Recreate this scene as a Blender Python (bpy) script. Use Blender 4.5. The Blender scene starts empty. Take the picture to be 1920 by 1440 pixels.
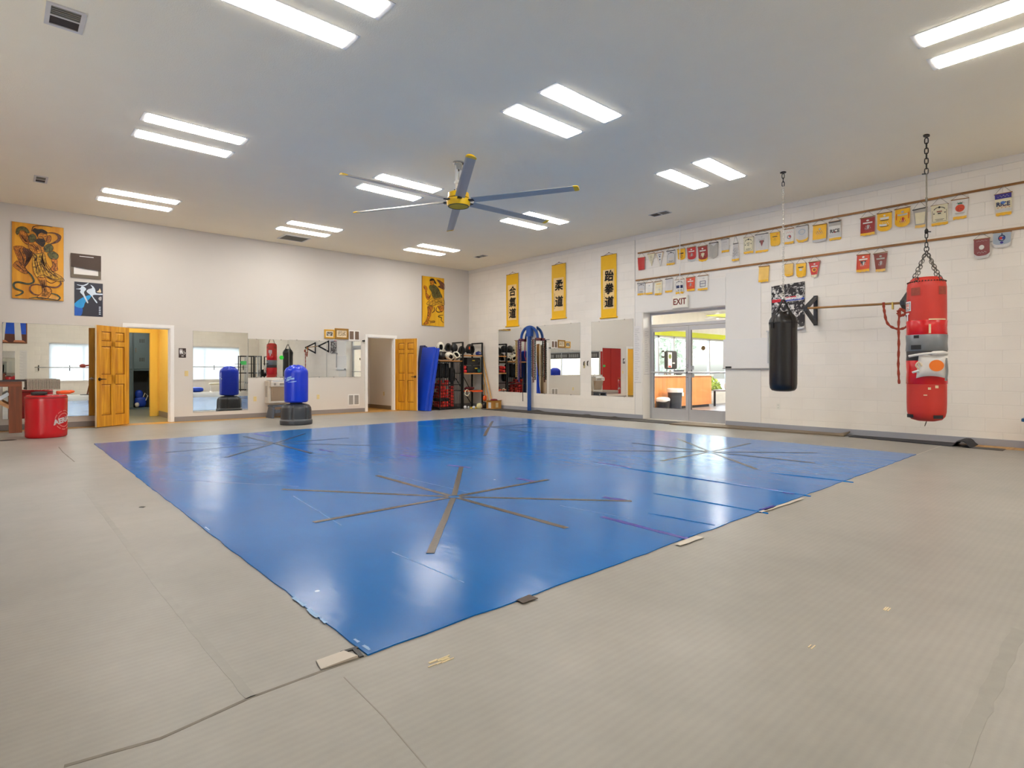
# Martial-arts training hall: one object per thing, parts parented to things.
import bpy, math, random
from mathutils import Vector, Matrix
PI = math.pi
SC = bpy.context.scene
COL = SC.collection
random.seed(11)

# ---------------------------------------------------------------- measured room (metres, camera above the origin)
F, AZ, HY, CAMH = 1068.82, 0.838162, 694.93, 1.13     # focal length in px, heading, horizon row, eye height
XB, YA, HC = 11.087, 14.368, 4.296                    # wall with the glass door, wall with the wooden doors, ceiling
XL, YF = -2.2, -5.4                                   # the two walls behind the camera
TA, TB = 0.15, 0.33                                   # wall thicknesses

def ray(px):
    t = (px - 960.0) / F
    return math.cos(AZ) + t * math.sin(AZ), math.sin(AZ) - t * math.cos(AZ)
def onA(px, py, off=0.0):                             # measured point on the wooden-door wall -> (x, z)
    dx, dy = ray(px); k = (YA - off) / dy
    return k * dx, CAMH - (py - HY) * k / F
def onB(px, py, off=0.0):                             # measured point on the glass-door wall -> (y, z)
    dx, dy = ray(px); k = (XB - off) / dx
    return k * dy, CAMH - (py - HY) * k / F
def onZ(px, py, z=0.0):                               # measured point on a level plane -> (x, y)
    dx, dy = ray(px); k = (CAMH - z) * F / (py - HY)
    return k * dx, k * dy

def lin(c):
    r = []
    for v in c[:3]:
        v /= 255.0
        r.append(v / 12.92 if v <= 0.04045 else ((v + 0.055) / 1.055) ** 2.4)
    return (r[0], r[1], r[2], 1.0)

# ---------------------------------------------------------------- materials
MATS = {}
def nodes_of(name):
    m = bpy.data.materials.new(name); m.use_nodes = True
    nt = m.node_tree
    return m, nt, nt.nodes['Principled BSDF']
def mat(name, rgb, rough=0.5, metal=0.0, var=0.08, scale=6.0, bump=0.0, bscale=40.0, spec=0.5, coat=0.0, coord='Object', stretch=(1, 1, 1)):
    """plain colour with soft noise variation and optional noise bump"""
    if name in MATS: return MATS[name]
    m, nt, b = nodes_of(name)
    L = nt.links
    tc = nt.nodes.new('ShaderNodeTexCoord')
    mp = nt.nodes.new('ShaderNodeMapping'); mp.inputs['Scale'].default_value = stretch
    L.new(tc.outputs[coord], mp.inputs['Vector'])
    nz = nt.nodes.new('ShaderNodeTexNoise'); nz.inputs['Scale'].default_value = scale; nz.inputs['Detail'].default_value = 3
    L.new(mp.outputs[0], nz.inputs['Vector'])
    c = lin(rgb)
    mx = nt.nodes.new('ShaderNodeMix'); mx.data_type = 'RGBA'
    mx.inputs['A'].default_value = tuple(min(1, v * (1 - var)) for v in c[:3]) + (1,)
    mx.inputs['B'].default_value = tuple(min(1, v * (1 + var)) for v in c[:3]) + (1,)
    L.new(nz.outputs['Fac'], mx.inputs['Factor'])
    L.new(mx.outputs['Result'], b.inputs['Base Color'])
    b.inputs['Roughness'].default_value = rough
    b.inputs['Metallic'].default_value = metal
    b.inputs['Specular IOR Level'].default_value = spec
    b.inputs['Coat Weight'].default_value = coat
    if bump:
        n2 = nt.nodes.new('ShaderNodeTexNoise'); n2.inputs['Scale'].default_value = bscale; n2.inputs['Detail'].default_value = 4
        L.new(mp.outputs[0], n2.inputs['Vector'])
        bp = nt.nodes.new('ShaderNodeBump'); bp.inputs['Strength'].default_value = bump; bp.inputs['Distance'].default_value = 0.01
        L.new(n2.outputs['Fac'], bp.inputs['Height']); L.new(bp.outputs[0], b.inputs['Normal'])
    MATS[name] = m
    return m
def emis(name, rgb, strength):
    m, nt, b = nodes_of(name)
    b.inputs['Base Color'].default_value = (0.9, 0.9, 0.9, 1)
    b.inputs['Emission Color'].default_value = lin(rgb)
    b.inputs['Emission Strength'].default_value = strength
    MATS[name] = m
    return m
def wood(name, rgb, dark, scale=3.0, axis='Z', rough=0.4, coat=0.2):
    m, nt, b = nodes_of(name); L = nt.links
    tc = nt.nodes.new('ShaderNodeTexCoord'); mp = nt.nodes.new('ShaderNodeMapping')
    s = {'Z': (scale * 9, scale * 9, scale * .5), 'X': (scale * .5, scale * 9, scale * 9), 'Y': (scale * 9, scale * .5, scale * 9)}[axis]
    mp.inputs['Scale'].default_value = s
    L.new(tc.outputs['Object'], mp.inputs['Vector'])
    nz = nt.nodes.new('ShaderNodeTexNoise'); nz.inputs['Scale'].default_value = 1.0; nz.inputs['Detail'].default_value = 5
    nz.inputs['Distortion'].default_value = 0.6
    L.new(mp.outputs[0], nz.inputs['Vector'])
    cr = nt.nodes.new('ShaderNodeValToRGB')
    cr.color_ramp.elements[0].position = 0.32; cr.color_ramp.elements[0].color = lin(dark)
    cr.color_ramp.elements[1].position = 0.62; cr.color_ramp.elements[1].color = lin(rgb)
    L.new(nz.outputs['Fac'], cr.inputs[0]); L.new(cr.outputs[0], b.inputs['Base Color'])
    b.inputs['Roughness'].default_value = rough; b.inputs['Coat Weight'].default_value = coat
    MATS[name] = m
    return m
def glass(name, tint=(1, 1, 1), ior=1.45):
    """thin pane: clear with a Fresnel reflection"""
    m, nt, b = nodes_of(name); L = nt.links
    nt.nodes.remove(b)
    out = nt.nodes['Material Output']
    tr = nt.nodes.new('ShaderNodeBsdfTransparent'); tr.inputs[0].default_value = tint + (1,)
    gl = nt.nodes.new('ShaderNodeBsdfGlossy'); gl.inputs['Roughness'].default_value = 0.02
    lwt = nt.nodes.new('ShaderNodeLayerWeight'); lwt.inputs['Blend'].default_value = 0.5
    pw = nt.nodes.new('ShaderNodeMath'); pw.operation = 'POWER'; pw.inputs[1].default_value = 5.0; L.new(lwt.outputs['Facing'], pw.inputs[0])
    fr = nt.nodes.new('ShaderNodeMath'); fr.operation = 'MULTIPLY_ADD'; fr.inputs[1].default_value = 0.5; fr.inputs[2].default_value = 0.035; L.new(pw.outputs[0], fr.inputs[0])
    mx = nt.nodes.new('ShaderNodeMixShader')
    L.new(fr.outputs[0], mx.inputs[0]); L.new(tr.outputs[0], mx.inputs[1]); L.new(gl.outputs[0], mx.inputs[2])
    L.new(mx.outputs[0], out.inputs['Surface'])
    MATS[name] = m
    return m

# ---------------------------------------------------------------- mesh builder
class MB:
    def __init__(s):
        s.v, s.f, s.mi, s.cur, s.T = [], [], [], 0, None
    def _a(s, vs, fs):
        o = len(s.v)
        if s.T is not None: vs = [tuple(s.T @ Vector(p)) for p in vs]
        s.v += [tuple(p) for p in vs]
        s.f += [tuple(i + o for i in q) for q in fs]
        s.mi += [s.cur] * len(fs)
        return s
    def box(s, x0, x1, y0, y1, z0, z1):
        x0, x1 = min(x0, x1), max(x0, x1); y0, y1 = min(y0, y1), max(y0, y1); z0, z1 = min(z0, z1), max(z0, z1)
        return s._a([(x0, y0, z0), (x1, y0, z0), (x1, y1, z0), (x0, y1, z0), (x0, y0, z1), (x1, y0, z1), (x1, y1, z1), (x0, y1, z1)],
                    [(0, 3, 2, 1), (4, 5, 6, 7), (0, 1, 5, 4), (1, 2, 6, 5), (2, 3, 7, 6), (3, 0, 4, 7)])
    def frustum(s, x0, x1, z0, z1, y0, y1, inset):
        """raised field: rectangle at depth y0, inset rectangle at depth y1 (outer side y1)"""
        i = inset
        return s._a([(x0, y0, z0), (x1, y0, z0), (x1, y0, z1), (x0, y0, z1), (x0 + i, y1, z0 + i), (x1 - i, y1, z0 + i), (x1 - i, y1, z1 - i), (x0 + i, y1, z1 - i)],
                    [(0, 1, 5, 4), (1, 2, 6, 5), (2, 3, 7, 6), (3, 0, 4, 7), (4, 5, 6, 7)])
    def tube(s, pts, r, n=8, closed=False, caps=True):
        P = [Vector(p) for p in pts]; m = len(P)
        R = r if isinstance(r, (list, tuple)) else [r] * m
        vs = []; up = None
        for i in range(m):
            if closed: t = P[(i + 1) % m] - P[i - 1]
            else: t = P[min(i + 1, m - 1)] - P[max(i - 1, 0)]
            if t.length < 1e-9: t = Vector((0, 0, 1))
            t.normalize()
            if up is None:
                up = Vector((0, 0, 1)) if abs(t.z) < 0.9 else Vector((1, 0, 0))
            a = t.cross(up)
            if a.length < 1e-6: a = t.orthogonal()
            a.normalize(); b = a.cross(t).normalized(); up = b
            for j in range(n):
                q = 2 * PI * j / n
                vs.append(P[i] + (a * math.cos(q) + b * math.sin(q)) * R[i])
        fs = []
        for i in range(m if closed else m - 1):
            i2 = (i + 1) % m
            for j in range(n):
                j2 = (j + 1) % n
                fs.append((i * n + j, i * n + j2, i2 * n + j2, i2 * n + j))
        if caps and not closed:
            fs.append(tuple(range(n - 1, -1, -1))); fs.append(tuple((m - 1) * n + j for j in range(n)))
        return s._a(vs, fs)
    def lathe(s, prof, n=24, c=(0, 0, 0), sx=1.0, sy=1.0, caps=True):
        vs, fs = [], []
        for r, z in prof:
            for j in range(n):
                q = 2 * PI * j / n
                vs.append((c[0] + r * sx * math.cos(q), c[1] + r * sy * math.sin(q), c[2] + z))
        for i in range(len(prof) - 1):
            for j in range(n):
                j2 = (j + 1) % n
                fs.append((i * n + j, i * n + j2, (i + 1) * n + j2, (i + 1) * n + j))
        if caps:
            fs.append(tuple(range(n - 1, -1, -1))); fs.append(tuple((len(prof) - 1) * n + j for j in range(n)))
        return s._a(vs, fs)
    def prism(s, poly, y0, y1):
        """outline in (x, z), extruded along y from y0 (front) to y1"""
        a = sum(poly[i][0] * poly[(i + 1) % len(poly)][1] - poly[(i + 1) % len(poly)][0] * poly[i][1] for i in range(len(poly)))
        if a < 0: poly = poly[::-1]
        n = len(poly)
        vs = [(x, y0, z) for x, z in poly] + [(x, y1, z) for x, z in poly]
        fs = [tuple(range(n)), tuple(range(2 * n - 1, n - 1, -1))]
        fs += [(i, n + i, n + (i + 1) % n, (i + 1) % n) for i in range(n)]
        return s._a(vs, fs)
    def ribbon(s, pts, w, y, t=0.0015, taper=True):
        """brush stroke in the (x, z) plane at depth y"""
        Q = smooth2(pts); m = len(Q); top, bot = [], []
        for i in range(m):
            a = Q[max(i - 1, 0)]; b = Q[min(i + 1, m - 1)]
            dx, dz = b[0] - a[0], b[1] - a[1]; l = math.hypot(dx, dz) or 1
            u = i / (m - 1)
            ww = w * (0.35 + 0.65 * math.sin(PI * min(1, max(0, 0.12 + 0.76 * u)))) if taper else w
            top.append((Q[i][0] - dz / l * ww / 2, Q[i][1] + dx / l * ww / 2)); bot.append((Q[i][0] + dz / l * ww / 2, Q[i][1] - dx / l * ww / 2))
        vs, fs = [], []
        for i in range(m):
            vs += [(top[i][0], y, top[i][1]), (bot[i][0], y, bot[i][1])]
        for i in range(m - 1):
            fs.append((2 * i, 2 * i + 1, 2 * i + 3, 2 * i + 2))
        return s._a(vs, fs)
    def grid(s, fn, nu, nv, wrap=False):
        vs, fs = [], []
        for i in range(nu + 1):
            for j in range(nv + (0 if wrap else 1)):
                vs.append(fn(i / nu, j / nv))
        w = nv if wrap else nv + 1
        for i in range(nu):
            for j in range(nv):
                j2 = (j + 1) % nv if wrap else j + 1
                fs.append((i * w + j, (i + 1) * w + j, (i + 1) * w + j2, i * w + j2))
        return s._a(vs, fs)
    def ball(s, c, r, nu=10, nv=16, wob=0.0):
        r = r if isinstance(r, (list, tuple)) else (r, r, r)
        prev = s.T
        vs, fs = [], []
        for i in range(1, nu):
            p = PI * i / nu
            for j in range(nv):
                q = 2 * PI * j / nv
                k = 1 + (wob * math.sin(3 * q + 5 * p + c[0] * 40) if wob else 0)
                vs.append((c[0] + k * r[0] * math.sin(p) * math.cos(q), c[1] + k * r[1] * math.sin(p) * math.sin(q), c[2] + k * r[2] * math.cos(p)))
        vs += [(c[0], c[1], c[2] + r[2]), (c[0], c[1], c[2] - r[2])]
        T, B = len(vs) - 2, len(vs) - 1
        for i in range(nu - 2):
            for j in range(nv):
                j2 = (j + 1) % nv
                fs.append((i * nv + j, (i + 1) * nv + j, (i + 1) * nv + j2, i * nv + j2))
        for j in range(nv):
            j2 = (j + 1) % nv
            fs.append((T, j, j2)); fs.append((B, (nu - 2) * nv + j2, (nu - 2) * nv + j))
        return s._a(vs, fs)
    def sbox(s, c, h, e=4.0, nu=10, nv=20):
        """soft cushion-like block (superellipsoid) with half sizes h"""
        def sp(v, p): return math.copysign(abs(v) ** p, v)
        k = 2.0 / e
        vs, fs = [], []
        for i in range(nu + 1):
            p = -PI / 2 + PI * i / nu
            for j in range(nv):
                q = 2 * PI * j / nv
                vs.append((c[0] + h[0] * sp(math.cos(p), k) * sp(math.cos(q), k), c[1] + h[1] * sp(math.cos(p), k) * sp(math.sin(q), k), c[2] + h[2] * sp(math.sin(p), k)))
        for i in range(nu):
            for j in range(nv):
                j2 = (j + 1) % nv
                fs.append((i * nv + j, i * nv + j2, (i + 1) * nv + j2, (i + 1) * nv + j))
        return s._a(vs, fs)
    def build(s, name, mats, parent=None, smooth=True, angle=35, bevel=0.0, loc=None, rot=None):
        me = bpy.data.meshes.new(name)
        me.from_pydata(s.v, [], s.f)
        mats = mats if isinstance(mats, (list, tuple)) else [mats]
        for m in mats: me.materials.append(m)
        if len(mats) > 1: me.polygons.foreach_set('material_index', s.mi)
        if smooth:
            me.polygons.foreach_set('use_smooth', [True] * len(s.f))
            me.update(); me.set_sharp_from_angle(angle=math.radians(angle))
        me.update()
        o = bpy.data.objects.new(name, me); COL.objects.link(o)
        if parent is not None: o.parent = parent
        if loc is not None: o.location = loc
        if rot is not None: o.rotation_euler = rot
        if bevel:
            b = o.modifiers.new('edge', 'BEVEL'); b.width = bevel; b.segments = 2; b.limit_method = 'ANGLE'; b.angle_limit = math.radians(40)
        return o
def smooth2(pts, per=6):
    """Catmull-Rom through points of any dimension"""
    if len(pts) < 3: 
        a, b = pts[0], pts[-1]
        return [tuple(a[k] + (b[k] - a[k]) * i / 4 for k in range(len(a))) for i in range(5)]
    P = [pts[0]] + list(pts) + [pts[-1]]; out = []
    for i in range(1, len(P) - 2):
        a, b, c, d = P[i - 1], P[i], P[i + 1], P[i + 2]
        for j in range(per):
            t = j / per
            out.append(tuple(0.5 * (2 * b[k] + (c[k] - a[k]) * t + (2 * a[k] - 5 * b[k] + 4 * c[k] - d[k]) * t * t + (3 * b[k] - a[k] - 3 * c[k] + d[k]) * t ** 3) for k in range(len(b))))
    out.append(tuple(pts[-1]))
    return out
def tag(o, label=None, cat=None, group=None, kind=None):
    if label: o['label'] = label
    if cat: o['category'] = cat
    if group: o['group'] = group
    if kind: o['kind'] = kind
    return o
def thing(name, label, cat, loc=(0, 0, 0), rotz=0.0, group=None, kind=None):
    o = bpy.data.objects.new(name, None); COL.objects.link(o)
    o.empty_display_size = 0.05; o.location = loc; o.rotation_euler = (0, 0, rotz)
    return tag(o, label, cat, group, kind)
def struct(name, mb, m, label=None, **k):
    return tag(mb.build(name, m, smooth=False, **k), label, None, None, 'structure')
def dup(root, label, loc=None, rot=None, group=None, scale=None):
    """a copy of a thing with copies of its parts and sub-parts (mesh data shared)"""
    c = root.copy(); COL.objects.link(c)
    for ch in [o for o in COL.objects if o.parent == root]:
        d = ch.copy(); COL.objects.link(d); d.parent = c
        for g in [o for o in COL.objects if o.parent == ch]:
            e = g.copy(); COL.objects.link(e); e.parent = d
    if loc is not None: c.location = loc
    if rot is not None: c.rotation_euler = rot
    if scale is not None: c.scale = scale
    if label: c['label'] = label
    if group: c['group'] = group
    return c
def words_mesh(s, size, depth=0.002, font=None, shear=0.0, bold=0.0, sx=1.0):
    """lettering as a mesh in the (x, z) plane, centred, facing -y; returned as an MB"""
    cu = bpy.data.curves.new('lettering', 'FONT'); cu.body = s; cu.size = size; cu.align_x = 'CENTER'; cu.align_y = 'CENTER'
    cu.extrude = depth / 2; cu.offset = bold; cu.shear = shear; cu.resolution_u = 3
    ob = bpy.data.objects.new('lettering', cu); COL.objects.link(ob)
    dg = bpy.context.evaluated_depsgraph_get(); dg.update()
    me = bpy.data.meshes.new_from_object(ob.evaluated_get(dg))
    mb = MB()
    mb.v = [(v.co.x * sx, -v.co.z, v.co.y) for v in me.vertices]
    mb.f = [tuple(p.vertices) for p in me.polygons]; mb.mi = [0] * len(mb.f)
    bpy.data.objects.remove(ob); bpy.data.meshes.remove(me); bpy.data.curves.remove(cu)
    return mb
def shift(mb, x=0, y=0, z=0):
    mb.v = [(p[0] + x, p[1] + y, p[2] + z) for p in mb.v]; return mb
RB = -PI / 2                                          # rotation of things that hang on the glass-door wall
def thingA(name, label, cat, x, z, group=None): return thing(name, label, cat, (x, YA, z), 0.0, group)
def thingB(name, label, cat, y, z, group=None): return thing(name, label, cat, (XB, y, z), RB, group)
# ---------------------------------------------------------------- camera, world, view
cam = bpy.data.cameras.new('camera'); co = bpy.data.objects.new('camera', cam); COL.objects.link(co)
cam.sensor_fit = 'HORIZONTAL'; cam.sensor_width = 36.0; cam.lens = 36.0 * F / 1920.0
cam.shift_y = -(720.0 - HY) / 1920.0; cam.clip_start = 0.05; cam.clip_end = 300
co.location = (0, 0, CAMH); co.rotation_euler = (PI / 2, 0, AZ - PI / 2)
SC.camera = co
vs = SC.view_settings
vs.view_transform = 'Standard'; vs.look = 'None'; vs.exposure = 0.0; vs.gamma = 1.0; vs.use_curve_mapping = False
SC.cycles.max_bounces = 12; SC.cycles.diffuse_bounces = 6; SC.cycles.glossy_bounces = 5; SC.cycles.transparent_max_bounces = 12
SC.cycles.caustics_reflective = True; SC.cycles.blur_glossy = 0.6; SC.cycles.caustics_refractive = False
SC.cycles.use_denoising = True; SC.cycles.use_adaptive_sampling = True; SC.cycles.adaptive_threshold = 0.025
SC.cycles.sample_clamp_indirect = 10.0
w = bpy.data.worlds.new('overcast_sky'); SC.world = w; w.use_nodes = True
bg = w.node_tree.nodes['Background']
sk = w.node_tree.nodes.new('ShaderNodeTexSky'); sk.sky_type = 'NISHITA'; sk.sun_disc = False; sk.sun_elevation = math.radians(48); sk.sun_rotation = math.radians(200)
sk.air_density = 1.0; sk.dust_density = 4.0; sk.ozone_density = 1.0
hs = w.node_tree.nodes.new('ShaderNodeHueSaturation'); hs.inputs['Saturation'].default_value = 0.55
w.node_tree.links.new(sk.outputs[0], hs.inputs['Color']); w.node_tree.links.new(hs.outputs[0], bg.inputs['Color'])
bg.inputs['Strength'].default_value = 2.2

# ---------------------------------------------------------------- wall, floor and ceiling materials
def block_wall(name, rgb, axis):
    """painted concrete blocks: faint joints, 0.406 x 0.203 m"""
    m, nt, b = nodes_of(name); L = nt.links
    g = nt.nodes.new('ShaderNodeNewGeometry'); sp = nt.nodes.new('ShaderNodeSeparateXYZ'); cb = nt.nodes.new('ShaderNodeCombineXYZ')
    L.new(g.outputs['Position'], sp.inputs[0]); L.new(sp.outputs[axis], cb.inputs[0]); L.new(sp.outputs['Z'], cb.inputs[1])
    br = nt.nodes.new('ShaderNodeTexBrick'); br.offset = 0.5
    br.inputs['Scale'].default_value = 1.0; br.inputs['Brick Width'].default_value = 0.406; br.inputs['Row Height'].default_value = 0.2046
    br.inputs['Mortar Size'].default_value = 0.006; br.inputs['Mortar Smooth'].default_value = 0.6; br.inputs['Bias'].default_value = 0.0
    L.new(cb.outputs[0], br.inputs['Vector'])
    c = lin(rgb)
    br.inputs['Color1'].default_value = c; br.inputs['Color2'].default_value = tuple(v * .965 for v in c[:3]) + (1,)
    br.inputs['Mortar'].default_value = tuple(v * .93 for v in c[:3]) + (1,)
    nz = nt.nodes.new('ShaderNodeTexNoise'); nz.inputs['Scale'].default_value = 1.1; nz.inputs['Detail'].default_value = 5; L.new(g.outputs['Position'], nz.inputs['Vector'])
    mr = nt.nodes.new('ShaderNodeMapRange'); mr.inputs[1].default_value = .3; mr.inputs[2].default_value = .7; mr.inputs[3].default_value = .95; mr.inputs[4].default_value = 1.03
    L.new(nz.outputs['Fac'], mr.inputs[0])
    mx = nt.nodes.new('ShaderNodeMix'); mx.data_type = 'RGBA'; mx.blend_type = 'MULTIPLY'; mx.inputs['Factor'].default_value = 1
    L.new(br.outputs['Color'], mx.inputs['A']); L.new(mr.outputs[0], mx.inputs['B']); L.new(mx.outputs['Result'], b.inputs['Base Color'])
    bp = nt.nodes.new('ShaderNodeBump'); bp.inputs['Strength'].default_value = 0.5; bp.inputs['Distance'].default_value = 0.004; bp.invert = True
    n2 = nt.nodes.new('ShaderNodeTexNoise'); n2.inputs['Scale'].default_value = 60; L.new(g.outputs['Position'], n2.inputs['Vector'])
    ad = nt.nodes.new('ShaderNodeMath'); ad.operation = 'MULTIPLY_ADD'; ad.inputs[1].default_value = 0.25
    L.new(n2.outputs['Fac'], ad.inputs[0]); L.new(br.outputs['Fac'], ad.inputs[2])
    L.new(ad.outputs[0], bp.inputs['Height']); L.new(bp.outputs[0], b.inputs['Normal'])
    b.inputs['Roughness'].default_value = 0.55
    return m
WALL_RGB = (240, 233, 222)
m_block = block_wall('painted block', WALL_RGB, 'Y')
m_blockx = block_wall('painted block front', WALL_RGB, 'X')
m_wall = mat('smooth white wall paint', (213, 206, 197), 0.55, var=0.02, scale=1.5, bump=0.08, bscale=120)
m_panel = mat('white painted panel', (230, 225, 217), 0.5, var=0.015, scale=2)
m_ceil = mat('ceiling paint', (254, 243, 218), 0.9, var=0.02, scale=2.5, bump=0.25, bscale=90)
m_white = mat('white enamel', (236, 233, 228), 0.4, var=0.02)
m_base = mat('grey vinyl base', (138, 132, 130), 0.45, var=0.05)
m_baseblue = mat('grey blue vinyl base', (158, 159, 166), 0.45, var=0.05)
m_pine = wood('honey pine', (222, 160, 38), (186, 118, 18), 2.2, 'Z', 0.38, 0.25)
m_pineedge = mat('lit pale pine edge', (248, 232, 196), 0.5)  # pale edge wood, lightened further to paint in window light
m_floorwood = wood('yellow wood flooring', (214, 164, 78), (178, 124, 48), 2.0, 'X', 0.4, 0.2)
m_bronze = mat('dark bronze', (58, 48, 42), 0.35, 0.8)
m_chrome = mat('chrome', (200, 200, 200), 0.15, 1.0, var=0.02)
m_mirror = mat('mirror glass', (226, 228, 226), 0.0, 1.0, var=0.004)
m_alu = mat('brushed aluminium', (196, 197, 200), 0.35, 0.6, var=0.03)
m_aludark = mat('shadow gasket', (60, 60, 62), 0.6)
m_black = mat('black paint', (26, 25, 25), 0.45)
m_glass = glass('clear pane', (0.97, 0.985, 0.98))
m_yellowwall = mat('yellow wall paint', (248, 214, 110), 0.55, var=0.02)

def grey_floor():
    m, nt, b = nodes_of('grey vinyl floor'); L = nt.links
    g = nt.nodes.new('ShaderNodeNewGeometry')
    nz = nt.nodes.new('ShaderNodeTexNoise'); nz.inputs['Scale'].default_value = 0.55; nz.inputs['Detail'].default_value = 6; nz.inputs['Roughness'].default_value = .6
    L.new(g.outputs['Position'], nz.inputs['Vector'])
    cr = nt.nodes.new('ShaderNodeValToRGB')
    cr.color_ramp.elements[0].position = .33; cr.color_ramp.elements[0].color = lin((139, 135, 127))
    cr.color_ramp.elements[1].position = .68; cr.color_ramp.elements[1].color = lin((158, 153, 144))
    L.new(nz.outputs['Fac'], cr.inputs[0])
    # fine ribbing of the mat surface, running across the hall
    mp = nt.nodes.new('ShaderNodeMapping'); mp.inputs['Rotation'].default_value = (0, 0, math.radians(0))
    L.new(g.outputs['Position'], mp.inputs[0])
    wv = nt.nodes.new('ShaderNodeTexWave'); wv.bands_direction = 'Y'; wv.inputs['Scale'].default_value = 9.5; wv.inputs['Distortion'].default_value = 0.5; wv.inputs['Detail'].default_value = 2
    L.new(mp.outputs[0], wv.inputs[0])
    mr = nt.nodes.new('ShaderNodeMapRange'); mr.inputs[3].default_value = .972; mr.inputs[4].default_value = 1.016; L.new(wv.outputs['Fac'], mr.inputs[0])
    # small pale scuffs and dark specks
    n3 = nt.nodes.new('ShaderNodeTexNoise'); n3.inputs['Scale'].default_value = 7; n3.inputs['Detail'].default_value = 8; n3.inputs['Roughness'].default_value = .7
    L.new(g.outputs['Position'], n3.inputs['Vector'])
    m3 = nt.nodes.new('ShaderNodeMapRange'); m3.inputs[1].default_value = .35; m3.inputs[2].default_value = .75; m3.inputs[3].default_value = .96; m3.inputs[4].default_value = 1.05
    L.new(n3.outputs['Fac'], m3.inputs[0])
    a = nt.nodes.new('ShaderNodeMath'); a.operation = 'MULTIPLY'; L.new(mr.outputs[0], a.inputs[0]); L.new(m3.outputs[0], a.inputs[1])
    mx = nt.nodes.new('ShaderNodeMix'); mx.data_type = 'RGBA'; mx.blend_type = 'MULTIPLY'; mx.inputs['Factor'].default_value = 1
    L.new(cr.outputs[0], mx.inputs['A']); L.new(a.outputs[0], mx.inputs['B']); L.new(mx.outputs['Result'], b.inputs['Base Color'])
    b.inputs['Roughness'].default_value = 0.40; b.inputs['Specular IOR Level'].default_value = 0.45
    bp = nt.nodes.new('ShaderNodeBump'); bp.inputs['Strength'].default_value = .12; bp.inputs['Distance'].default_value = .01
    L.new(n3.outputs['Fac'], bp.inputs['Height']); L.new(bp.outputs[0], b.inputs['Normal'])
    return m
m_floor = grey_floor()

# ---------------------------------------------------------------- shell of the hall
D1 = (2.0, 2.80); D2 = (7.555, 8.40); DH = 2.055         # openings in the wooden-door wall
GD = (5.76, 7.79); GH = 2.48                            # recess of the glass door
mb = MB()
for a, b_, z in ((XL, D1[0], 0), (D1[1], D2[0], 0), (D2[1], XB + TB, 0), (D1[0], D1[1], DH), (D2[0], D2[1], DH)): mb.box(a, b_, YA, YA + TA, z, HC)
struct('wall_back', mb, m_wall, 'long smooth white wall with two open pine doors')
mb = MB()
mb.box(XB, XB + TB, YF, GD[0], 0, HC).box(XB, XB + TB, GD[1], YA, 0, HC).box(XB, XB + TB, GD[0], GD[1], GH, HC)
struct('wall_right', mb, m_block, 'white painted concrete block wall with the glass door')
# windows of the walls behind the camera (seen in the mirrors)
WF = ((1.72, 4.3), (6.5, 10.05)); WFZ = (0.64, 2.45)
WL = (4.2, 8.75); WLZ = (0.75, 2.2)
mb = MB(); e = 0.25
xs = [XL - .25, WF[0][0], WF[0][1], WF[1][0], WF[1][1], XB + TB]
for i in (0, 2, 4): mb.box(xs[i], xs[i + 1], YF - e, YF, 0, HC)
for a, b_ in WF: mb.box(a, b_, YF - e, YF, 0, WFZ[0]).box(a, b_, YF - e, YF, WFZ[1], HC)
struct('wall_front', mb, m_blockx, 'white block wall with two blind-covered windows, seen in the mirrors')
mb = MB()
mb.box(XL - e, XL, YF, WL[0], 0, HC).box(XL - e, XL, WL[1], YA + TA, 0, HC).box(XL - e, XL, WL[0], WL[1], 0, WLZ[0]).box(XL - e, XL, WL[0], WL[1], WLZ[1], HC)
struct('wall_left', mb, m_block, 'white block wall with a shop window, seen in the mirrors')
struct('ceiling', MB().box(XL - e, XB + TB, YF - e, YA + TA, HC, HC + .2), m_ceil, 'flat pale grey ceiling of the hall')
struct('floor', MB().box(XL - e, XB + TB, YF - e, YA - 0.37, -.15, 0), m_floor, 'worn grey vinyl mat floor of the hall')
struct('trim_1', MB().box(XL - e, XB + TB, YA - 0.37, YA + TA, -.15, -0.001), m_floorwood, 'strip of yellow wood floor along the white wall')
# bases
mb = MB()
for a, b_ in ((XL, D1[0] - .08), (D1[1] + .083, D2[0] - .08), (D2[1] + .08, XB)): mb.box(a, b_, YA - .012, YA, 0, .105)
struct('baseboard_back', mb, m_base, 'grey vinyl base along the white wall')
mb = MB().box(XB - .012, XB, YF, GD[0], 0, .105).box(XB - .012, XB, GD[1], YA, 0, .105)
struct('baseboard_right', mb, m_baseblue, 'grey blue vinyl base along the block wall')
# top board and smooth panelling around the glass door
mb = MB()
for a, b_ in ((YF, 1.9), (1.905, 4.9), (4.905, 8.0), (8.005, 10.6), (10.605, YA - .005)): mb.box(XB - .02, XB, a, b_, HC - .105, HC)
struct('trim_2', mb, m_panel, 'white board along the top of the block wall')
mb = MB(); g = .002
mb.box(XB - .012, XB, 7.795, 8.000, .105, GH).box(XB - .012, XB, 6.75, 8.000, GH + g, 2.99).box(XB - .012, XB, GD[0] + g, 6.748, GH + g, 3.05)
mb.box(XB - .012, XB, 5.034, GD[0] - g, .105, 1.775).box(XB - .012, XB, 5.034, GD[0] - g, 1.777, 3.13)
struct('trim_3', mb, m_panel, 'smooth white panels around the glass door')
struct('trim_4', MB().box(XB - .008, XB, 8.002, 8.012, .105, HC - .1), mat('panel joint', (176, 170, 162), .6), 'thin vertical joint in the white wall')

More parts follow.
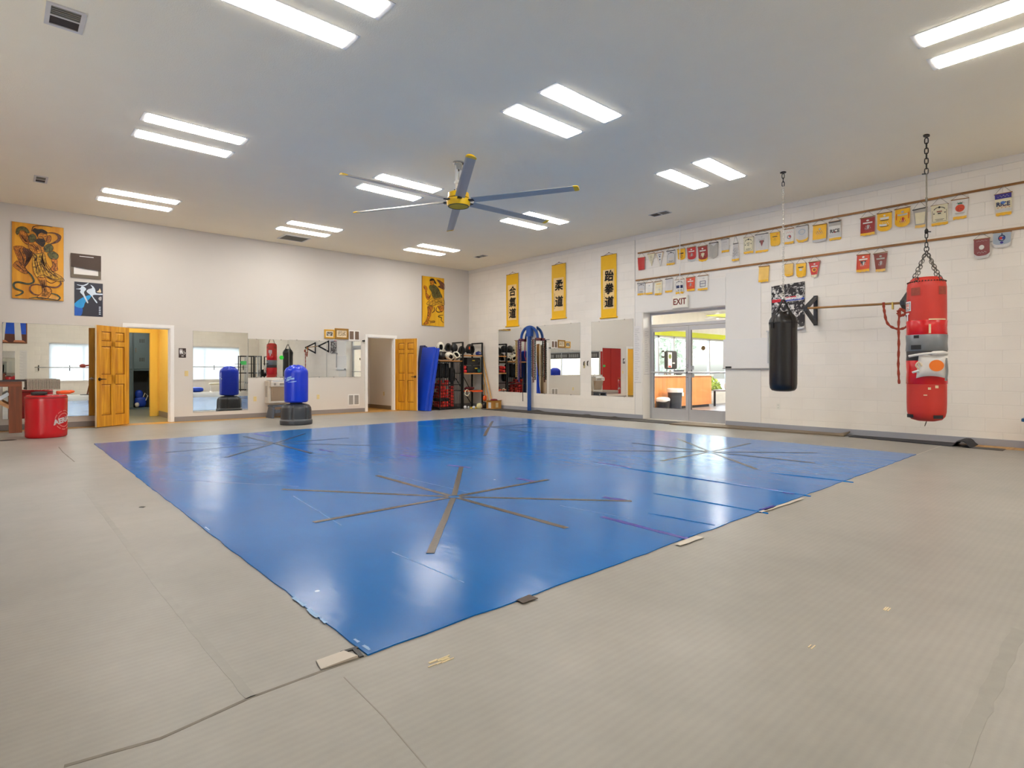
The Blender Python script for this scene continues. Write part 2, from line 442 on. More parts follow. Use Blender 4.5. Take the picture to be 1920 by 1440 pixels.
# ---------------------------------------------------------------- ceiling lamps: two rows of paired strip panels
m_lamp = emis('lamp panel', (255, 250, 243), 29.5)
m_lframe = mat('lamp frame', (214, 212, 208), 0.5, var=0.02)
def strip_lamp(label, x, y, along='X', grp='strip lamps in pairs on the ceiling'):
    t = thing('ceiling_lamp', label, 'ceiling lamp', (x, y, HC), 0 if along == 'X' else PI / 2, grp)
    w2, l2, b = .155, .615, .045
    mb = MB()
    mb.box(-l2, l2, -w2, -w2 + .02, -.004, 0).box(-l2, l2, w2 - .02, w2, -.004, 0).box(-l2, -l2 + b, -w2 + .02, w2 - .02, -.004, 0).box(l2 - b, l2, -w2 + .02, w2 - .02, -.004, 0)
    mb.build('frame', m_lframe, t, smooth=False)
    a_, c_, d_ = l2 - b - .002, w2 - .022, .014
    MB()._a([(-a_, -c_, -.001), (a_, -c_, -.001), (a_, c_, -.001), (-a_, c_, -.001), (-a_ + .006, -c_ + .006, -d_), (a_ - .006, -c_ + .006, -d_), (a_ - .006, c_ - .006, -d_), (-a_ + .006, c_ - .006, -d_)],
            [(0, 1, 2, 3), (7, 6, 5, 4), (0, 4, 5, 1), (1, 5, 6, 2), (2, 6, 7, 3), (3, 7, 4, 0)]).build('diffuser', m_lamp, t, smooth=False)
    return t
LX = (1.93, 5.16, 8.43); LY = (4.48, 8.335, 12.19); DY = .645
where = {(0, 0): 'by the square vent', (1, 0): 'before the ceiling fan', (2, 0): 'above the wall near the black bag',
         (0, 1): 'one pair in from the warrior painting wall', (1, 1): 'behind the ceiling fan', (2, 1): 'past the fan towards the scrolls',
         (0, 2): 'in front of the bearded warrior painting', (1, 2): 'beside the long ceiling grille', (2, 2): 'in front of the small warrior painting'}
for i, x in enumerate(LX):
    for j, y in enumerate(LY):
        strip_lamp('added unseen strip lamp ' + where[(i, j)] + ', near one of its pair', x, y)
        strip_lamp('added unseen strip lamp ' + where[(i, j)] + ', far one of its pair', x, y + DY)
for k, x in enumerate((6.57, 7.17)):
    strip_lamp('lit strip lamp set crosswise to the others, ' + ('farther from' if k == 0 else 'nearer to') + ' the block wall', x, .88, 'Y')
for k, (x, y, al, nm) in enumerate(((2.6, .3, 'Y', 'crosswise above the camera side of the bare floor, first'), (3.2, .3, 'Y', 'crosswise above the camera side of the bare floor, second'), 
      (1.93, -2.6, 'X', 'of the window end, painting side, first'), (1.93, -3.25, 'X', 'of the window end, painting side, second'), (5.16, -2.6, 'X', 'of the window end, middle, first'), (5.16, -3.25, 'X', 'of the window end, middle, second'), (8.43, -2.6, 'X', 'of the window end, block wall side, first'), (8.43, -3.25, 'X', 'of the window end, block wall side, second'))):
    strip_lamp('added unseen strip lamp ' + nm + ' of its pair', x, y, al)  # extra lamps added out of view to brighten the near half of the hall
# ---------------------------------------------------------------- six-panel pine doors
m_groove = mat('shade in the door grooves', (132, 78, 10), .5)  # darker tone paints shade into the panel grooves
def door_leaf(parent, w, h, th=.036, hall=-1):
    """local: hinge at x = 0, leaf runs to x = w, y from 0 to th"""
    mb = MB(); st = .115; mid = .1
    cx = (w - mid) / 2
    rails = [(0, .235), (.86, 1.05), (1.62, 1.72), (h - .115, h)]
    mb.box(0, st, 0, th, .012, h).box(w - st, w, 0, th, .012, h).box(cx, cx + mid, 0, th, .235, h - .115)
    for a, b_ in rails: mb.box(st, w - st, 0, th, max(a, .012), b_)
    for x0, x1 in ((st, cx), (cx + mid, w - st)):
        for (a, b_), (c, d) in zip(rails, rails[1:]):
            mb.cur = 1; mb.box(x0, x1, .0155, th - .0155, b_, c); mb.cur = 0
            k = .03
            for y0, y1 in ((.0155, .004), (th - .0155, th - .004)):
                mb.frustum(x0 + .016, x1 - .016, b_ + .016, c - .016, y0, y1, k)
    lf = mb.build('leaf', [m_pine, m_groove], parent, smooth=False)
    MB().box(w, w + .0012, .001, th - .001, .013, h - .001).build('edge', m_pineedge, lf, smooth=False)
    for y, sgn in ((0, -1), (th, 1)):
        hd = MB()
        hd.T = Matrix.Translation((w - .065, y, .96)) @ Matrix.Rotation(PI / 2 * (1 if sgn < 0 else -1), 4, 'X')
        hd.lathe([(.033, 0), (.033, .006), (.012, .012), (.011, .045)], 16)
        hd.T = None
        hd.tube([(w - .065, y + sgn * .048, .96), (w - .1, y + sgn * .052, .962), (w - .17, y + sgn * .05, .958)], [.011, .010, .007], 8)
        hd.ball((w - .065, y + sgn * .048, .96), .014, 6, 8)
        tag(hd.build('handle', m_bronze if sgn == hall else m_chrome, lf), 'dark bronze lever' if sgn == hall else 'bright chrome lever')
def door_frame(t, a, b_, h):
    """white casing on the hall side and jambs, in world x"""
    mb = MB(); c = .075
    mb.box(a - c, a, -.018, 0, 0, h + c).box(b_, b_ + c, -.018, 0, 0, h + c).box(a, b_, -.018, 0, h, h + c)
    mb.box(a, a + .018, 0, TA, 0, h).box(b_ - .018, b_, 0, TA, 0, h).box(a + .018, b_ - .018, 0, TA, h - .018, h)
    mb.box(a + .018, a + .03, .05, .085, 0, h - .018).box(b_ - .03, b_ - .018, .05, .085, 0, h - .018)
    mb.build('frame', m_white, t, smooth=False, bevel=.003)
d1 = thing('door_1', 'open honey pine door beside the locker room', None, (0, YA, 0), kind='structure')
door_frame(d1, D1[0], D1[1], DH)
def hang_leaf(t, hx, ang, w=.79, h=2.03, hall=-1):
    before = set(COL.objects)
    door_leaf(t, w, h, hall=hall)
    lf = [o for o in COL.objects if o not in before and o.parent == t][0]
    lf.location = (hx, -.02, 0); lf.rotation_euler = (0, 0, ang)
    return lf
# the free edge of the first door stands out towards the camera, the second one swings to the corner
l1 = hang_leaf(d1, D1[0] + .012, math.atan2(13.84 - YA, 1.379 - D1[0]), .80, hall=1)
d2 = thing('door_2', 'open honey pine door beside the stacked blue mats', None, (0, YA, 0), kind='structure')
door_frame(d2, D2[0], D2[1], DH)
l2 = hang_leaf(d2, D2[1] - .012 + .03, math.atan2(13.587 - YA, 8.645 - D2[1]), .80)

# ---------------------------------------------------------------- locker room behind the first door
m_locker = mat('grey blue locker steel', (104, 124, 134), 0.4, 0.2, var=0.05)
m_lockin = mat('dark locker inside', (44, 46, 48), 0.6)
VX0, VX1, VY1 = .4, 2.98, 16.5
mb = MB().box(VX1, VX1 + .1, YA + TA, VY1, 0, 2.5)
struct('wall_1', mb, m_yellowwall, 'yellow wall inside the first doorway')
mb = MB().box(VX0, 1.9, VY1, VY1 + .1, 0, 2.5).box(2.86, VX1 + .1, VY1, VY1 + .1, 0, 2.5).box(1.9, 2.86, VY1, VY1 + .1, 2.06, 2.5)
struct('wall_2', mb, m_yellowwall, 'yellow wall with the opening to the lockers')
mb = MB().box(2.78, 2.86, VY1 - .015, VY1 + .1, 0, 2.06).box(2.86, 2.94, VY1 - .016, VY1, 0, 2.06).box(1.9, 2.94, VY1 - .016, VY1, 2.0601, 2.14)
struct('trim_5', mb, mat('yellow gloss paint', (250, 214, 100), .35, var=.02), 'yellow door frame before the lockers')
struct('wall_3', MB().box(VX0 - .1, VX0, YA + TA, 20.3, 0, 2.5), m_yellowwall, 'yellow side wall of the locker room')
struct('wall_4', MB().box(VX0, 5.2, 20.25, 20.35, 0, 2.5), m_wall, 'back wall of the locker room')
struct('wall_5', MB().box(5.1, 5.2, VY1 + .1, 20.25, 0, 2.5).box(VX1 + .1, 5.1, VY1, VY1 + .1, 0, 2.5), m_wall, 'side wall of the locker room')
struct('ceiling', MB().box(VX0 - .1, 5.2, YA + TA, 20.35, 2.5, 2.6), m_ceil, 'ceiling of the locker room')
struct('floor', MB().box(VX0 - .1, 5.2, YA + TA, 20.35, -.15, -.002), mat('grey green locker room floor', (134, 138, 120), .35, var=.12, scale=3), 'grey green floor of the locker room')
struct('baseboard_2', MB().box(VX1 - .012, VX1, YA + TA, VY1, 0, .13), m_base, 'grey base along the yellow wall')
def locker(label, x0, x1, openlow):
    t = thing('locker', label, 'locker', (x0, 19.8, 0), 0, 'lockers beyond the first doorway')
    w_ = x1 - x0
    mb = MB(); e_ = .015
    mb.box(0, e_, 0, .42, 0, 2.3).box(w_ - e_, w_, 0, .42, 0, 2.3).box(e_, w_ - e_, .405, .42, 0, 2.3)
    for z in (0.0, 1.13, 2.28): mb.box(e_, w_ - e_, 0, .405, z, z + .04)
    mb.build('body', [m_locker], t, smooth=False)
    def dr(z0, z1):
        q = MB().box(.02, w_ - .02, -.018, -.002, z0, z1)
        for zz in (z1 - .2, z1 - .17, z0 + .2, z0 + .23):
            pass
        d_ = q.build('door', m_locker, t, smooth=False, bevel=.004)
        for zb in (z0 + .22, z1 - .32):
            v = MB()
            for k in range(4): v.box(w_ / 2 - .06 + .035 * k, w_ / 2 - .045 + .035 * k, -.0195, -.018, zb, zb + .11)
            v.build('vent', m_lockin, d_, smooth=False)
        MB().box(.06, .08, -.035, -.018, (z0 + z1) / 2 - .06, (z0 + z1) / 2 + .06).build('handle', m_chrome, d_, smooth=False, bevel=.004)
    dr(1.18, 2.27)
    if not openlow: dr(.05, 1.12)
    else:
        MB().box(.02, w_ - .02, .398, .404, .045, 1.12).build('lining', m_lockin, t, smooth=False)
    return t
locker('grey blue steel locker half hidden behind the pine door', 2.36, 2.90, False)
locker('grey blue steel locker with its lower compartment open', 2.905, 3.35, True)
locker('grey blue steel locker beside the yellow door frame', 3.355, 3.80, False)
m_bluecloth = mat('blue nylon', (28, 70, 190), .5, var=.2)
t = thing('sports_bag', 'blue and white sports bag stuffed into the open locker', 'bag', (3.12, 19.98, .045))
MB().sbox((0, 0, .16), (.15, .13, .16), 3).build('body', m_bluecloth, t)
MB().sbox((-.04, -.02, .38), (.1, .1, .13), 2.6).build('top_pouch', m_bluecloth, t)
MB().tube([(.12, -.1, .2), (.17, -.12, .34), (.1, -.1, .42), (.05, -.12, .3)], .014, 8).build('strap', m_white, t)
MB().ball((-.1, -.11, .08), (.06, .05, .07)).build('towel_end', m_white, t)

# ---------------------------------------------------------------- small hallway behind the second door
struct('wall_6', MB().box(8.452, 8.55, YA + TA, 15.9, 0, 2.6), m_wall, 'white hallway wall inside the second doorway')
struct('wall_7', MB().box(6.3, 8.55, 15.9, 16.0, 0, 2.6).box(6.2, 6.3, YA + TA, 16.0, 0, 2.6), m_wall, 'white end wall of the small hallway')
struct('ceiling', MB().box(6.2, 8.55, YA + TA, 16.0, 2.6, 2.7), m_ceil, 'ceiling of the small hallway')
struct('floor', MB().box(6.2, 8.55, YA + TA, 16.0, -.15, -.002), m_floorwood, 'yellow wood floor of the small hallway')
struct('baseboard_3', MB().box(8.44, 8.452, YA + TA, 15.9, 0, .11).box(6.3, 8.44, 15.888, 15.9, 0, .11), mat('brown base', (128, 108, 84), .5), 'brown base in the small hallway')
m_warm = emis('warm lamp', (255, 236, 205), 22.0)
m_cool = emis('added locker fill', (255, 248, 235), 80.0)  # for unseen lamps added to light the locker room
def disc_lamp(label, x, y, z, m, r=.16):
    t = thing('ceiling_lamp', label, 'ceiling lamp', (x, y, z))
    MB().lathe([(r + .02, 0), (r + .02, -.02), (r, -.025)], 20).build('rim', m_lframe, t)
    MB().lathe([(r - .002, -.026), (r * .8, -.05), (.02, -.062)], 20).build('lens', m, t)
disc_lamp('round lit lamp on the ceiling of the small hallway', 7.7, 15.3, 2.6, m_warm, .13)
disc_lamp('added unseen round lamp inside the yellow entry of the locker room', 1.9, 15.5, 2.5, m_cool, .17)
disc_lamp('added unseen round lamp in front of the steel lockers', 3.0, 18.3, 2.5, m_cool, .17)

# ---------------------------------------------------------------- glass double door in its recess
GX = XB + .27
gd = thing('door_3', 'aluminium double glass door with a transom pane, under the exit sign', None, (GX, GD[1], 0), RB, kind='structure')
W = GD[1] - GD[0]                                     # local x runs along the wall, y into the lobby
mb = MB()
mb.box(0, .05, 0, .06, 0, GH).box(W - .05, W, 0, .06, 0, GH).box(.05, W - .05, 0, .06, GH - .06, GH).box(.05, W - .05, 0, .06, 2.13, 2.2)
mb.build('frame', m_alu, gd, smooth=False, bevel=.004)
MB().box(.05, W - .05, .025, .031, 2.2, GH - .06).build('transom_pane', m_glass, gd, smooth=False)
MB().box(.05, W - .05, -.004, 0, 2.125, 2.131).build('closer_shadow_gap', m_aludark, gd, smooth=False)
lw = (W - .1) / 2
for k in (0, 1):
    x0 = .05 + k * lw + .004; x1 = x0 + lw - .008
    lf = MB().box(x0, x0 + .055, .005, .05, .01, 2.12).box(x1 - .07, x1, .005, .05, .01, 2.12).box(x0 + .055, x1 - .07, .005, .05, .01, .265).box(x0 + .055, x1 - .07, .005, .05, 2.03, 2.12)
    leaf = lf.build('leaf', m_alu, gd, smooth=False, bevel=.003)
    MB().box(x0 + .055, x1 - .07, .024, .03, .265, 2.03).build('pane', m_glass, leaf, smooth=False)
    MB().box(x0 + .055, x0 + .062, .004, .03, .265, 2.03).box(x0 + .055, x1 - .07, .004, .03, .265, .272).build('gasket', m_aludark, leaf, smooth=False)
    MB().tube([(x0 + .02, -.04, 1.09), (x1 - .02, -.04, 1.09)], .018, 8).box(x0 + .01, x0 + .045, -.045, .005, 1.065, 1.115).box(x1 - .055, x1 - .02, -.045, .005, 1.065, 1.115).build('push_bar', m_alu, leaf)
    if k == 0:
        q = MB()
        for z in (1.2, 1.26, .98, .93): q.ball((x1 - .03, .003, z), .012, 5, 8)
        q.build('bolt', m_chrome, leaf)
    else:
        MB().box(x0 + .06, x0 + .13, .0, .024, .98, 1.06).box(x0 + .06, x0 + .12, .0, .024, 1.15, 1.24).build('lock_box', mat('grey plastic', (170, 172, 174), .4), leaf, smooth=False, bevel=.005)
struct('trim_6', MB().box(XB + .001, XB + .02, GD[0], GD[1], 0, .02).box(XB + .02, GX, GD[0], GD[1], 0, .014), mat('threshold', (196, 190, 180), .45), 'pale threshold of the glass door')
mb = MB().box(XB - .001, GX, GD[1] - .01, GD[1], .02, GH).box(XB - .001, GX, GD[0], GD[0] + .01, .02, GH).box(XB - .001, GX, GD[0] + .01, GD[1] - .01, GH - .01, GH)
struct('trim_7', mb, m_panel, 'white reveal around the glass door')

# ---------------------------------------------------------------- lobby behind the glass door
m_lime = mat('lime green paint', (206, 214, 12), .5, var=.03)
m_counter = wood('orange cherry counter', (226, 150, 88), (212, 134, 74), 1.2, 'Z', .4, .2)
m_laminate = mat('pale laminate', (232, 214, 190), .35)
LXa, LXb, LYa, LYb, LZ = XB + TB, 22.5, 3.6, 9.85, 3.05
struct('floor', MB().box(LXa, LXb, LYa, LYb + .2, -.15, 0), mat('lobby tile', (150, 140, 136), .3, var=.1, scale=2), 'grey floor of the lobby')
struct('ceiling', MB().box(LXa, LXb + .2, LYa - .2, LYb + .2, LZ, LZ + .15), mat('white lobby ceiling', (240, 238, 232), .8), 'white ceiling of the lobby')
mull = [13.2, 14.05, 14.87, 15.72, 16.8, 17.9, 19.1, 20.3, 21.5, LXb]
struct('wall_8', MB().box(LXa, LXb + .2, LYb, LYb + .2, 0, .38).box(LXa, LXb + .2, LYb, LYb + .2, 2.2, LZ).box(LXa, mull[0], LYb, LYb + .2, .38, 2.2), mat('white lobby wall', (238, 234, 226), .6), 'white lobby wall around the shop windows')
struct('wall_9', MB().box(LXb, LXb + .2, LYa, LYb, 0, LZ), MATS['white lobby wall'], 'far end wall of the lobby')
struct('wall_10', MB().box(LXa, LXb + .2, LYa - .2, LYa, 0, LZ), MATS['white lobby wall'], 'lobby wall behind the black bag')
struct('trim_8', MB().box(LXa, LXb, LYb - .06, LYb - .001, 2.2, 2.36), m_lime, 'lime green band above the lobby windows')
wt = thing('window_1', 'row of tall shop windows in the lobby', None, (0, LYb, 0), kind='structure')
mb = MB()
for x in mull: mb.box(x - .035, x + .035, .03, .11, .38, 2.2)
mb.box(mull[0], LXb, .03, .11, .38, .44).box(mull[0], LXb, .03, .11, 2.14, 2.2)
mb.build('frame', m_alu, wt, smooth=False)
for a, b_ in zip(mull, mull[1:]):
    MB().box(a + .035, b_ - .035, .066, .072, .44, 2.14).build('pane', m_glass, wt, smooth=False)
# lime bulkhead rising across the lobby ceiling
mb = MB()
mb._a([(14.3, 7.9, 2.62), (17.6, 7.35, 2.62), (17.6, 7.35, 3.04), (14.3, 7.9, 2.63), (14.3, 8.0, 2.62), (17.6, 7.45, 2.62), (17.6, 7.45, 3.04), (14.3, 8.0, 2.63)],
      [(0, 1, 2, 3), (7, 6, 5, 4), (0, 4, 5, 1), (3, 2, 6, 7), (1, 5, 6, 2), (0, 3, 7, 4)])
struct('trim_9', mb, m_lime, 'lime green sloping bulkhead in the lobby')
# counter
t = thing('counter', 'orange cherry reception counter seen through the glass door', 'counter', (0, 9.2, 0))
mb = MB()
for k in range(3): mb.box(12.7 + k * 1.36, 12.7 + (k + 1) * 1.36 - .006, 0, .5, .08, .965)
mb.build('front', m_counter, t, smooth=False)
MB().box(12.75, 16.7, .04, .48, 0, .08).build('plinth', m_black, t, smooth=False)
MB().box(12.66, 16.82, -.05, .55, .966, 1.0).build('worktop', m_laminate, t, smooth=False, bevel=.004)
# things in the lobby
t = thing('trash_can', 'charcoal trash can with a white liner, behind the glass door', 'trash can', (14.14, 8.86, 0))
MB().lathe([(.165, 0), (.17, .02), (.205, .58), (.212, .6)], 24).build('body', mat('charcoal plastic', (62, 66, 74), .4), t)
MB().lathe([(.215, .52), (.222, .56), (.222, .625), (.2, .63), (.19, .6)], 24).build('liner', mat('white liner', (238, 236, 234), .45, bump=.3, bscale=20), t)
MB().box(.02, .1, -.222, -.205, .42, .52).build('handle_slot', m_white, t, smooth=False)
t = thing('trash_can', 'low black bin covered by a white bag at the counter foot', 'trash can', (13.68, 8.95, 0))
MB().lathe([(.16, 0), (.19, .3)], 20).build('body', m_black, t)
MB().sbox((-.03, -.02, .325), (.18, .17, .075), 3).build('liner', MATS['white liner'], t)
t = thing('display_board', 'black display board with a white flyer on the counter', 'display', (14.62, 9.3, 1.0))
MB().sbox((0, 0, .44), (.29, .045, .27), 8).build('board', m_black, t, angle=60)
for x in (-.2, .2): MB().tube([(x, 0, .0), (x, 0, .2)], .012).build('foot', m_black, t)
fl = MB().box(-.22, -.02, -.052, -.046, .22, .66).build('flyer', mat('paper', (234, 230, 222), .6), t, smooth=False)
MB().lathe([(.07, 0), (.07, .002)], 20, (0, 0, 0)).build('emblem', mat('olive print', (112, 122, 40), .6), fl, loc=(-.12, -.053, .54), rot=(PI / 2, 0, 0))
MB().box(-.2, -.06, -.054, -.0525, .225, .275).build('red_strip', mat('red print', (206, 44, 36), .6), fl, smooth=False)
MB().box(.02, .14, -.05, -.047, .33, .37).build('price_tag', MATS['paper'], t, smooth=False)
t = tag(MB().lathe([(.07, 0), (.1, .02), (.16, .12), (.165, .15), (.15, .15), (.1, .04)], 20).build('bowl', mat('smoky bowl', (84, 88, 100), .25), loc=(14.66, 9.33, 1.0)), 'dark smoky bowl under the black display board', 'bowl')
t.location = (15.14, 9.36, 1.0); t['label'] = 'dark smoky bowl on the counter beside the display board'
wm = words_mesh('M-P-C', .3, .003, bold=.012, sx=-1)
wm.f = [q[::-1] for q in wm.f]
tag(wm.build('window_lettering', m_black, loc=(15.36, LYb - .012, 1.62), smooth=False), 'black lettering stuck inside the lobby window, seen reversed', 'lettering')
t = thing('door_sticker', 'round brown sticker on the farther pane of the glass door', 'sticker', (GX - .002, GD[1] - 1.29, 1.62), RB)
MB().lathe([(.05, 0), (.05, .002)], 20).build('disc', mat('brown sticker', (122, 92, 48), .5), t, rot=(PI / 2, 0, 0))
t.location = (GX + .022, GD[1] - 1.36, 1.62)
t = thing('pendant_lamp', 'white cone pendant lamp hanging in the lobby', 'lamp', (15.2, 8.15, LZ))
MB().tube([(0, 0, 0), (0, 0, -.28)], .006).build('cord', m_white, t)
MB().lathe([(.03, -.27), (.06, -.3), (.36, -.46), (.355, -.465), (.05, -.31)], 28).build('shade', mat('white shade', (236, 236, 234), .5), t)
MB().ball((0, 0, -.4), .05).build('bulb', emis('lobby bulb', (255, 250, 240), 8), t)
t = thing('box', 'brown cardboard box on the lobby side table', 'box', (18.1, 9.0, .52))
MB().box(-.3, .3, -.2, .2, 0, .34).build('body', mat('red brown board', (146, 70, 46), .6), t, smooth=False, bevel=.006)
MB().box(-.3, .3, -.03, .03, .3405, .342).build('tape_strip', MATS['paper'], t, smooth=False)
t = thing('side_table', 'low grey table behind the farther pane of the glass door', 'table', (17.85, 8.95, 0))
MB().box(-.9, .9, -.3, .3, .48, .52).build('tabletop', mat('grey laminate', (150, 148, 152), .4), t, smooth=False)
for sx in (-.85, .85):
    for sy in (-.26, .26): MB().box(sx - .025, sx + .025, sy - .025, sy + .025, 0, .48).build('leg', m_black, t, smooth=False)
t = thing('tote_bag', 'white and green carrier bag on the low lobby table', 'bag', (17.2, 8.85, .52))
MB().sbox((0, 0, .13), (.17, .1, .13), 3.2).build('body', m_white, t)
MB().sbox((.02, 0, .27), (.13, .08, .035), 3).build('green_top', mat('green plastic', (46, 150, 60), .4), t)
for k, (x, y) in enumerate(((13.2, 7.0), (16.2, 6.4), (19.2, 7.0))):  # ceiling lamps added out of view to brighten the lobby
    t = thing('ceiling_lamp', ('added unseen square lamp over the lobby counter', 'added unseen square lamp in the middle of the lobby', 'added unseen square lamp at the lobby end')[k], 'ceiling lamp', (x, y, LZ), 0, 'added lobby lamps')
    MB().box(-.32, .32, -.32, .32, -.012, 0).build('frame', m_lframe, t, smooth=False)
    MB().box(-.29, .29, -.29, .29, -.02, -.012).build('diffuser', emis('added lobby fill', (255, 252, 246), 150) if k == 0 else MATS['added lobby fill'], t, smooth=False)
# outdoors beyond the lobby windows
struct('ground', MB().box(-60, 90, YA + 8, 100, -.4, -.3).box(LXa, 90, LYb + .2, YA + 8, -.4, -.3).box(-60, XL - .3, -60, YA + 8, -.4, -.3).box(XL - .3, 90, -60, YF - .3, -.4, -.3), mat('parking lot', (150, 150, 148), .9, var=.15, scale=.6), 'grey parking lot outside')
m_leaf = mat('yellow green hedge', (168, 182, 40), .6, var=.5, scale=14)
m_leaf2 = mat('grey green tree', (168, 182, 166), .6, var=.5, scale=6)
def bush(name, label, cat, x, y, z, r, m, n, seed, leaf=.06, trunk=False, group=None):
    rnd = random.Random(seed)
    t = thing(name, label, cat, (x, y, z), 0, group)
    mb = MB()
    for i in range(n):
        while True:
            p = Vector((rnd.uniform(-1, 1), rnd.uniform(-1, 1), rnd.uniform(-1, 1)))
            if .25 < p.length < 1: break
        c = Vector((p.x * r[0], p.y * r[1], p.z * r[2] + r[2] + (r[2] * .8 if trunk else 0)))
        u = Vector((rnd.gauss(0, 1), rnd.gauss(0, 1), rnd.gauss(0, 1))).normalized(); v = u.orthogonal().normalized(); w_ = u.cross(v)
        s_ = leaf * rnd.uniform(.6, 1.3)
        mb._a([c - v * s_, c + w_ * s_ * .5, c + v * s_, c - w_ * s_ * .5], [(0, 1, 2, 3)])
    mb.build('foliage', m, t, smooth=False)
    mt = mat('bark', (96, 80, 64), .9)
    if trunk: MB().tube([(0, 0, 0), (.05, 0, r[2] * 1.2), (0, .05, r[2] * 2.2)], [.14, .1, .04], 8).build('trunk', mt, t)
    else: MB().tube([(0, 0, 0), (0, .02, r[2])], [.05, .02], 6).build('stem', mt, t)
bush('hedge_shrub', 'yellow green shrub outside, low beside the counter', 'shrub', 18.9, 10.6, -.3, (.85, .5, .62), m_leaf, 2600, 3, .07)
for k, (x, y) in enumerate(((22.0, 15.0), (29.0, 18.5), (16.6, 17.0), (37, 24.0))):
    bush('street_tree', ('pale tree outside the lobby window behind the sticker', 'pale tree outside, behind the shrub', 'pale tree outside behind the display board', 'distant pale tree outside at the end of the lobby window')[k], 'tree', x, y, -.3, (2.2, 2.0, 1.7), m_leaf2, 4200, 20 + k, .12, True, 'trees outside the lobby')
# ---------------------------------------------------------------- blue training mat with tape
MX0, MX1, MY0, MY1, MT = 1.086, 9.171, 2.062, 10.834, .006
def blue_mat():
    m, nt, b = nodes_of('blue vinyl training mat'); L = nt.links
    g = nt.nodes.new('ShaderNodeNewGeometry')
    nz = nt.nodes.new('ShaderNodeTexNoise'); nz.inputs['Scale'].default_value = .8; nz.inputs['Detail'].default_value = 5; L.new(g.outputs['Position'], nz.inputs['Vector'])
    cr = nt.nodes.new('ShaderNodeValToRGB')
    cr.color_ramp.elements[0].position = .3; cr.color_ramp.elements[0].color = lin((6, 94, 164))
    cr.color_ramp.elements[1].position = .7; cr.color_ramp.elements[1].color = lin((11, 107, 180))
    L.new(nz.outputs['Fac'], cr.inputs[0])
    # sparse pale scuff specks
    n2 = nt.nodes.new('ShaderNodeTexVoronoi'); n2.inputs['Scale'].default_value = 2.2; L.new(g.outputs['Position'], n2.inputs['Vector'])
    cm = nt.nodes.new('ShaderNodeMath'); cm.operation = 'LESS_THAN'; cm.inputs[1].default_value = .028; L.new(n2.outputs['Distance'], cm.inputs[0])
    mx = nt.nodes.new('ShaderNodeMix'); mx.data_type = 'RGBA'; L.new(cm.outputs[0], mx.inputs['Factor']); L.new(cr.outputs[0], mx.inputs['A']); mx.inputs['B'].default_value = lin((170, 200, 226))
    L.new(mx.outputs['Result'], b.inputs['Base Color'])
    b.inputs['Roughness'].default_value = .17; b.inputs['Specular IOR Level'].default_value = .16
    mp = nt.nodes.new('ShaderNodeMapping'); mp.inputs['Scale'].default_value = (1.2, .5, 1); L.new(g.outputs['Position'], mp.inputs[0])
    n3 = nt.nodes.new('ShaderNodeTexNoise'); n3.inputs['Scale'].default_value = 4.5; n3.inputs['Detail'].default_value = 3; L.new(mp.outputs[0], n3.inputs['Vector'])
    bp = nt.nodes.new('ShaderNodeBump'); bp.inputs['Strength'].default_value = .28; bp.inputs['Distance'].default_value = .012; L.new(n3.outputs['Fac'], bp.inputs['Height'])
    n4 = nt.nodes.new('ShaderNodeTexNoise'); n4.inputs['Scale'].default_value = 140; L.new(g.outputs['Position'], n4.inputs['Vector'])
    b2 = nt.nodes.new('ShaderNodeBump'); b2.inputs['Strength'].default_value = .06; b2.inputs['Distance'].default_value = .004; L.new(n4.outputs['Fac'], b2.inputs['Height']); L.new(bp.outputs[0], b2.inputs['Normal'])
    L.new(b2.outputs[0], b.inputs['Normal'])
    MATS['blue mat'] = m
    return m
m_mat = blue_mat()
tm = thing('training_mat', 'large glossy blue vinyl training mat laid in the middle of the floor', 'mat', (0, 0, 0))
rnd = random.Random(4)
mb = MB(); n = 60; top = []
edge = []
for i in range(n): edge.append((MX0 + rnd.uniform(-.006, .006), MY1 - (MY1 - MY0) * i / n))
for i in range(n): edge.append((MX0 + (MX1 - MX0) * i / n, MY0 + rnd.uniform(-.007, .007)))
for i in range(n): edge.append((MX1 + rnd.uniform(-.006, .006), MY0 + (MY1 - MY0) * i / n))
for i in range(n): edge.append((MX1 - (MX1 - MX0) * i / n, MY1 + rnd.uniform(-.006, .006)))
N = len(edge)
mb._a([(x, y, .0005) for x, y in edge] + [(x, y, MT) for x, y in edge], [tuple(range(N, 2 * N)), tuple(range(N - 1, -1, -1))] + [(i, (i + 1) % N, N + (i + 1) % N, N + i) for i in range(N)])
mb.build('sheet', m_mat, tm, smooth=False)
def floor_pts(*px): return [onZ(x, y, MT) for x, y in px]
def strip(P, w, z0=MT, t=.0012, ragged=.12, seed=1):
    """flat tape along floor points, slightly ragged"""
    r = random.Random(seed); mb = MB()
    Q = []
    for (ax, ay), (bx, by) in zip(P, P[1:]):
        L_ = math.hypot(bx - ax, by - ay); k = max(2, int(L_ / .07))
        for i in range(k): Q.append((ax + (bx - ax) * i / k, ay + (by - ay) * i / k))
    Q.append(P[-1]); vs, fs = [], []
    for i, (x, y) in enumerate(Q):
        a = Q[max(i - 1, 0)]; c = Q[min(i + 1, len(Q) - 1)]
        dx, dy = c[0] - a[0], c[1] - a[1]; l = math.hypot(dx, dy) or 1
        h = w / 2
        for s_ in (1, -1):
            q = h * (1 + r.uniform(-ragged, ragged))
            vs += [(x - dy / l * q * s_, y + dx / l * q * s_, z0 + .0003), (x - dy / l * q * s_, y + dx / l * q * s_, z0 + t)]
    for i in range(len(Q) - 1):
        a = 4 * i; b_ = 4 * i + 4
        fs += [(a + 1, a + 3, b_ + 3, b_ + 1), (a, a + 1, b_ + 1, b_), (a + 3, a + 2, b_ + 2, b_ + 3)]
    return mb._a(vs, fs)
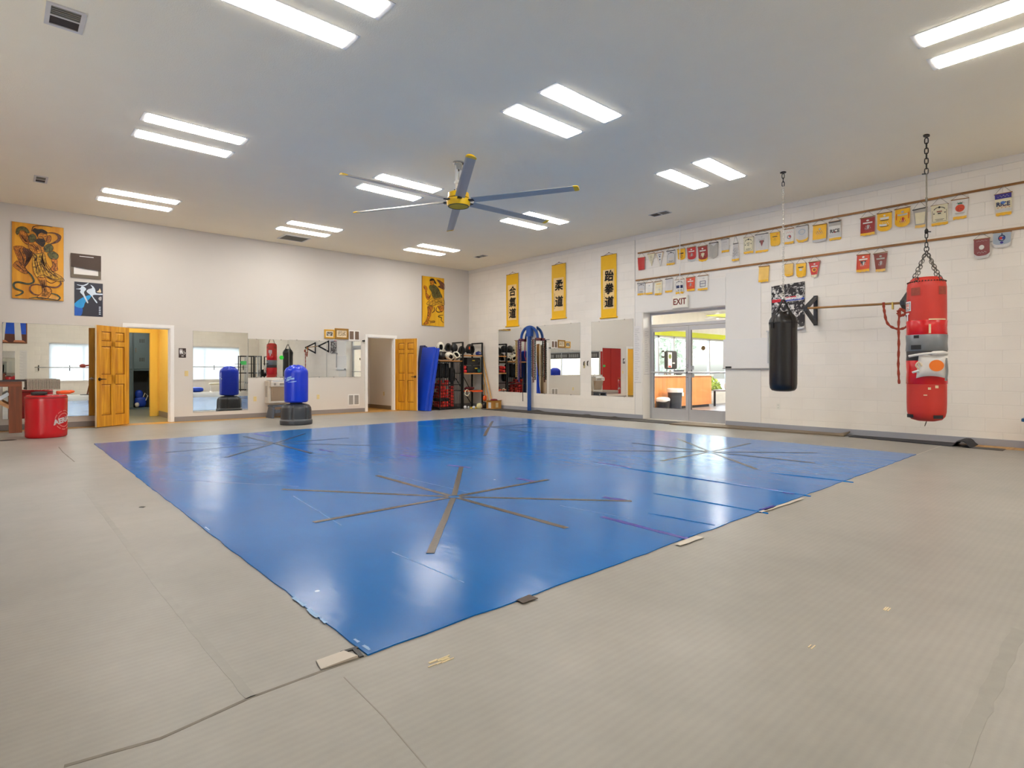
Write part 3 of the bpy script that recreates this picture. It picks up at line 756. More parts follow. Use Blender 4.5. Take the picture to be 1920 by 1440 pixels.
# low creases in the vinyl
for k, (a, b_) in enumerate((((1115, 869), (1520, 930)), ((1440, 886), (1600, 904)), ((1225, 925), (1440, 962)), ((1215, 962), (1340, 985)))):
    P = floor_pts(a, b_); q = smooth2([(P[0][0], P[0][1], MT - .006), ((P[0][0] + P[1][0]) / 2, (P[0][1] + P[1][1]) / 2 + .02, MT - .002), (P[1][0], P[1][1], MT - .006)], 8)
    MB().tube(q, .009, 8).build('crease', m_mat, tm)
for k, (a, b_) in enumerate((((300, 898), (560, 912)), ((735, 1035), (870, 1092)), ((550, 930), (640, 985)), ((710, 885), (900, 928)), ((1050, 948), (1180, 972)))):
    strip(floor_pts(a, b_), .008, seed=k, t=.0006).build('scuff', mat('pale scuff', (58, 132, 196), .4), tm, smooth=False)
m_tape = mat('grey brown floor tape', (64, 53, 40), .28, .15, var=.25, scale=9, bump=.2, bscale=60)
m_tape2 = mat('dark floor tape', (44, 46, 56), .3, .1, var=.3, scale=9)
m_purple = mat('purple tape', (42, 38, 146), .35, var=.3, scale=12)
STARS = (('tape star of eight grey brown strips, nearest the bare mat corner with the loose strip', (3.01, 4.12), m_tape, [(-1.02, 1.35), (1.04, -1.16), (0, 1.39), (0, -1.36), (-1.28, 0), (1.19, 0), (.99, 1.21), (-1.04, -1.18)]),
         ('tape star on the mat before the blue freestanding bag', (3.16, 9.0), m_tape2, [(-1.08, 1.07), (1.0, -1.22), (-1.46, 0), (1.18, -.1), (-.97, -1.02), (.88, 1.0), (-.05, 1.3), (0, -1.42)]),
         ('tape star on the mat corner towards the equipment rack', (7.28, 8.77), m_tape2, [(-.95, 1.14), (.97, -1.16), (.04, 1.38), (-.1, -1.36), (-1.2, 0), (1.15, -.1), (.9, .97), (-1.07, -1.16)]),
         ('tape star in the bright reflection of the glass door', (7.32, 4.03), m_tape, [(1.02, 1.15), (-.91, -1.07), (-1.2, 0), (1.31, .06), (-1.1, 1.2), (.98, -1.02), (.06, -1.34), (0, 1.3)]))
for si, (lb, (cx, cy), m, arms) in enumerate(STARS):
    t = thing('tape_star', lb, 'tape marking', (cx, cy, MT), 0, 'tape stars on the blue mat')
    for k, (dx, dy) in enumerate(arms):
        s_ = .05 / math.hypot(dx, dy)
        nm = m_tape if (si == 2 and k == 7) else m
        strip([(dx * s_, dy * s_), (dx, dy)], .050, 0.0, t=.0012 + .0003 * k, ragged=.06, seed=si * 10 + k).build('strip', nm, t, smooth=False)
PT = (('purple tape strip at the open mat edge, longest of the purple ones', (1128, 969), (1292, 1011), .05), ('purple tape scrap by the tip of the longest star arm', (1131, 932), (1172, 938), .06), ('purple tape scrap past the top star arm', (970, 897), (1002, 903), .06),
      ('purple tape scrap across the end of a star arm', (840, 872), (882, 877), .055), ('purple tape scrap near the mat middle', (750, 853), (782, 857), .07), ('broken purple tape line across the door reflection', (1282, 894), (1458, 920), .035),
      ('short purple tape before the broken tape line', (1122, 867), (1182, 877), .045), ('stub of purple tape past the broken tape line', (1468, 923), (1490, 926), .05), ('thin dark tape behind the blue-bag star', (598, 843), (625, 847), .05), ('short dark tape by the equipment rack star', (972, 818), (990, 816), .04),
      ('dark tape stub at the far mat edge before the blue bag', (478, 813), (506, 819), .05))
for k, (lb, a, b_, w_) in enumerate(PT):
    P = floor_pts(a, b_)
    tag(strip(P, w_, seed=70 + k, ragged=.25).build('tape_strip', m_purple, smooth=False), lb, 'tape', 'loose tape on the blue mat')
for k, (a, b_, w_) in enumerate((((545, 1120), (566, 1136), .016), ((572, 1141), (592, 1157), .02), ((596, 1160), (606, 1168), .014), ((660, 1198), (668, 1204), .012), ((676, 1210), (688, 1219), .014), ((380, 988), (388, 994), .012))):
    strip(floor_pts((a[0] + 5, a[1]), (b_[0] + 5, b_[1])), w_, seed=40 + k, t=.0006, ragged=.5).build('edge_print', mat('worn pale print', (140, 176, 214), .5), tm, smooth=False)
for k, (lb, x, y, n) in enumerate((('cluster of pale splinters on the bare floor in front of the mat corner', 828, 1239, 9), ('pale speck on the bare floor towards the block wall', 1665, 1143, 3), ('small pale speck on the bare floor, nearer than the other speck', 1518, 1212, 2))):
    rr = random.Random(50 + k); mb = MB(); x0_, y0_ = onZ(x, y)
    for i in range(n):
        a = rr.uniform(.2, 1.3); L_ = rr.uniform(.015, .03); cx_, cy_ = x0_ + rr.uniform(-.045, .045) * (n > 3), y0_ + rr.uniform(-.02, .02)
        mb.box(cx_ - L_, cx_ + L_, cy_ - .002, cy_ + .002, .0006, .003)
    tag(mb.build('floor_debris', mat('pale splinter', (226, 208, 168), .7), smooth=False), lb, 'debris', None, 'stuff')
# edge debris: lifted tape and a loose threshold strip at the near corner
m_beige = mat('beige plastic strip', (190, 180, 166), .45, var=.1)
P = [onZ(x, y) for x, y in ((602, 1257), (672, 1235))]
t = thing('threshold_strip', 'loose beige plastic strip lying at the near mat corner', 'strip', (P[0][0], P[0][1], 0), math.atan2(P[1][1] - P[0][1], P[1][0] - P[0][0]))
ln = math.hypot(P[1][0] - P[0][0], P[1][1] - P[0][1])
mb = MB(); mb._a([(0, 0, .002), (ln, .005, .002), (ln - .03, .075, .002), (.005, .075, .002), (0, 0, .006), (ln, .005, .012), (ln - .03, .075, .012), (.005, .075, .006)], [(4, 5, 6, 7), (0, 1, 5, 4), (1, 2, 6, 5), (2, 3, 7, 6), (3, 0, 4, 7), (3, 2, 1, 0)])
mb.build('strip', m_beige, t, smooth=False)
MB().box(ln - .04, ln + .03, .075, .09, .001, .006).box(ln + .005, ln + .022, .0, .075, .001, .006).build('dark_backing', m_black, t, smooth=False)
for k, (lb, a, b_, w_, m) in enumerate((('curled beige tape at the end of the long purple strip', (1270, 1024), (1312, 1008), .05, m_beige), ('beige edge tape along the mat past the purple strip', (1425, 962), (1505, 936), .03, m_beige),
      ('dark scrap of tape on the mat edge', (974, 1131), (1000, 1121), .05, mat('brown scrap', (74, 60, 48), .6)), ('purple scrap on the mat edge', (1430, 958), (1452, 950), .05, m_purple), ('dark bit of tape on the bare floor beside the mat', (262, 951), (271, 951), .03, m_black))):
    P = [onZ(x, y) for x, y in (a, b_)]
    tag(strip(P, w_, z0=.0005 if k == 4 else MT, seed=90 + k, ragged=.3, t=.003).build('tape_scrap', m, smooth=False), lb, 'tape')
# seams of the grey floor mats
m_seam = mat('floor seam tape', (143, 139, 130), .4, var=.12, scale=14)
m_seamd = mat('seam shadow gap', (122, 115, 104), .7, var=.3, scale=20)
def seam(label, pts, w_, m):
    P = [onZ(x, y) for x, y in pts]
    return tag(strip(P, w_, z0=0, t=.0008, seed=len(pts) + int(pts[0][0]), ragged=.18).build('trim_10', m, smooth=False), label, None, None, 'structure')
seam('taped seam in the bare grey floor beside the mat', [(160, 918), (196, 965), (310, 1115), (470, 1308)], .034, m_seam)
seam('dark open seam across the bare floor to the mat corner', [(120, 1437), (300, 1385), (470, 1308), (600, 1260), (690, 1228)], .014, m_seamd)
seam('taped floor seam at the edge of the view', [(1910, 1180), (1790, 1440)], .05, m_seam)
seam('fine seam from the loose strip', [(645, 1270), (720, 1345), (800, 1440)], .004, mat('hairline seam', (138, 132, 122), .6))
seam('fine seam from the far mat corner to the runner', [(1718, 853), (1765, 836)], .012, mat('pale seam', (196, 190, 178), .5))
seam('fine seam along the floor before the doors', [(110, 838), (118, 848), (140, 866)], .012, m_seamd)

# ---------------------------------------------------------------- ceiling fan
m_fanblade = mat('fan blade grey', (182, 177, 168), .4, .2, var=.03)
m_fanyel = mat('fan yellow', (244, 196, 8), .35, var=.03)
FZ = 3.72
t = thing('ceiling_fan', 'large yellow-hubbed ceiling fan with six grey blades', 'ceiling fan', (5.19, 6.985, 0))
MB().lathe([(.085, HC - .02), (.085, HC)], 20).lathe([(.05, HC - .12), (.06, HC - .02)], 16).build('ceiling_plate', m_chrome, t)
MB().tube([(-.035, 0, HC - .02), (-.035, 0, FZ + .12)], .022, 10).tube([(.04, 0, HC - .02), (.04, 0, FZ + .12)], .022, 10).lathe([(.055, HC - .34), (.066, HC - .33), (.066, HC - .3), (.055, HC - .29)], 16).build('downrod', m_white, t)
MB().box(.02, .06, -.07, -.05, HC - .42, HC - .385).box(.02, .06, -.07, -.05, HC - .37, HC - .345).build('cable_clip', m_black, t, smooth=False)
mb = MB(); mb.lathe([(.06, FZ + .125), (.12, FZ + .12), (.158, FZ + .1), (.162, FZ + .03), (.15, FZ + .026)], 36)
mb.build('motor_cover', m_fanyel, t)
MB().lathe([(.148, FZ + .03), (.15, FZ + .012)], 36).build('gap_ring', m_black, t)
MB().lathe([(.15, FZ + .012), (.178, FZ + .006), (.18, FZ - .05), (.165, FZ - .09), (.158, FZ - .093)], 36).build('hub', m_fanyel, t)
MB().lathe([(.158, FZ - .09), (.158, FZ - .1), (.146, FZ - .1), (.146, FZ - .09)], 36).build('seal_ring', m_black, t)
MB().lathe([(.146, FZ - .088), (.146, FZ - .096), (.1, FZ - .099), (.01, FZ - .1)], 36).build('hub_cap', mat('fan cap yellow', (222, 176, 20), .45), t)
MB().box(-.05, .05, -.05, .05, FZ + .12, FZ + .165).build('bracket', m_black, t, smooth=False)
for k in range(6):
    th = math.radians(178.1 - 60 * k)
    R_ = Matrix.Rotation(th, 4, 'Z')
    P_ = Matrix.Rotation(math.radians(-13), 4, 'X')
    mb = MB(); prof = []
    for i in range(13):
        q = 2 * PI * i / 12
    def sec(r, w_, tk):
        out = []
        for i in range(12):
            q = 2 * PI * i / 12
            out.append(P_ @ Vector((r, w_ / 2 * math.cos(q), tk * math.sin(q) * (1 - .3 * math.cos(q)) + .012 * (1 - math.cos(q) ** 2))))
        return out
    rows = [sec(r, .15 - .02 * (r / 1.85), .010) for r in (.235, .8, 1.4, 1.80)]
    vsx = [R_ @ p for row in rows for p in row]
    fs = [(i * 12 + j, (i + 1) * 12 + j, (i + 1) * 12 + (j + 1) % 12, i * 12 + (j + 1) % 12) for i in range(3) for j in range(12)]
    mb._a(vsx, fs + [tuple(range(12)), tuple(range(47, 35, -1))])
    bl = mb.build('blade', m_fanblade, t, loc=(0, 0, FZ - .02))
    rows = [sec(r, w_, h_) for r, w_, h_ in ((1.795, .138, .0125), (1.84, .138, .0135), (1.865, .11, .011))]
    mb = MB(); mb._a([R_ @ p for row in rows for p in row], [(i * 12 + j, (i + 1) * 12 + j, (i + 1) * 12 + (j + 1) % 12, i * 12 + (j + 1) % 12) for i in range(2) for j in range(12)] + [tuple(range(12)), tuple(range(35, 23, -1))])
    mb.build('tip', m_fanyel, bl)
    mb = MB(); mb.T = R_; mb.box(.16, .25, -.035, .035, -.008, .008).build('blade_iron', m_black, bl, smooth=False)
# ceiling vents
m_vent = mat('vent enamel', (216, 212, 206), .45); m_ventd = mat('vent dark inside', (58, 50, 46), .7); m_ventg = mat('vent grey slats', (128, 124, 112), .5)
def ceil_vent(label, x0, x1, y0, y1, halves, b_=.035, cols=None):
    t = thing('ceiling_vent', label, 'vent', ((x0 + x1) / 2, (y0 + y1) / 2, HC))
    w_, d_ = (x1 - x0) / 2, (y1 - y0) / 2
    mb = MB(); mb.box(-w_, w_, -d_, -d_ + b_, -.012, 0).box(-w_, w_, d_ - b_, d_, -.012, 0).box(-w_, -w_ + b_, -d_ + b_, d_ - b_, -.012, 0).box(w_ - b_, w_, -d_ + b_, d_ - b_, -.012, 0)
    if halves == 'y': mb.box(-w_ + b_, w_ - b_, -.012, .012, -.012, 0)
    mb.build('frame', m_vent, t, smooth=False)
    MB().box(-w_ + b_, w_ - b_, -d_ + b_, d_ - b_, -.003, -.001).build('duct', m_ventd, t, smooth=False)
    s_ = MB(); k = 10
    for i in range(k):
        y = -d_ + b_ + (2 * (d_ - b_)) * (i + .5) / k
        if halves == 'y' and y > 0: continue
        s_.box(-w_ + b_, w_ - b_, y - .012, y + .008, -.011, -.004)
    s_.build('slat', m_ventg, t, smooth=False)
ceil_vent('square ceiling vent with one dark half, near the photo corner pair of lamps', .30, .58, 6.28, 6.69, 'y')
ceil_vent('small ceiling vent over the bearded warrior painting', .42, .60, 12.02, 12.42, 'y', .03)
ceil_vent('long grey ceiling grille above the white wall', 4.93, 5.55, 13.34, 13.88, '', .04)
ceil_vent('dark two-part ceiling vent beside the block wall', 9.79, 10.0, 6.33, 6.75, 'y', .012)
ceil_vent('dark small ceiling vent in the corner before the scrolls', 9.8, 10.0, 12.1, 12.5, 'y', .012)
# ---------------------------------------------------------------- pennant rods and pennants on the block wall
m_rod = wood('brown wood strip', (158, 108, 48), (122, 78, 30), 3, 'X', .5, 0)
def rod(label, pa, pb):
    (ya, za), (yb, zb) = pa, pb
    t = thingB('hanging_rail', label, 'wooden rail', ya, za, 'pennant rails on the block wall')
    L_ = ya - yb; s_ = (zb - za) / L_
    mb = MB(); mb._a([(0, -.03, -.017), (L_, -.03, -.017 + s_ * L_), (L_, -.014, -.017 + s_ * L_), (0, -.014, -.017), (0, -.03, .017), (L_, -.03, .017 + s_ * L_), (L_, -.014, .017 + s_ * L_), (0, -.014, .017)],
          [(0, 3, 2, 1), (4, 5, 6, 7), (0, 1, 5, 4), (1, 2, 6, 5), (2, 3, 7, 6), (3, 0, 4, 7)])
    mb.build('strip', m_rod, t, smooth=False)
    q = MB()
    for i in range(8):
        x = .1 + i * (L_ - .2) / 7
        q.box(x - .012, x + .012, -.014, 0, s_ * x - .012, s_ * x + .012)
    q.build('screw_block', m_rod, t, smooth=False)
rod('upper long brown wooden rail holding most of the pennants', onB(1196, 475, .02), (.3, 3.869))
rod('lower long brown wooden rail, under the first one', onB(1192, 526, .02), (.3, 3.205))
CLR = {'red': (196, 36, 30), 'dred': (156, 40, 34), 'white': (226, 222, 214), 'cream': (228, 218, 184), 'grey': (176, 170, 160), 'lgrey': (206, 202, 198), 'yel': (244, 186, 18), 'pale': (238, 194, 100), 'orange': (216, 72, 36),
       'brown': (140, 62, 50), 'maroon': (138, 70, 70), 'bluegrey': (160, 172, 184), 'black': (40, 38, 40), 'blue': (32, 60, 140), 'navy': (30, 40, 84), 'green': (44, 110, 90), 'violet': (52, 40, 132), 'lblue': (80, 120, 196), 'gold': (240, 184, 36), 'silver': (190, 188, 184)}
def cl(k): return mat('cloth ' + k, CLR[k], .45, var=.1, scale=18, bump=.15, bscale=30)
def rodz(y, low): # height of the rail above a pennant
    return (3.869 if not low else 3.241 + (3.205 - 3.241) * (7.99 - y) / 7.69)
def pennant(px0, px1, py0, py1, low, shape, col, fringe, prints, label, taper=0.0, twist=0.0):
    off = .045
    cx = (px0 + px1) / 2
    y, zt = onB(cx, py0 + 2, off); _, zb = onB(cx, py1 - 2, off)
    y0, _ = onB(px0, py0, off); y1, _ = onB(px1, py0, off)
    w_ = (y0 - y1) * (.96 if twist == 0 else 1); h = zt - zb
    t = thingB('pennant', label, 'pennant', y, zt, 'pennants hung along the block wall')
    rr = random.Random(int(px0 * 7 + py0)); ph = rr.uniform(0, 6); tilt = rr.uniform(-.02, .02)
    fr = .0 if not fringe else (.042 if fringe in ('gold', 'pale') else .045)
    def width(v):                                       # v = 0 top .. 1 bottom
        if shape == 'tri': return max(.06, 1 - v * .97)
        return 1 - taper * v
    def drop(u):                                        # lower edge outline, u = -1..1
        if shape == 'shield': return h - h * .17 * abs(u)
        if shape == 'round': return h - h * .13 * u * u * u * u - h * .05 * u * u
        return h
    hh = 1 - fr / h if fringe and shape != 'tri' else 1
    def P(u, v, dy=0.0):
        s_ = u * w_ / 2 * width(v)
        d = drop(u) * v * hh
        yy = -.028 - .008 * math.sin(3 * u + ph) * v - .012 * math.sin(2.2 * v + ph) - dy
        x = s_ * math.cos(twist) + tilt * d; yy -= s_ * math.sin(twist)
        return (x, min(yy, -.006), -d)
    MB().grid(lambda a, b_: P(-1 + 2 * b_, a), 10, 10).build('cloth', cl(col), t)
    if fringe:
        mb = MB()
        if shape == 'tri':
            for s_ in (-1, 1):
                mb.grid(lambda a, b_: P(s_ * (1 - .10 * b_), a, .003), 8, 1)
        else:
            n = 14
            def Q(a, b_):
                u = -1 + 2 * b_; p = P(u, 1, .002); z = fr * (1 + .12 * math.sin(9 * u + ph)) * a
                return (p[0], p[1] - .004 * math.sin(20 * u) * a, p[2] - z)
            mb.grid(Q, 2, n)
        mb.build('fringe', cl(fringe), t)
    MB().tube([(-w_ / 2 * 1.08, -.03, .004), (w_ / 2 * 1.08, -.03, .004 + tilt * .5)], .007, 6).build('stick', m_rod if col not in ('grey', 'lgrey') else m_black, t)
    zr = max(rodz(y, low) - zt, .012)
    if True:
        MB().tube([(-w_ / 2, -.03, .006), (0, -.034, zr)], .0025, 4).tube([(w_ / 2, -.03, .006), (0, -.034, zr)], .0025, 4).tube([(0, -.036, zr), (0, .002, zr)], .003, 4).build('cord', mat('cord grey', (120, 116, 106), .7), t)
    by = {}
    for pr in prints:
        by.setdefault(pr[-1], []).append(pr)
    for c, L_ in by.items():
        mb = MB()
        for kind, u, v, su, sv, _ in L_:
            if kind == 'txt':
                wm = words_mesh(su, sv, .0008, bold=.003, sx=.9)
                for p in wm.v: pass
                wm.v = [(p[0] + u * w_ / 2, P(u, v, .004)[1] + p[1] * .2, -v * h * hh + p[2]) for p in wm.v]
                o = len(mb.v); mb.v += wm.v; mb.f += [tuple(i + o for i in f_) for f_ in wm.f]; mb.mi += wm.mi
                continue
            def G(a, b_):
                if kind == 'bar': uu, vv = u - su + 2 * su * b_, v - sv + 2 * sv * a
                elif kind == 'disc':
                    q = 2 * PI * b_; uu, vv = u + su * a * math.cos(q), v + sv * a * math.sin(q)
                elif kind == 'ring':
                    q = 2 * PI * b_; k = .72 + .28 * a; uu, vv = u + su * k * math.cos(q), v + sv * k * math.sin(q)
                elif kind == 'vee': uu, vv = u + su * (2 * b_ - 1) * (1 - a), v - sv + 2 * sv * a
                elif kind == 'arc':
                    q = PI * (1.1 + .8 * b_); k = 1 - .16 * a; uu, vv = u + su * k * math.cos(q), v + sv * k * math.sin(q)
                else:                                   # brush marks
                    q = 7 * b_; uu, vv = u - su + 2 * su * b_, v + sv * math.sin(q * 3 + u * 9) * (1 if a else .45)
                return P(max(-1, min(1, uu)), max(0, min(1, vv)), .004)
            mb.grid(G, 1 if kind in ('ring', 'arc', 'ink') else 3, 16)
        mb.build('print', cl(c), t)
    return t
B_ = lambda u, v, a, b, c: ('bar', u, v, a, b, c)
Dk = lambda u, v, a, b, c: ('disc', u, v, a, b, c)
Rg = lambda u, v, a, b, c: ('ring', u, v, a, b, c)
Vv = lambda u, v, a, b, c: ('vee', u, v, a, b, c)
Ar = lambda u, v, a, b, c: ('arc', u, v, a, b, c)
Ik = lambda u, v, a, b, c: ('ink', u, v, a, b, c)
fig = lambda c, v=.62: [Ik(0, v, .42, .13, c), B_(.05, v - .02, .13, .12, c), Ik(-.1, v + .12, .3, .07, c)]
cert = [Ar(0, .32, .75, .2, 'black'), Dk(0, .14, .14, .06, 'black'), B_(0, .82, .55, .012, 'black'), B_(0, .88, .4, .01, 'black'), B_(-.84, .6, .02, .3, 'black'), B_(.84, .6, .02, .3, 'black'), B_(0, .94, .84, .008, 'black')]
shop = lambda c, w='white': [Dk(0, .17, .2, .06, w), B_(0, .33, .66, .045, w)] + fig(c)
pennant(1195, 1209, 481, 508, 0, 'rect', 'red', None, [], 'plain red pennant at the wall-panel end of the upper rail', .15)
pennant(1213, 1227, 474, 500, 0, 'tri', 'cream', None, [Ik(0, .3, .4, .1, 'black'), Ik(0, .5, .3, .08, 'black'), Ik(0, .16, .4, .05, 'black')], 'grey pointed pennant with black scribble, next to the plain red one')
pennant(1229, 1243, 472, 501, 0, 'tri', 'white', 'gold', [Dk(0, .28, .2, .06, 'navy'), B_(0, .5, .3, .03, 'navy'), B_(0, .14, .4, .02, 'navy')], 'white pointed pennant with gold tip, beside the grey pointed one')
pennant(1249, 1265, 468, 498.5, 0, 'rect', 'lgrey', 'gold', cert + [Ik(0, .62, .4, .06, 'gold')], 'white certificate pennant with arched lettering between pointed and yellow pennants')
pennant(1269, 1284, 465, 489, 0, 'round', 'yel', None, [B_(0, .4, .6, .05, 'black'), Rg(0, .65, .3, .13, 'black')], 'small yellow pennant behind the white exit-sign wire', .05)
pennant(1287, 1304, 462, 492, 0, 'round', 'red', 'silver', shop('silver'), 'red pennant with white kicking figure, beside the small yellow one', .04)
pennant(1307.5, 1325.5, 460, 492, 0, 'round', 'dred', 'gold', shop('cream') + [Vv(0, .7, .4, .18, 'cream')], 'dark red pennant with pale emblem and gold fringe')
pennant(1328.5, 1345.5, 453, 487, 0, 'shield', 'grey', None, [Vv(0, .12, .8, .1, 'lgrey')], 'blank grey pennant with a pointed lower edge')
pennant(1351, 1366, 447, 474.5, 0, 'rect', 'lgrey', 'gold', [B_(0, .5, .5, .02, 'silver'), B_(0, .25, .6, .04, 'silver')], 'small pale grey pennant with gold fringe, beside the blank grey one')
pennant(1374, 1383.5, 455, 491, 0, 'rect', 'lgrey', 'gold', [Ik(0, .35, .8, .1, 'black'), Ik(0, .55, .8, .12, 'black'), Ik(0, .75, .8, .1, 'black')], 'narrow twisted black and white pennant on a long cord', -.5)
pennant(1393.5, 1412.5, 443, 477, 0, 'rect', 'cream', 'gold', cert + [B_(0, .42, .3, .02, 'black'), Dk(-.6, .52, .12, .03, 'black'), Dk(.6, .48, .12, .03, 'black'), B_(0, .55, .2, .02, 'black')], 'cream certificate pennant with black print, beside the narrow twisted one')
pennant(1415, 1439.5, 437, 474.5, 0, 'rect', 'lgrey', 'gold', [Vv(0, .58, .34, .2, 'maroon'), B_(0, .46, .36, .05, 'green'), Dk(0, .16, .14, .05, 'silver'), B_(0, .32, .5, .05, 'silver')], 'wide silver pennant with a green and maroon shield')
pennant(1443, 1462, 434, 463, 0, 'round', 'yel', 'gold', [B_(0, .36, .5, .035, 'black'), Ik(0, .6, .25, .12, 'black'), B_(.5, .16, .2, .03, 'orange')], 'yellow pennant with black figure next to the black bag chain')
pennant(1470, 1488, 427, 459, 0, 'rect', 'white', 'gold', [Ik(0, .25, .7, .07, 'orange'), Rg(-.05, .62, .42, .16, 'navy'), Dk(.1, .58, .25, .09, 'orange')], 'white pennant with red lettering over a swirl ball')
pennant(1492, 1515, 422, 456, 0, 'round', 'lgrey', 'gold', [Rg(0, .42, .62, .22, 'bluegrey'), Ik(0, .42, .4, .12, 'silver'), B_(0, .74, .6, .015, 'silver')], 'white pennant with a pale circle emblem and curved gold edge')
pennant(1523, 1549.5, 419, 455, 0, 'rect', 'yel', 'silver', [Ik(0, .46, .6, .12, 'pale'), Dk(0, .3, .18, .07, 'silver'), Ik(0, .6, .5, .1, 'silver'), Ik(-.1, .5, .5, .1, 'brown')], 'wide shiny yellow pennant between the white circle and grey-topped ones')
pennant(1553, 1576.5, 413, 451.5, 0, 'rect', 'white', 'gold', [B_(0, .03, .98, .045, 'black'), B_(0, .17, .98, .1, 'grey'), ('txt', 0, .6, 'RICE', .085, 'black'), Dk(0, .66, .16, .05, 'red'), B_(0, .84, .98, .1, 'lgrey')], 'white pennant with grey top band and big black lettering')
pennant(1612, 1640, 406, 443, 0, 'rect', 'dred', 'gold', shop('silver') + [Ik(0, .9, .7, .05, 'orange')], 'deep red pennant with white lettering and ragged gold fringe')
pennant(1643.5, 1672, 397, 435, 0, 'round', 'yel', None, [Dk(0, .14, .16, .05, 'white'), B_(0, .29, .6, .06, 'white'), B_(0, .4, .56, .02, 'black'), Ik(.1, .58, .5, .08, 'white'), B_(0, .74, .56, .015, 'black'), B_(-.2, .66, .5, .05, 'white')], 'yellow pennant with white and black print beside the deep red one')
pennant(1676.5, 1706, 389, 427, 0, 'round', 'yel', None, shop('red', 'silver') + [Ik(0, .72, .4, .1, 'white'), B_(-.8, .45, .05, .2, 'orange'), B_(.8, .45, .05, .2, 'orange')], 'yellow pennant with red figure near the red bag chain')
pennant(1710.5, 1738, 390, 428.5, 0, 'rect', 'grey', 'pale', [B_(0, .55, .8, .36, 'cream'), Ar(0, .38, .8, .2, 'grey'), Ik(0, .36, .3, .06, 'gold'), Dk(-.1, .74, .1, .03, 'black'), Dk(.5, .72, .1, .03, 'red'), B_(-.1, .86, .2, .04, 'bluegrey')], 'tapering cream pennant behind the red bag chain', .28)
pennant(1745, 1777.5, 382, 423.5, 0, 'rect', 'cream', 'gold', cert + [B_(0, .38, .32, .03, 'brown'), B_(0, .48, .2, .03, 'black'), Dk(-.66, .48, .1, .03, 'black'), Dk(.66, .46, .1, .03, 'black')], 'wide cream certificate pennant just past the red bag chain')
pennant(1783, 1816, 371, 412, 0, 'rect', 'white', 'gold', [Dk(0, .52, .62, .22, 'orange'), Dk(.05, .62, .4, .08, 'dred'), B_(0, .24, .3, .04, 'green'), Ik(0, .2, .5, .05, 'brown'), Ik(.1, .5, .4, .08, 'black'), B_(0, .8, .7, .02, 'grey'), B_(0, .86, .6, .015, 'grey')], 'white pennant with a big orange red fruit print', .2)
pennant(1864, 1897.5, 361, 405, 0, 'rect', 'cream', 'gold', [B_(0, .13, .98, .13, 'violet'), Ik(0, .13, .7, .07, 'silver'), ('txt', 0, .56, 'RICE', .085, 'navy'), Dk(-.05, .48, .3, .08, 'lblue'), Ik(0, .7, .8, .07, 'red'), B_(0, .87, .98, .08, 'lgrey')], 'pennant with violet top and blue starburst, last on the upper rail', .08)
# lower rail
pennant(1194, 1208.8, 529, 555, 1, 'rect', 'lgrey', 'gold', cert + [Ik(0, .6, .4, .07, 'gold')], 'white certificate pennant at the wall-panel end of the lower rail')
pennant(1210, 1223.5, 528, 554, 1, 'rect', 'white', 'gold', [Dk(0, .3, .2, .05, 'bluegrey'), Ik(0, .6, .3, .1, 'lgrey')], 'plain white pennant with a tiny blue mark on the lower rail')
pennant(1226.5, 1240.5, 526, 555, 1, 'rect', 'cream', 'gold', [B_(0, .2, .6, .04, 'pale'), B_(.2, .7, .4, .06, 'lgrey'), B_(0, .45, .7, .01, 'pale')], 'creamy yellow faded pennant on the lower rail', .05)
pennant(1246.5, 1260.5, 521, 550, 1, 'rect', 'lgrey', 'gold', [Ik(.1, .4, .4, .06, 'white')], 'shiny blank silver pennant with gold fringe on the lower rail')
pennant(1264.5, 1282, 522.5, 552.5, 1, 'rect', 'white', 'gold', cert + [B_(0, .58, .72, .12, 'navy'), Dk(.1, .58, .2, .08, 'lblue')], 'white pennant with a dark blue block, above the exit sign')
pennant(1285.5, 1303, 518.5, 547.5, 1, 'rect', 'orange', 'gold', shop('silver') + [Ik(0, .82, .6, .06, 'gold')], 'orange red pennant with white emblem above the exit sign', .1)
pennant(1307.5, 1327, 515, 546, 1, 'rect', 'white', 'gold', [B_(0, .62, .56, .02, 'navy'), B_(-.54, .66, .05, .22, 'navy'), B_(.54, .66, .05, .22, 'navy'), B_(0, .86, .56, .02, 'navy'), B_(0, .42, .56, .02, 'navy'), Ik(0, .66, .4, .12, 'bluegrey'), Ik(.1, .2, .2, .06, 'black')], 'white pennant with a square blue line emblem and gold fringe')
pennant(1421.5, 1442, 497, 530.5, 1, 'rect', 'pale', 'gold', [], 'plain pale yellow pennant above the smooth white panels', .05)
pennant(1470, 1487, 493, 520, 1, 'round', 'pale', 'gold', [], 'plain pale yellow pennant partly behind the black bag chain')
pennant(1492, 1511, 492, 521.5, 1, 'round', 'yel', 'gold', [B_(0, .34, .56, .045, 'black'), B_(0, .54, .3, .1, 'white')], 'yellow pennant with a white square above the photo poster')
pennant(1515, 1537.5, 489, 521.5, 1, 'rect', 'red', 'cream', [Dk(0, .16, .18, .055, 'lgrey'), B_(0, .34, .66, .04, 'white'), Rg(0, .62, .6, .17, 'gold'), Dk(0, .62, .3, .1, 'brown')], 'tapering red pennant with yellow ring beside the photo poster', .5)
pennant(1605.5, 1631, 475, 511.5, 1, 'rect', 'orange', 'gold', shop('white') + [Vv(0, .6, .5, .16, 'black'), B_(-.88, .5, .06, .4, 'red')], 'bright orange red pennant with black triangle on the lower rail')
pennant(1636.5, 1663.5, 473, 511, 1, 'rect', 'brown', 'pale', shop('silver', 'grey') + [Ik(.3, .3, .3, .06, 'silver')], 'brown red tapering pennant beside the bright orange red one', .3)
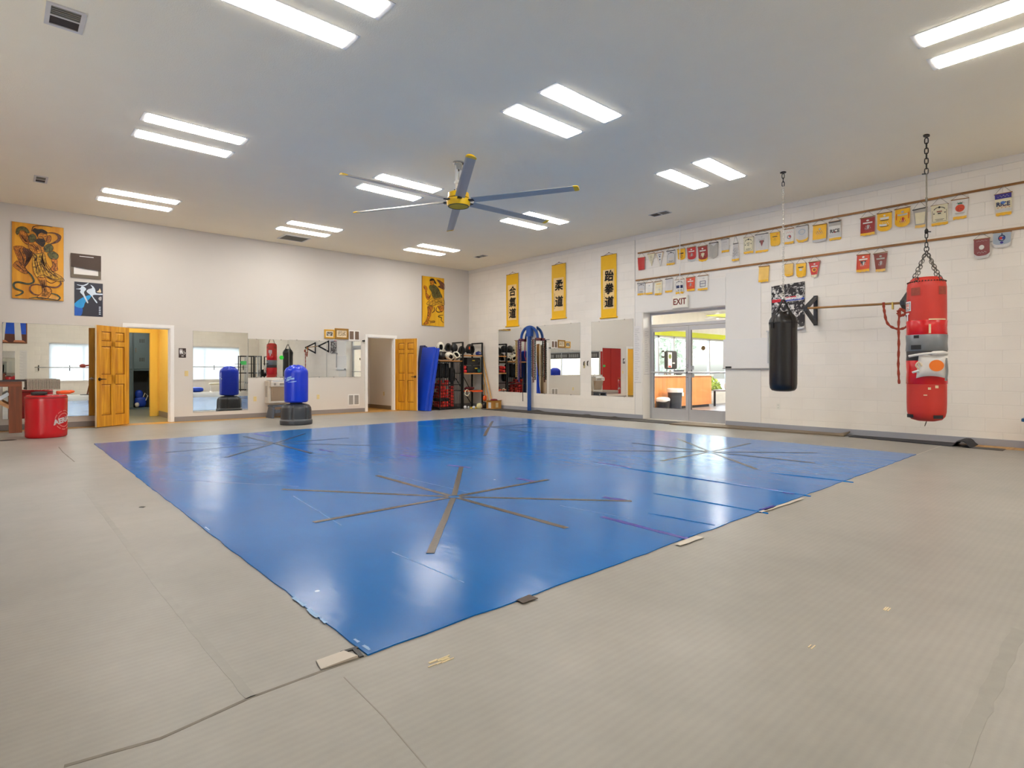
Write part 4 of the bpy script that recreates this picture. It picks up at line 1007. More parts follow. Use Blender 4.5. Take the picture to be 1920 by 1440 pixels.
pennant(1825, 1856, 446, 487, 1, 'round', 'maroon', 'lgrey', [Dk(0, .5, .34, .14, 'white'), Ik(0, .8, .6, .05, 'lgrey'), Ik(0, .12, .7, .03, 'lgrey')], 'maroon pennant with a white burst and white fringe')
pennant(1861, 1896, 433, 466, 1, 'round', 'bluegrey', 'lgrey', [Rg(0, .48, .42, .26, 'navy'), Dk(-.12, .48, .18, .12, 'red'), Dk(.2, .48, .16, .12, 'blue'), Dk(0, .84, .2, .09, 'violet'), B_(0, .2, .06, .12, 'navy')], 'grey blue pennant with red and blue ring hung straight on the lower rail')

# ---------------------------------------------------------------- three yellow calligraphy scrolls
m_scroll = mat('yellow silk', (240, 186, 12), .55, var=.05, scale=10); m_scrollp = mat('tan paper', (242, 206, 142), .7, var=.06, scale=8); m_ink = mat('black ink', (30, 24, 20), .6)
def scroll(label, y0, y1, zt, zb, pt, pb, chars, size):
    y = (y0 + y1) / 2; w_ = y0 - y1
    t = thingB('hanging_scroll', label, 'scroll', y, zt, 'calligraphy scrolls above the mirrors')
    h = zt - zb
    MB().grid(lambda a, b_: (-w_ / 2 + w_ * b_, -.02 - .004 * math.sin(5 * a + 2 * b_), -h * a), 16, 6).build('silk', m_scroll, t)
    MB().grid(lambda a, b_: (-w_ * .36 + w_ * .72 * b_, -.0235 - .004 * math.sin(5 * (zt - pt + (pt - pb) * a) / h + 2 * b_), -(zt - pt) - (pt - pb) * a), 10, 2).build('paper_panel', m_scrollp, t)
    MB().tube([(-w_ / 2 - .03, -.02, -h), (w_ / 2 + .03, -.02, -h)], .019, 10).build('roller', m_scroll, t)
    MB().tube([(-w_ / 2, -.016, .003), (w_ / 2, -.016, .003)], .009, 8).build('top_stave', m_rod, t)
    MB().tube([(-w_ * .3, -.014, .01), (0, -.012, .06), (w_ * .3, -.014, .01)], .004, 5).ball((0, -.01, .062), .012, 5, 8).build('hanging_cord', mat('dark red cord', (96, 52, 40), .7), t)
    for c, z in chars:
        wm = MB()
        for ox, oz in ((-.007, 0), (.007, .002), (0, -.008), (0, .008)):
            q = shift(words_mesh(c, size, .001, shear=.06), w_ * .04 + ox, -.036 - abs(ox) * .02, z - zt + oz)
            o = len(wm.v); wm.v += q.v; wm.f += [tuple(i + o for i in f_) for f_ in q.f]; wm.mi += q.mi
        wm.build('character', m_ink, t, smooth=False)
    mb = MB(); r = random.Random(len(chars) + int(y * 10))
    for k in range(9):
        x = -w_ * .27; z = (pt + pb) / 2 - zt + .02 - k * .048
        mb.ribbon([(x - .014, z + .01), (x + .01, z - .004), (x - .004, z - .016)], .007, -.034)
        mb.ribbon([(x - .006, z + .016), (x + .004, z - .018)], .005, -.034)
    mb.build('small_lettering', m_ink, t, smooth=False)
scroll('yellow calligraphy scroll closest to the room corner', 12.55, 12.03, 3.925, 2.42, 3.62, 2.60, (('合', 3.41), ('氣', 3.09), ('道', 2.77)), .30)
scroll('yellow calligraphy scroll in the middle with only two big characters', 10.70, 10.19, 3.955, 2.52, 3.60, 2.72, (('柔', 3.38), ('道', 2.95)), .30)
scroll('yellow calligraphy scroll nearest to the pennants', 9.01, 8.535, 3.95, 2.425, 3.60, 2.64, (('跆', 3.42), ('拳', 3.11), ('道', 2.79)), .28)

# ---------------------------------------------------------------- mirrors on the block wall
m_mirback = mat('mirror edge', (150, 156, 152), .3)
def mirror(label, wall, a, b_, z0, z1, clips=True):
    t = (thingA if wall == 'A' else thingB)('wall_mirror', label, 'mirror', (a + b_) / 2, z0, 'wall mirrors')
    w_ = abs(b_ - a) / 2; h = z1 - z0
    mb = MB(); mb.cur = 1; mb.box(-w_, w_, -.006, -.001, 0, h); mb.cur = 0
    mb._a([(-w_ + .003, -.0065, .003), (w_ - .003, -.0065, .003), (w_ - .003, -.0065, h - .003), (-w_ + .003, -.0065, h - .003)], [(0, 1, 2, 3)])
    mb.build('glass', [m_mirror, m_mirback], t, smooth=False)
    if clips:
        for x in (-w_ * .6, w_ * .6):
            for z, s_ in ((0, 1), (h, -1)):
                MB().box(x - .012, x + .012, -.011, 0, z - s_ * .012, z + s_ * .014).build('mirror_clip', m_chrome, t, smooth=False, bevel=.002)
    return t
mirror('square wall mirror reflecting the equipment rack', 'B', 12.918, 11.70, .508, 2.352)
mirror('wall mirror beside the blue post, reflecting a pine door', 'B', 11.30, 9.704, .500, 2.365)
mirror('wall mirror nearest the glass door, reflecting something red', 'B', 9.335, 8.055, .508, 2.352)

# ---------------------------------------------------------------- blue post with hoop and hanging ropes
PX, PY = XB - .10, 11.49
m_postblue = mat('blue post paint', (24, 74, 150), .4, var=.1)
t = thing('belt_post', 'blue steel post with an arched hoop between two mirrors', 'post', (PX, PY, 0))
MB().box(-.04, .04, -.04, .04, .01, 2.22).build('post', m_postblue, t, smooth=False, bevel=.006)
MB().box(-.09, .09, -.09, .09, 0, .012).build('base_plate', m_postblue, t, smooth=False)
MB().box(-.05, .06, -.10, .08, 2.08, 2.36).build('head_box', m_postblue, t, smooth=False, bevel=.008)
q = MB()
R_ = .33
arc = [(0, -R_ * math.cos(PI * i / 20), 2.02 + R_ * math.sin(PI * i / 20)) for i in range(21)]
q.tube(arc, .038, 10); q.build('hoop', m_postblue, t)
for s_ in (-1, 1):
    MB().box(-.06, .06, s_ * R_ - .05, s_ * R_ + .05, 1.955, 2.03).build('hoop_end', mat('dark red cap', (110, 34, 44), .5), t, smooth=False, bevel=.006)
    MB().tube([(-.06, s_ * (R_ - .14), 1.985), (-.115, s_ * (R_ - .13), 1.985), (-.115, s_ * (R_ + .16), 1.985)], .01, 6).build('peg', m_chrome, t)
for s_ in (1, -1):
    for k in range(4 if s_ > 0 else 3):
        cols = [(86, 44, 60), (70, 52, 110), (120, 104, 92), (150, 122, 60)] if s_ > 0 else [(92, 88, 78), (120, 72, 62), (70, 74, 66)]
        names = ['dark red knotted rope', 'purple knotted rope', 'grey knotted rope', 'tan knotted rope'] if s_ > 0 else ['grey green knotted rope', 'reddish knotted rope', 'dark olive knotted rope']
        yy = s_ * (R_ - .10 + .058 * k) ; z0 = 1.99; z1 = .95 - .07 * ((k * 2) % 3)
        pts = []; n = 60
        for i in range(n + 1):
            z = z0 + (z1 - z0) * i / n
            pts.append((-.115 - .012 * (k % 2) + .003 * math.sin(i * 1.3 + k), yy + .0025 * math.sin(i * 2.1 + k * 2), z))
        rad = [.02 + .005 * math.sin(i * 1.9 + k) for i in range(n + 1)]
        o = tag(MB().tube(pts, rad, 7).build('knotted_rope', mat('rope %d %d' % (s_, k), cols[k], .8, var=.5, scale=60), loc=(PX, PY, 0)), names[k] + (' on the rack side of the blue post hoop' if s_ > 0 else ' on the door side of the blue post hoop'), 'rope', 'ropes hanging on the blue post')
tag(MB().tube([(PX - .05, PY + .42, 1.98), (PX - .05, PY + .44, 1.55), (PX - .06, PY + .40, 1.42), (PX - .05, PY + .36, 1.5)], .014, 6).build('strap', mat('pink strap', (206, 70, 110), .6)), 'pink strap dangling from the blue post hoop', 'strap')
tag(MB().tube([(PX - .06, PY + .20, .93), (PX - .06, PY + .205, .6), (PX - .06, PY + .2, .27)], .01, 6).build('cord', mat('dark cord', (60, 56, 50), .8)), 'dark cord end hanging low beside the blue post', 'cord')

# ---------------------------------------------------------------- exit sign, cord, whiteboard, wall papers, sockets
y0, z0 = onB(1275, 566, .06)
t = thingB('exit_sign', 'white exit sign with red letters over the glass door', 'exit sign', y0, z0)
MB().box(-.19, .19, -.075, -.012, -.135, .135).build('housing', mat('sign housing', (228, 222, 208), .45), t, smooth=False, bevel=.012)
MB().box(-.175, .175, -.079, -.075, -.12, .12).build('face', mat('sign face', (238, 232, 216), .4), t, smooth=False)
shift(words_mesh('EXIT', .19, .003, bold=.004, sx=.82), 0, -.081, 0).build('letters', mat('exit red', (122, 34, 18), .5), t, smooth=False)
MB().tube([(0, -.066, HC - z0), (0, -.066, .13)], .009, 8).box(-.03, .03, -.086, -.046, HC - z0 - .02, HC - z0).build('conduit', m_white, t)
t = thingB('mounted_whiteboard', 'blank whiteboard with a black eraser between the glass door and black bag', 'whiteboard', 5.33, 1.18)
MB().box(-.48, .49, -.02, .001, 0, .59).build('board', mat('whiteboard face', (232, 229, 224), .25, var=.01), t, smooth=False)
MB().box(-.48, .49, -.05, -.012, -.018, -.002).build('tray', mat('tray aluminium', (166, 164, 160), .4, .4), t, smooth=False, bevel=.003)
tag(MB().box(XB - .046, XB - .021, 5.63, 5.75, 1.181, 1.215).build('eraser', m_black, smooth=False, bevel=.004), 'black felt eraser lying on the whiteboard tray', 'eraser')
t = thingB('hanging_metal_bar', 'slim grey vertical metal bar beside the black bag', 'metal bar', *onB(1441, 652, .03))
MB().box(-.012, .012, -.055, -.024, -.3, .3).build('bar', m_alu, t, smooth=False, bevel=.003); MB().box(-.03, .03, -.06, 0, .3, .33).build('end_cap', m_alu, t, smooth=False)
m_paper = mat('list paper', (226, 222, 218), .7, var=.03, scale=12)
def paper(label, wall, a, b_, z0, z1, seed, reveal=False):
    t = thing('paper_list', label, 'paper', (XB - .012, (a + b_) / 2, z0), RB, 'taped paper lists by the glass door') if not reveal else thing('paper_list', label, 'paper', (XB + .135, GD[1] - .0115, z0), 0, 'taped paper lists by the glass door')
    w_ = abs(a - b_) / 2; h = z1 - z0
    MB().grid(lambda u, v: (-w_ + 2 * w_ * v, -.004 - .003 * math.sin(6 * u), h * u), 8, 2).build('sheet', m_paper, t)
    mb = MB(); r = random.Random(seed); z = .06
    while z < h - .05:
        mb.box(-w_ * .8, -w_ * .8 + r.uniform(.7, 1.5) * w_, -.0085, -.0078, z, z + .008); z += .042
    mb.build('writing', mat('faint print', (176, 172, 170), .7), t, smooth=False)
    MB().box(-w_, w_, -.006, .0135 if not reveal else .0125, -.012, 0).build('lower_edge', mat('paper shade edge', (190, 186, 180), .7), t, smooth=False)
paper('tall white paper list taped to the panel beside the third mirror', 'B', 8.02, 7.83, .86, 2.17, 3)
paper('tall white paper list taped inside the glass door recess', 'B', XB, XB + .2, 1.05, 2.12, 5, True)
t = thingB('wall_hook', 'two small dark hooks with a yellowed mark between two mirrors', 'hook', *onB(1099, 681.5, .02))
MB().tube([(-.07, 0, .05), (-.07, -.03, .03), (-.075, -.03, -.03), (-.07, -.015, -.05)], .012, 6).tube([(.05, 0, .06), (.05, -.03, .04), (.045, -.03, -.03), (.05, -.015, -.05)], .014, 6).build('prongs', m_bronze, t)
MB().box(-.11, -.05, -.004, 0, -.12, .02).build('yellow_stain_plate', mat('yellowed plaster', (206, 190, 140), .7), t, smooth=False)
m_ivory = mat('ivory plastic', (222, 200, 140), .4); m_slot = mat('outlet slots', (90, 76, 50), .6); m_whitepl = mat('white plastic plate', (230, 226, 214), .4)
def outlet(label, wall, a, z, m, kind='outlet', off=0.0):
    nm = 'wall_outlet' if kind == 'outlet' else 'light_switch'
    if isinstance(wall, tuple): t = thing(nm, label, 'outlet', wall, off)
    else: t = (thingA if wall == 'A' else thingB)(nm, label, 'outlet' if kind == 'outlet' else 'switch', a, z)
    MB().box(-.036, .036, -.008, -.0005, -.058, .058).build('plate', m, t, smooth=False, bevel=.003)
    if kind == 'outlet':
        for zz in (.026, -.026):
            mb = MB().lathe([(.016, 0), (.016, .003)], 14)
            mb.v = [(p[0], -.008 - p[2], p[1] + zz) for p in mb.v]
            s_ = mb.build('socket', m, t)
            MB().box(-.008, -.005, -.0118, -.011, zz - .006, zz + .008).box(.005, .008, -.0118, -.011, zz - .006, zz + .008).build('slot', m_slot, s_, smooth=False)
    else: MB().box(-.006, .006, -.018, -.008, -.012, .012).build('toggle', m, t, smooth=False)
outlet('white wall outlet low on the block wall under the black bag', 'B', 4.70, .445, m_whitepl)

# ---------------------------------------------------------------- photo poster and the red and blue lettering
y0, z0 = (4.827 + 4.215) / 2, 1.895
def photo_print(name, scale, c1, c2, lo=.44, hi=.56, seed=0.0):
    m, nt, b = nodes_of(name); L = nt.links
    tc = nt.nodes.new('ShaderNodeTexCoord'); mp = nt.nodes.new('ShaderNodeMapping'); mp.inputs['Location'].default_value = (seed, seed * 2, 0); L.new(tc.outputs['Object'], mp.inputs[0])
    nz = nt.nodes.new('ShaderNodeTexNoise'); nz.inputs['Scale'].default_value = scale; nz.inputs['Detail'].default_value = 6; nz.inputs['Distortion'].default_value = 1.6; nz.inputs['Roughness'].default_value = .62
    L.new(mp.outputs[0], nz.inputs['Vector'])
    cr = nt.nodes.new('ShaderNodeValToRGB'); cr.color_ramp.elements[0].position = lo; cr.color_ramp.elements[0].color = lin(c1); cr.color_ramp.elements[1].position = hi; cr.color_ramp.elements[1].color = lin(c2)
    L.new(nz.outputs['Fac'], cr.inputs[0]); L.new(cr.outputs[0], b.inputs['Base Color']); b.inputs['Roughness'].default_value = .35
    return m
t = thingB('mounted_poster', 'black and white photo poster with a red and blue band behind the black bag', 'poster', y0, z0)
w_, h = .306, .858
def ps(u, v, d=0.0):
    x = -w_ + 2 * w_ * u; z = h * v; y = -.012
    if v < .12: y -= .05 * ((.12 - v) / .12) ** 2 * u
    return (x, y - d, z + .03 * u)
MB().grid(lambda a, b_: ps(b_, a), 24, 8).build('sheet', photo_print('grainy photo print', 9, (32, 26, 30), (226, 222, 216), .5, .60), t)
MB().grid(lambda a, b_: ps(.02 + .42 * b_, .625 + .07 * a, .002), 1, 4).build('red_band', mat('band red', (206, 26, 44), .4), t, smooth=False)
MB().grid(lambda a, b_: ps(.40 + .58 * b_, .615 + .045 * a, .002), 1, 4).build('blue_band', mat('band blue', (28, 66, 170), .4), t, smooth=False)
MB().grid(lambda a, b_: ps(.40 + .35 * b_, .665 + .05 * a, .002), 1, 4).build('upper_red_band', MATS['band red'], t, smooth=False)
m_wht = mat('white print', (236, 234, 232), .4)
shift(words_mesh('taekwondo', .085, .001, bold=.003, sx=.8), .1, -.017, .60).build('lettering', m_wht, t, smooth=False)
shift(words_mesh('ACTION', .07, .001, bold=.002, sx=.8), -.17, -.017, .618).build('headline', m_wht, t, smooth=False)
shift(words_mesh('martial arts academy', .032, .001), .12, -.017, .548).build('small_lettering', m_wht, t, smooth=False)
for u_, v_ in ((.03, .985), (.97, .985), (.03, .14)): MB().tube([(-w_ + 2 * w_ * u_, -.017, h * v_ + .02 * u_), (-w_ + 2 * w_ * u_, .002, h * v_ + .02 * u_)], .006, 6).build('tack', m_chrome, t)
MB().tube([(w_ - .17, -.06, .012), (w_ + .01, -.075, .03)], .02, 8).build('curled_corner', m_wht, t)

# ---------------------------------------------------------------- wooden bar on black wall brackets with red belts
m_brk = mat('black steel bracket', (44, 46, 52), .4, .3)
BX, BZ0, BZ1 = XB - .46, 2.225, 2.20
t = thing('hanging_bar', 'long wooden bar held out from the block wall by two black triangular brackets', 'bar', (BX, 4.025, BZ0))
def bracket(y, z):
    mb = MB()
    for (a, b_) in (((.45, .24), (-.01, .012)), ((.45, -.24), (-.01, -.012))):
        d = Vector((b_[0] - a[0], 0, b_[1] - a[1])); n_ = Vector((-d.z, 0, d.x)).normalized() * .028
        A_, B2 = Vector((a[0], 0, a[1])), Vector((b_[0], 0, b_[1]))
        vs = [A_ + n_, A_ - n_, B2 - n_, B2 + n_]
        mb._a([v + Vector((0, y - .03, z)) for v in vs] + [v + Vector((0, y + .03, z)) for v in vs], [(0, 1, 2, 3), (7, 6, 5, 4), (0, 4, 5, 1), (1, 5, 6, 2), (2, 6, 7, 3), (3, 7, 4, 0)])
    mb.box(.425, .456, y - .032, y + .032, z - .27, z + .27).box(-.04, .0, y - .031, y + .031, z - .035, z + .035)
    return mb
bracket(0, 0).build('bracket', m_brk, t, smooth=False)
bracket(-1.458, BZ1 - BZ0).build('bracket', m_brk, t, smooth=False)
MB().tube([(-.0, .02, .01), (-.0, -1.47, BZ1 - BZ0 + .0)], .019, 12).build('pole', wood('golden brown pole', (166, 118, 48), (120, 82, 30), 3, 'Y', .4, .2), t)
MB().box(-.03, .03, -1.33, -1.31, BZ1 - BZ0 - .09, BZ1 - BZ0 + .025).build('tape_wrap', mat('yellow tape', (206, 176, 90), .5), t, smooth=False)
m_beltred = mat('red belt', (158, 58, 34), .7, var=.35, scale=40)
def belt(label, pts, r, knot=None):
    q = smooth2(pts, 8)
    rad = [r * (1 + .25 * math.sin(i * 1.7)) for i in range(len(q))]
    mb = MB().tube(q, rad, 7)
    if knot:
        k = smooth2(knot, 8); mb.tube(k, [.022 * (1 + .2 * math.sin(i * 1.9)) for i in range(len(k))], 7)
    tag(mb.build('hanging_belt' if knot else 'belt', m_beltred), label, 'belt', 'red belts on the wall bar')
yb = 4.025 - 1.458
belt('red belt looped in a long curve over the wooden bar', [(BX - .02, yb + .26, 2.23), (BX - .025, yb + .25, 2.1), (BX - .02, yb + .2, 1.88), (BX + .02, yb + .06, 1.79), (BX + .05, yb - .06, 1.85), (BX + .06, yb - .08, 2.0)], .018)
belt('red knotted belt hanging straight down from the bracket beside the red bag', [(BX - .04, yb + .02, 2.12), (BX - .05, yb + .045, 1.9), (BX - .045, yb + .045, 1.55), (BX - .05, yb + .05, 1.2), (BX - .045, yb + .04, .92)], .017, [(BX - .055, yb + .06, 2.06), (BX - .06, yb, 2.09), (BX - .05, yb - .05, 2.03), (BX - .04, yb + .02, 2.0), (BX - .055, yb + .06, 2.05)])

# ---------------------------------------------------------------- chains
def link(mb, c, d, up, L_=.042, w_=.013, r=.0035):
    """one oval chain link centred at c, long axis d, flat side towards up"""
    d = Vector(d).normalized(); s_ = d.cross(Vector(up)); s_ = (s_ if s_.length > 1e-4 else d.orthogonal()).normalized()
    pts = []
    for i in range(12):
        q = 2 * PI * i / 12
        k = (L_ / 2 - w_) * (1 if math.cos(q) > 0.01 else -1 if math.cos(q) < -.01 else 0)
        pts.append(Vector(c) + d * (w_ * math.cos(q) + k) + s_ * w_ * math.sin(q))
    mb.tube(pts, r, 5, closed=True)
def chain(mb, a, b_, pitch=.034, **k):
    a, b_ = Vector(a), Vector(b_); d = b_ - a; n = max(1, round(d.length / pitch))
    for i in range(n):
        c = a + d * ((i + .5) / n)
        up = (1, 0.35, 0) if i % 2 == 0 else (-.35, 1, 0)
        link(mb, c, d, up, L_=d.length / n + .012, **k)
m_steel = mat('weathered steel', (96, 90, 80), .35, .8, var=.2); m_zinc = mat('bright zinc chain', (205, 200, 190), .3, .7, var=.1); m_dark = mat('blackened steel', (38, 34, 30), .4, .5)

# ---------------------------------------------------------------- black heavy bag
m_bagblack = mat('black vinyl bag', (30, 27, 25), .32, var=.25, scale=5, bump=.35, bscale=7)
cx, cy = 9.30, 3.868
t = thing('punching_bag', 'black vinyl heavy bag hanging from a long pale chain', 'punching bag', (cx, cy, 0))
def crease(p, q):
    return 1
prof = [(.02, .805), (.1, .80), (.165, .815), (.195, .85), (.206, .92), (.207, 1.2), (.205, 1.5), (.203, 1.75), (.207, 1.86), (.208, 1.9), (.196, 1.945), (.17, 1.985), (.135, 2.02), (.09, 2.045), (.03, 2.05)]
mb = MB(); mb.lathe(prof, 40)
vv = []
for x, y, z in mb.v:
    if z > 1.7:
        a = math.atan2(y, x); k = (z - 1.7) / .35
        f = 1 + .035 * k * math.sin(4 * a + .6) + .018 * k * math.sin(11 * a)
        x, y = x * f, y * f; z += .03 * k * k * math.cos(4 * a)
    f2 = 1 + .012 * math.sin(2.3 * z * 3 + 2 * math.atan2(y, x))
    vv.append((x * f2, y * f2, z))
mb.v = vv
mb.build('body', m_bagblack, t, angle=60)
MB().lathe([(.2095, 1.875), (.2115, 1.88), (.2115, 1.9), (.2095, 1.905)], 40, caps=False).build('seam_band', mat('black webbing', (22, 20, 19), .6), t)
MB().box(-.1, -.093, -.186, -.182, .84, 1.86).build('stitch_line', mat('stitch brown', (70, 50, 48), .6), t, smooth=False)
for k in range(4):
    a = math.radians(45 + 90 * k + 20); c_, s_ = math.cos(a), math.sin(a)
    mb = MB(); rows = [(.209, 1.80), (.214, 1.9), (.175, 2.0), (.05, 2.20), (.016, 2.26)]
    for i in range(len(rows) - 1):
        (r0, z0), (r1, z1) = rows[i], rows[i + 1]
        def pt(r, z, e_, o_): return ((r + o_) * c_ - e_ * s_, (r + o_) * s_ + e_ * c_, z)
        w0, w1 = (.024 if i < 3 else .022), (.024 if i + 1 < 3 else .02)
        mb._a([pt(r0, z0, -w0, .004), pt(r0, z0, w0, .004), pt(r1, z1, w1, .004), pt(r1, z1, -w1, .004), pt(r0, z0, -w0, 0), pt(r0, z0, w0, 0), pt(r1, z1, w1, 0), pt(r1, z1, -w1, 0)],
              [(0, 1, 2, 3), (7, 6, 5, 4), (0, 3, 7, 4), (1, 5, 6, 2)])
    mb.build('strap', MATS['black webbing'], t, smooth=False)
mb = MB(); mb.lathe([(.02, 2.26), (.03, 2.275), (.02, 2.29)], 10); link(mb, (0, 0, 2.31), (0, 0, 1), (1, 0, 0), .08, .02, .005)
mb.build('ring', m_zinc, t)
mb = MB(); chain(mb, (0, 0, 2.34), (0, 0, HC - .22), .036, w_=.0125, r=.0042); mb.build('chain', m_zinc, t)
mb = MB(); chain(mb, (0, 0, HC - .22), (0, 0, HC - .03), .06, w_=.018, r=.006); mb.lathe([(.045, HC - .012), (.045, HC)], 12); mb.build('ceiling_hook', m_dark, t)

# ---------------------------------------------------------------- red heavy bag with tape, target pad and chains
m_bagred = mat('red canvas bag', (196, 48, 34), .5, var=.1, scale=6, bump=.15, bscale=14)
m_redtape = mat('glossy red tape', (206, 18, 24), .25, var=.12, scale=10, bump=.15, bscale=9); m_duct = mat('grey duct tape', (122, 124, 126), .35, .3, var=.15, scale=10, bump=.25, bscale=12)
cx, cy = 9.275, 1.972
t = thing('punching_bag', 'long red heavy bag wrapped in red and grey tape', 'punching bag', (cx, cy, 0))
R = .222
bd = Vector((-cx, -cy, 0)).normalized(); th0 = math.atan2(bd.y, bd.x)     # side of the bag that faces the hall
prof = [(.02, .45), (.1, .455), (.17, .475), (.205, .52), (R - .004, .58), (R, .7), (R, 1.0), (R - .004, 1.3), (R - .006, 1.5), (R, 1.7), (R, 2.0), (R - .002, 2.24), (R - .01, 2.3), (.185, 2.345), (.16, 2.375), (.1, 2.38), (.02, 2.37)]
MB().lathe(prof, 40).build('body', m_bagred, t, angle=60)
def band(z0, z1, dr, nm, m, w_=0.0):
    MB().lathe([(R + dr - .004, z0), (R + dr + .001 + w_, z0 + .01), (R + dr - w_, (z0 + z1) / 2), (R + dr + .001 + w_, z1 - .01), (R + dr - .004, z1)], 40, caps=False).build(nm, m, t, angle=60)
band(1.60, 1.80, .003, 'red_tape_band', m_redtape, .002)
band(1.39, 1.61, .007, 'grey_tape_band', m_duct, .003)
band(.95, 1.27, .004, 'lower_red_tape_band', m_redtape, .002)
band(1.245, 1.41, .002, 'dark_middle_band', mat('worn black leather', (52, 46, 44), .5, var=.4, scale=20), .001)
def patch(a0, a1, z0, z1, d, nm, m, parent=None, n=10):
    """piece of sheet lying on the bag's skin; angles in degrees to the camera-facing line, + towards the doors"""
    def G(u, v):
        a = th0 - math.radians(a0 + (a1 - a0) * v); return ((R + d) * math.cos(a), (R + d) * math.sin(a), z0 + (z1 - z0) * u)
    return MB().grid(G, 4, n).build(nm, m, parent or t)
pl = patch(48, 84, 1.93, 2.06, .006, 'label', mat('label white', (232, 228, 222), .4))
patch(51, 81, 1.945, 2.045, .0075, 'label_border', mat('label blue', (44, 52, 92), .4), pl)
patch(53, 79, 1.952, 2.038, .0085, 'label_field', MATS['label white'], pl)
for a in (57, 64, 71): patch(a, a + 4, 1.985, 2.03, .0105, 'label_letter', mat('label orange', (224, 96, 40), .4), pl, 3)
patch(57, 75, 1.962, 1.972, .0105, 'label_line', MATS['label orange'], pl)
pl = patch(62, 70, 1.80, 1.90, .006, 'white_mark', m_white); patch(56, 84, 1.885, 1.905, .0065, 'white_bar', m_white, pl)
patch(-6, -12, 1.62, 1.74, .009, 'torn_strip', mat('frayed cream', (226, 200, 160), .7)); patch(-6, -62, 1.795, 1.812, .009, 'torn_edge', MATS['frayed cream'])
for a0, a1, z0, z1 in ((-4, -12, .88, .91), (-24, -34, .9, .935), (8, -2, .80, .815)): patch(a0, a1, z0, z1, .006, 'scuff', MATS['frayed cream'])
for a0, a1, z0, z1 in ((20, 36, 1.56, 1.60), (14, 46, 1.41, 1.47), (18, 50, 1.28, 1.33)): patch(a0, a1, z0, z1, .012, 'black_tape_patch', m_black)
for a in (32, -50, 122, -140): patch(a + 15, a - 15, 2.13, 2.235, .006, 'leather_patch', mat('worn leather', (150, 62, 44), .6, var=.3, scale=30))
mb = MB()
for i in range(40):
    a = 2 * PI * i / 40
    mb.ball(((R - .012) * math.cos(a), (R - .012) * math.sin(a), 2.318), (.011, .011, .008), 4, 6)
mb.build('lacing', mat('lace brown', (66, 44, 34), .7), t)
for k in range(4):
    a = th0 + math.radians((32, -50, 122, -140)[k] * -1)
    p = Vector(((R - .015) * math.cos(a), (R - .015) * math.sin(a), 2.33))
    mb = MB(); link(mb, p + Vector((0, 0, -.03)), (0, 0, 1), (math.cos(a), math.sin(a), 0), .06, .022, .005)
    chain(mb, p, (0.004 * math.cos(a), .004 * math.sin(a), 2.74), .045, w_=.016, r=.0045)
    mb.build('chain', m_steel, t)
mb = MB(); link(mb, (0, 0, 2.765), (0, 0, 1), (1, 0, 0), .07, .026, .006); chain(mb, (0, 0, 2.79), (0, 0, 2.98), .065, w_=.016, r=.006)
mb.lathe([(.012, 2.97), (.022, 2.985), (.022, 3.02), (.01, 3.04)], 10); mb.tube([(0, 0, 3.0), (-.0, -.05, 2.99)], .008, 6); mb.build('swivel', m_dark, t)
MB().tube([(0, 0, 3.02), (0, 0, 3.78)], .0085, 8).tube([(0, 0, 3.4), (0, 0, 3.46)], .013, 8).tube([(0, 0, 3.78), (-.0, .05, 3.785)], .008, 6).build('rod', m_steel, t)
mb = MB(); chain(mb, (0, 0, 3.78), (0, 0, HC - .04), .07, w_=.02, r=.007); mb.lathe([(.06, HC - .012), (.062, HC)], 12, sx=1, sy=.6); mb.build('ceiling_hook', m_dark, t)
MB().tube([(.01, 0, .455), (-.03, .0, .42), (-.045, .01, .385), (-.02, .015, .385), (.03, .01, .44)], .005, 6).build('bottom_ring', m_steel, t)
for a in (55, -35, 150): patch(a + 16, a - 16, .50, .545, .004, 'bottom_tab', m_black)
# white foot-target pad strapped to the bag
side = Vector((-bd.y, bd.x, 0))                       # along the bag's visible width
t2 = thing('target_pad', 'white square target pad with an orange dot strapped to the red bag', 'target pad', (cx + bd.x * (R + .06) + side.x * .05, cy + bd.y * (R + .06) + side.y * .05, 1.02), math.atan2(side.y, side.x))
def pad(u, v, d):
    x = -.145 + .31 * v; z = .04 + .27 * u
    k = (2 * u - 1) ** 2 * (2 * v - 1) ** 2; e_ = 1 - max(abs(2 * u - 1), abs(2 * v - 1)) ** 4
    return (x + .03 * (u - .5), -d * (.25 + .75 * e_) + .02, z + .03 * (v - .5) * 0 + .03 * k * (1 if u > .5 else -1))
m_padw = mat('white pad vinyl', (216, 210, 202), .45, var=.08, scale=10, bump=.3, bscale=10)
mb = MB(); mb.grid(lambda u, v: pad(u, v, .05), 12, 12).grid(lambda u, v: pad(u, 1 - v, -.02), 12, 12); mb.build('pad', m_padw, t2)
def dot(u, v):
    q = 2 * PI * v; return (.055 + .078 * u * math.cos(q), -.034 - .0 * u, .175 + .074 * u * math.sin(q))
MB().grid(dot, 3, 24).build('orange_dot', mat('orange print', (238, 120, 30), .45), t2)
MB().tube(smooth2([(-.24, .02, .30), (-.1, -.03, .325), (.02, -.045, .335), (.12, -.03, .34), (.165, .0, .33)], 5), [.016] * 10 + [.026] * 6 + [.022] * 5, 8).build('rolled_strap', m_padw, t2)
MB().tube(smooth2([(-.13, .0, .13), (-.16, -.03, .18), (-.13, -.04, .22), (-.1, -.02, .17)], 5), .012, 6).build('strap_loop', mat('cream strap', (226, 206, 176), .6), t2)
MB().tube([(-.2, -.01, .085), (-.13, -.025, .11)], .016, 6).build('strap_end', m_padw, t2)
MB().tube(smooth2([(.155, 0, .27), (.165, -.02, .1), (.15, -.01, -.02)], 6), .014, 6).build('side_strap', mat('grey strap', (132, 130, 126), .6), t2)

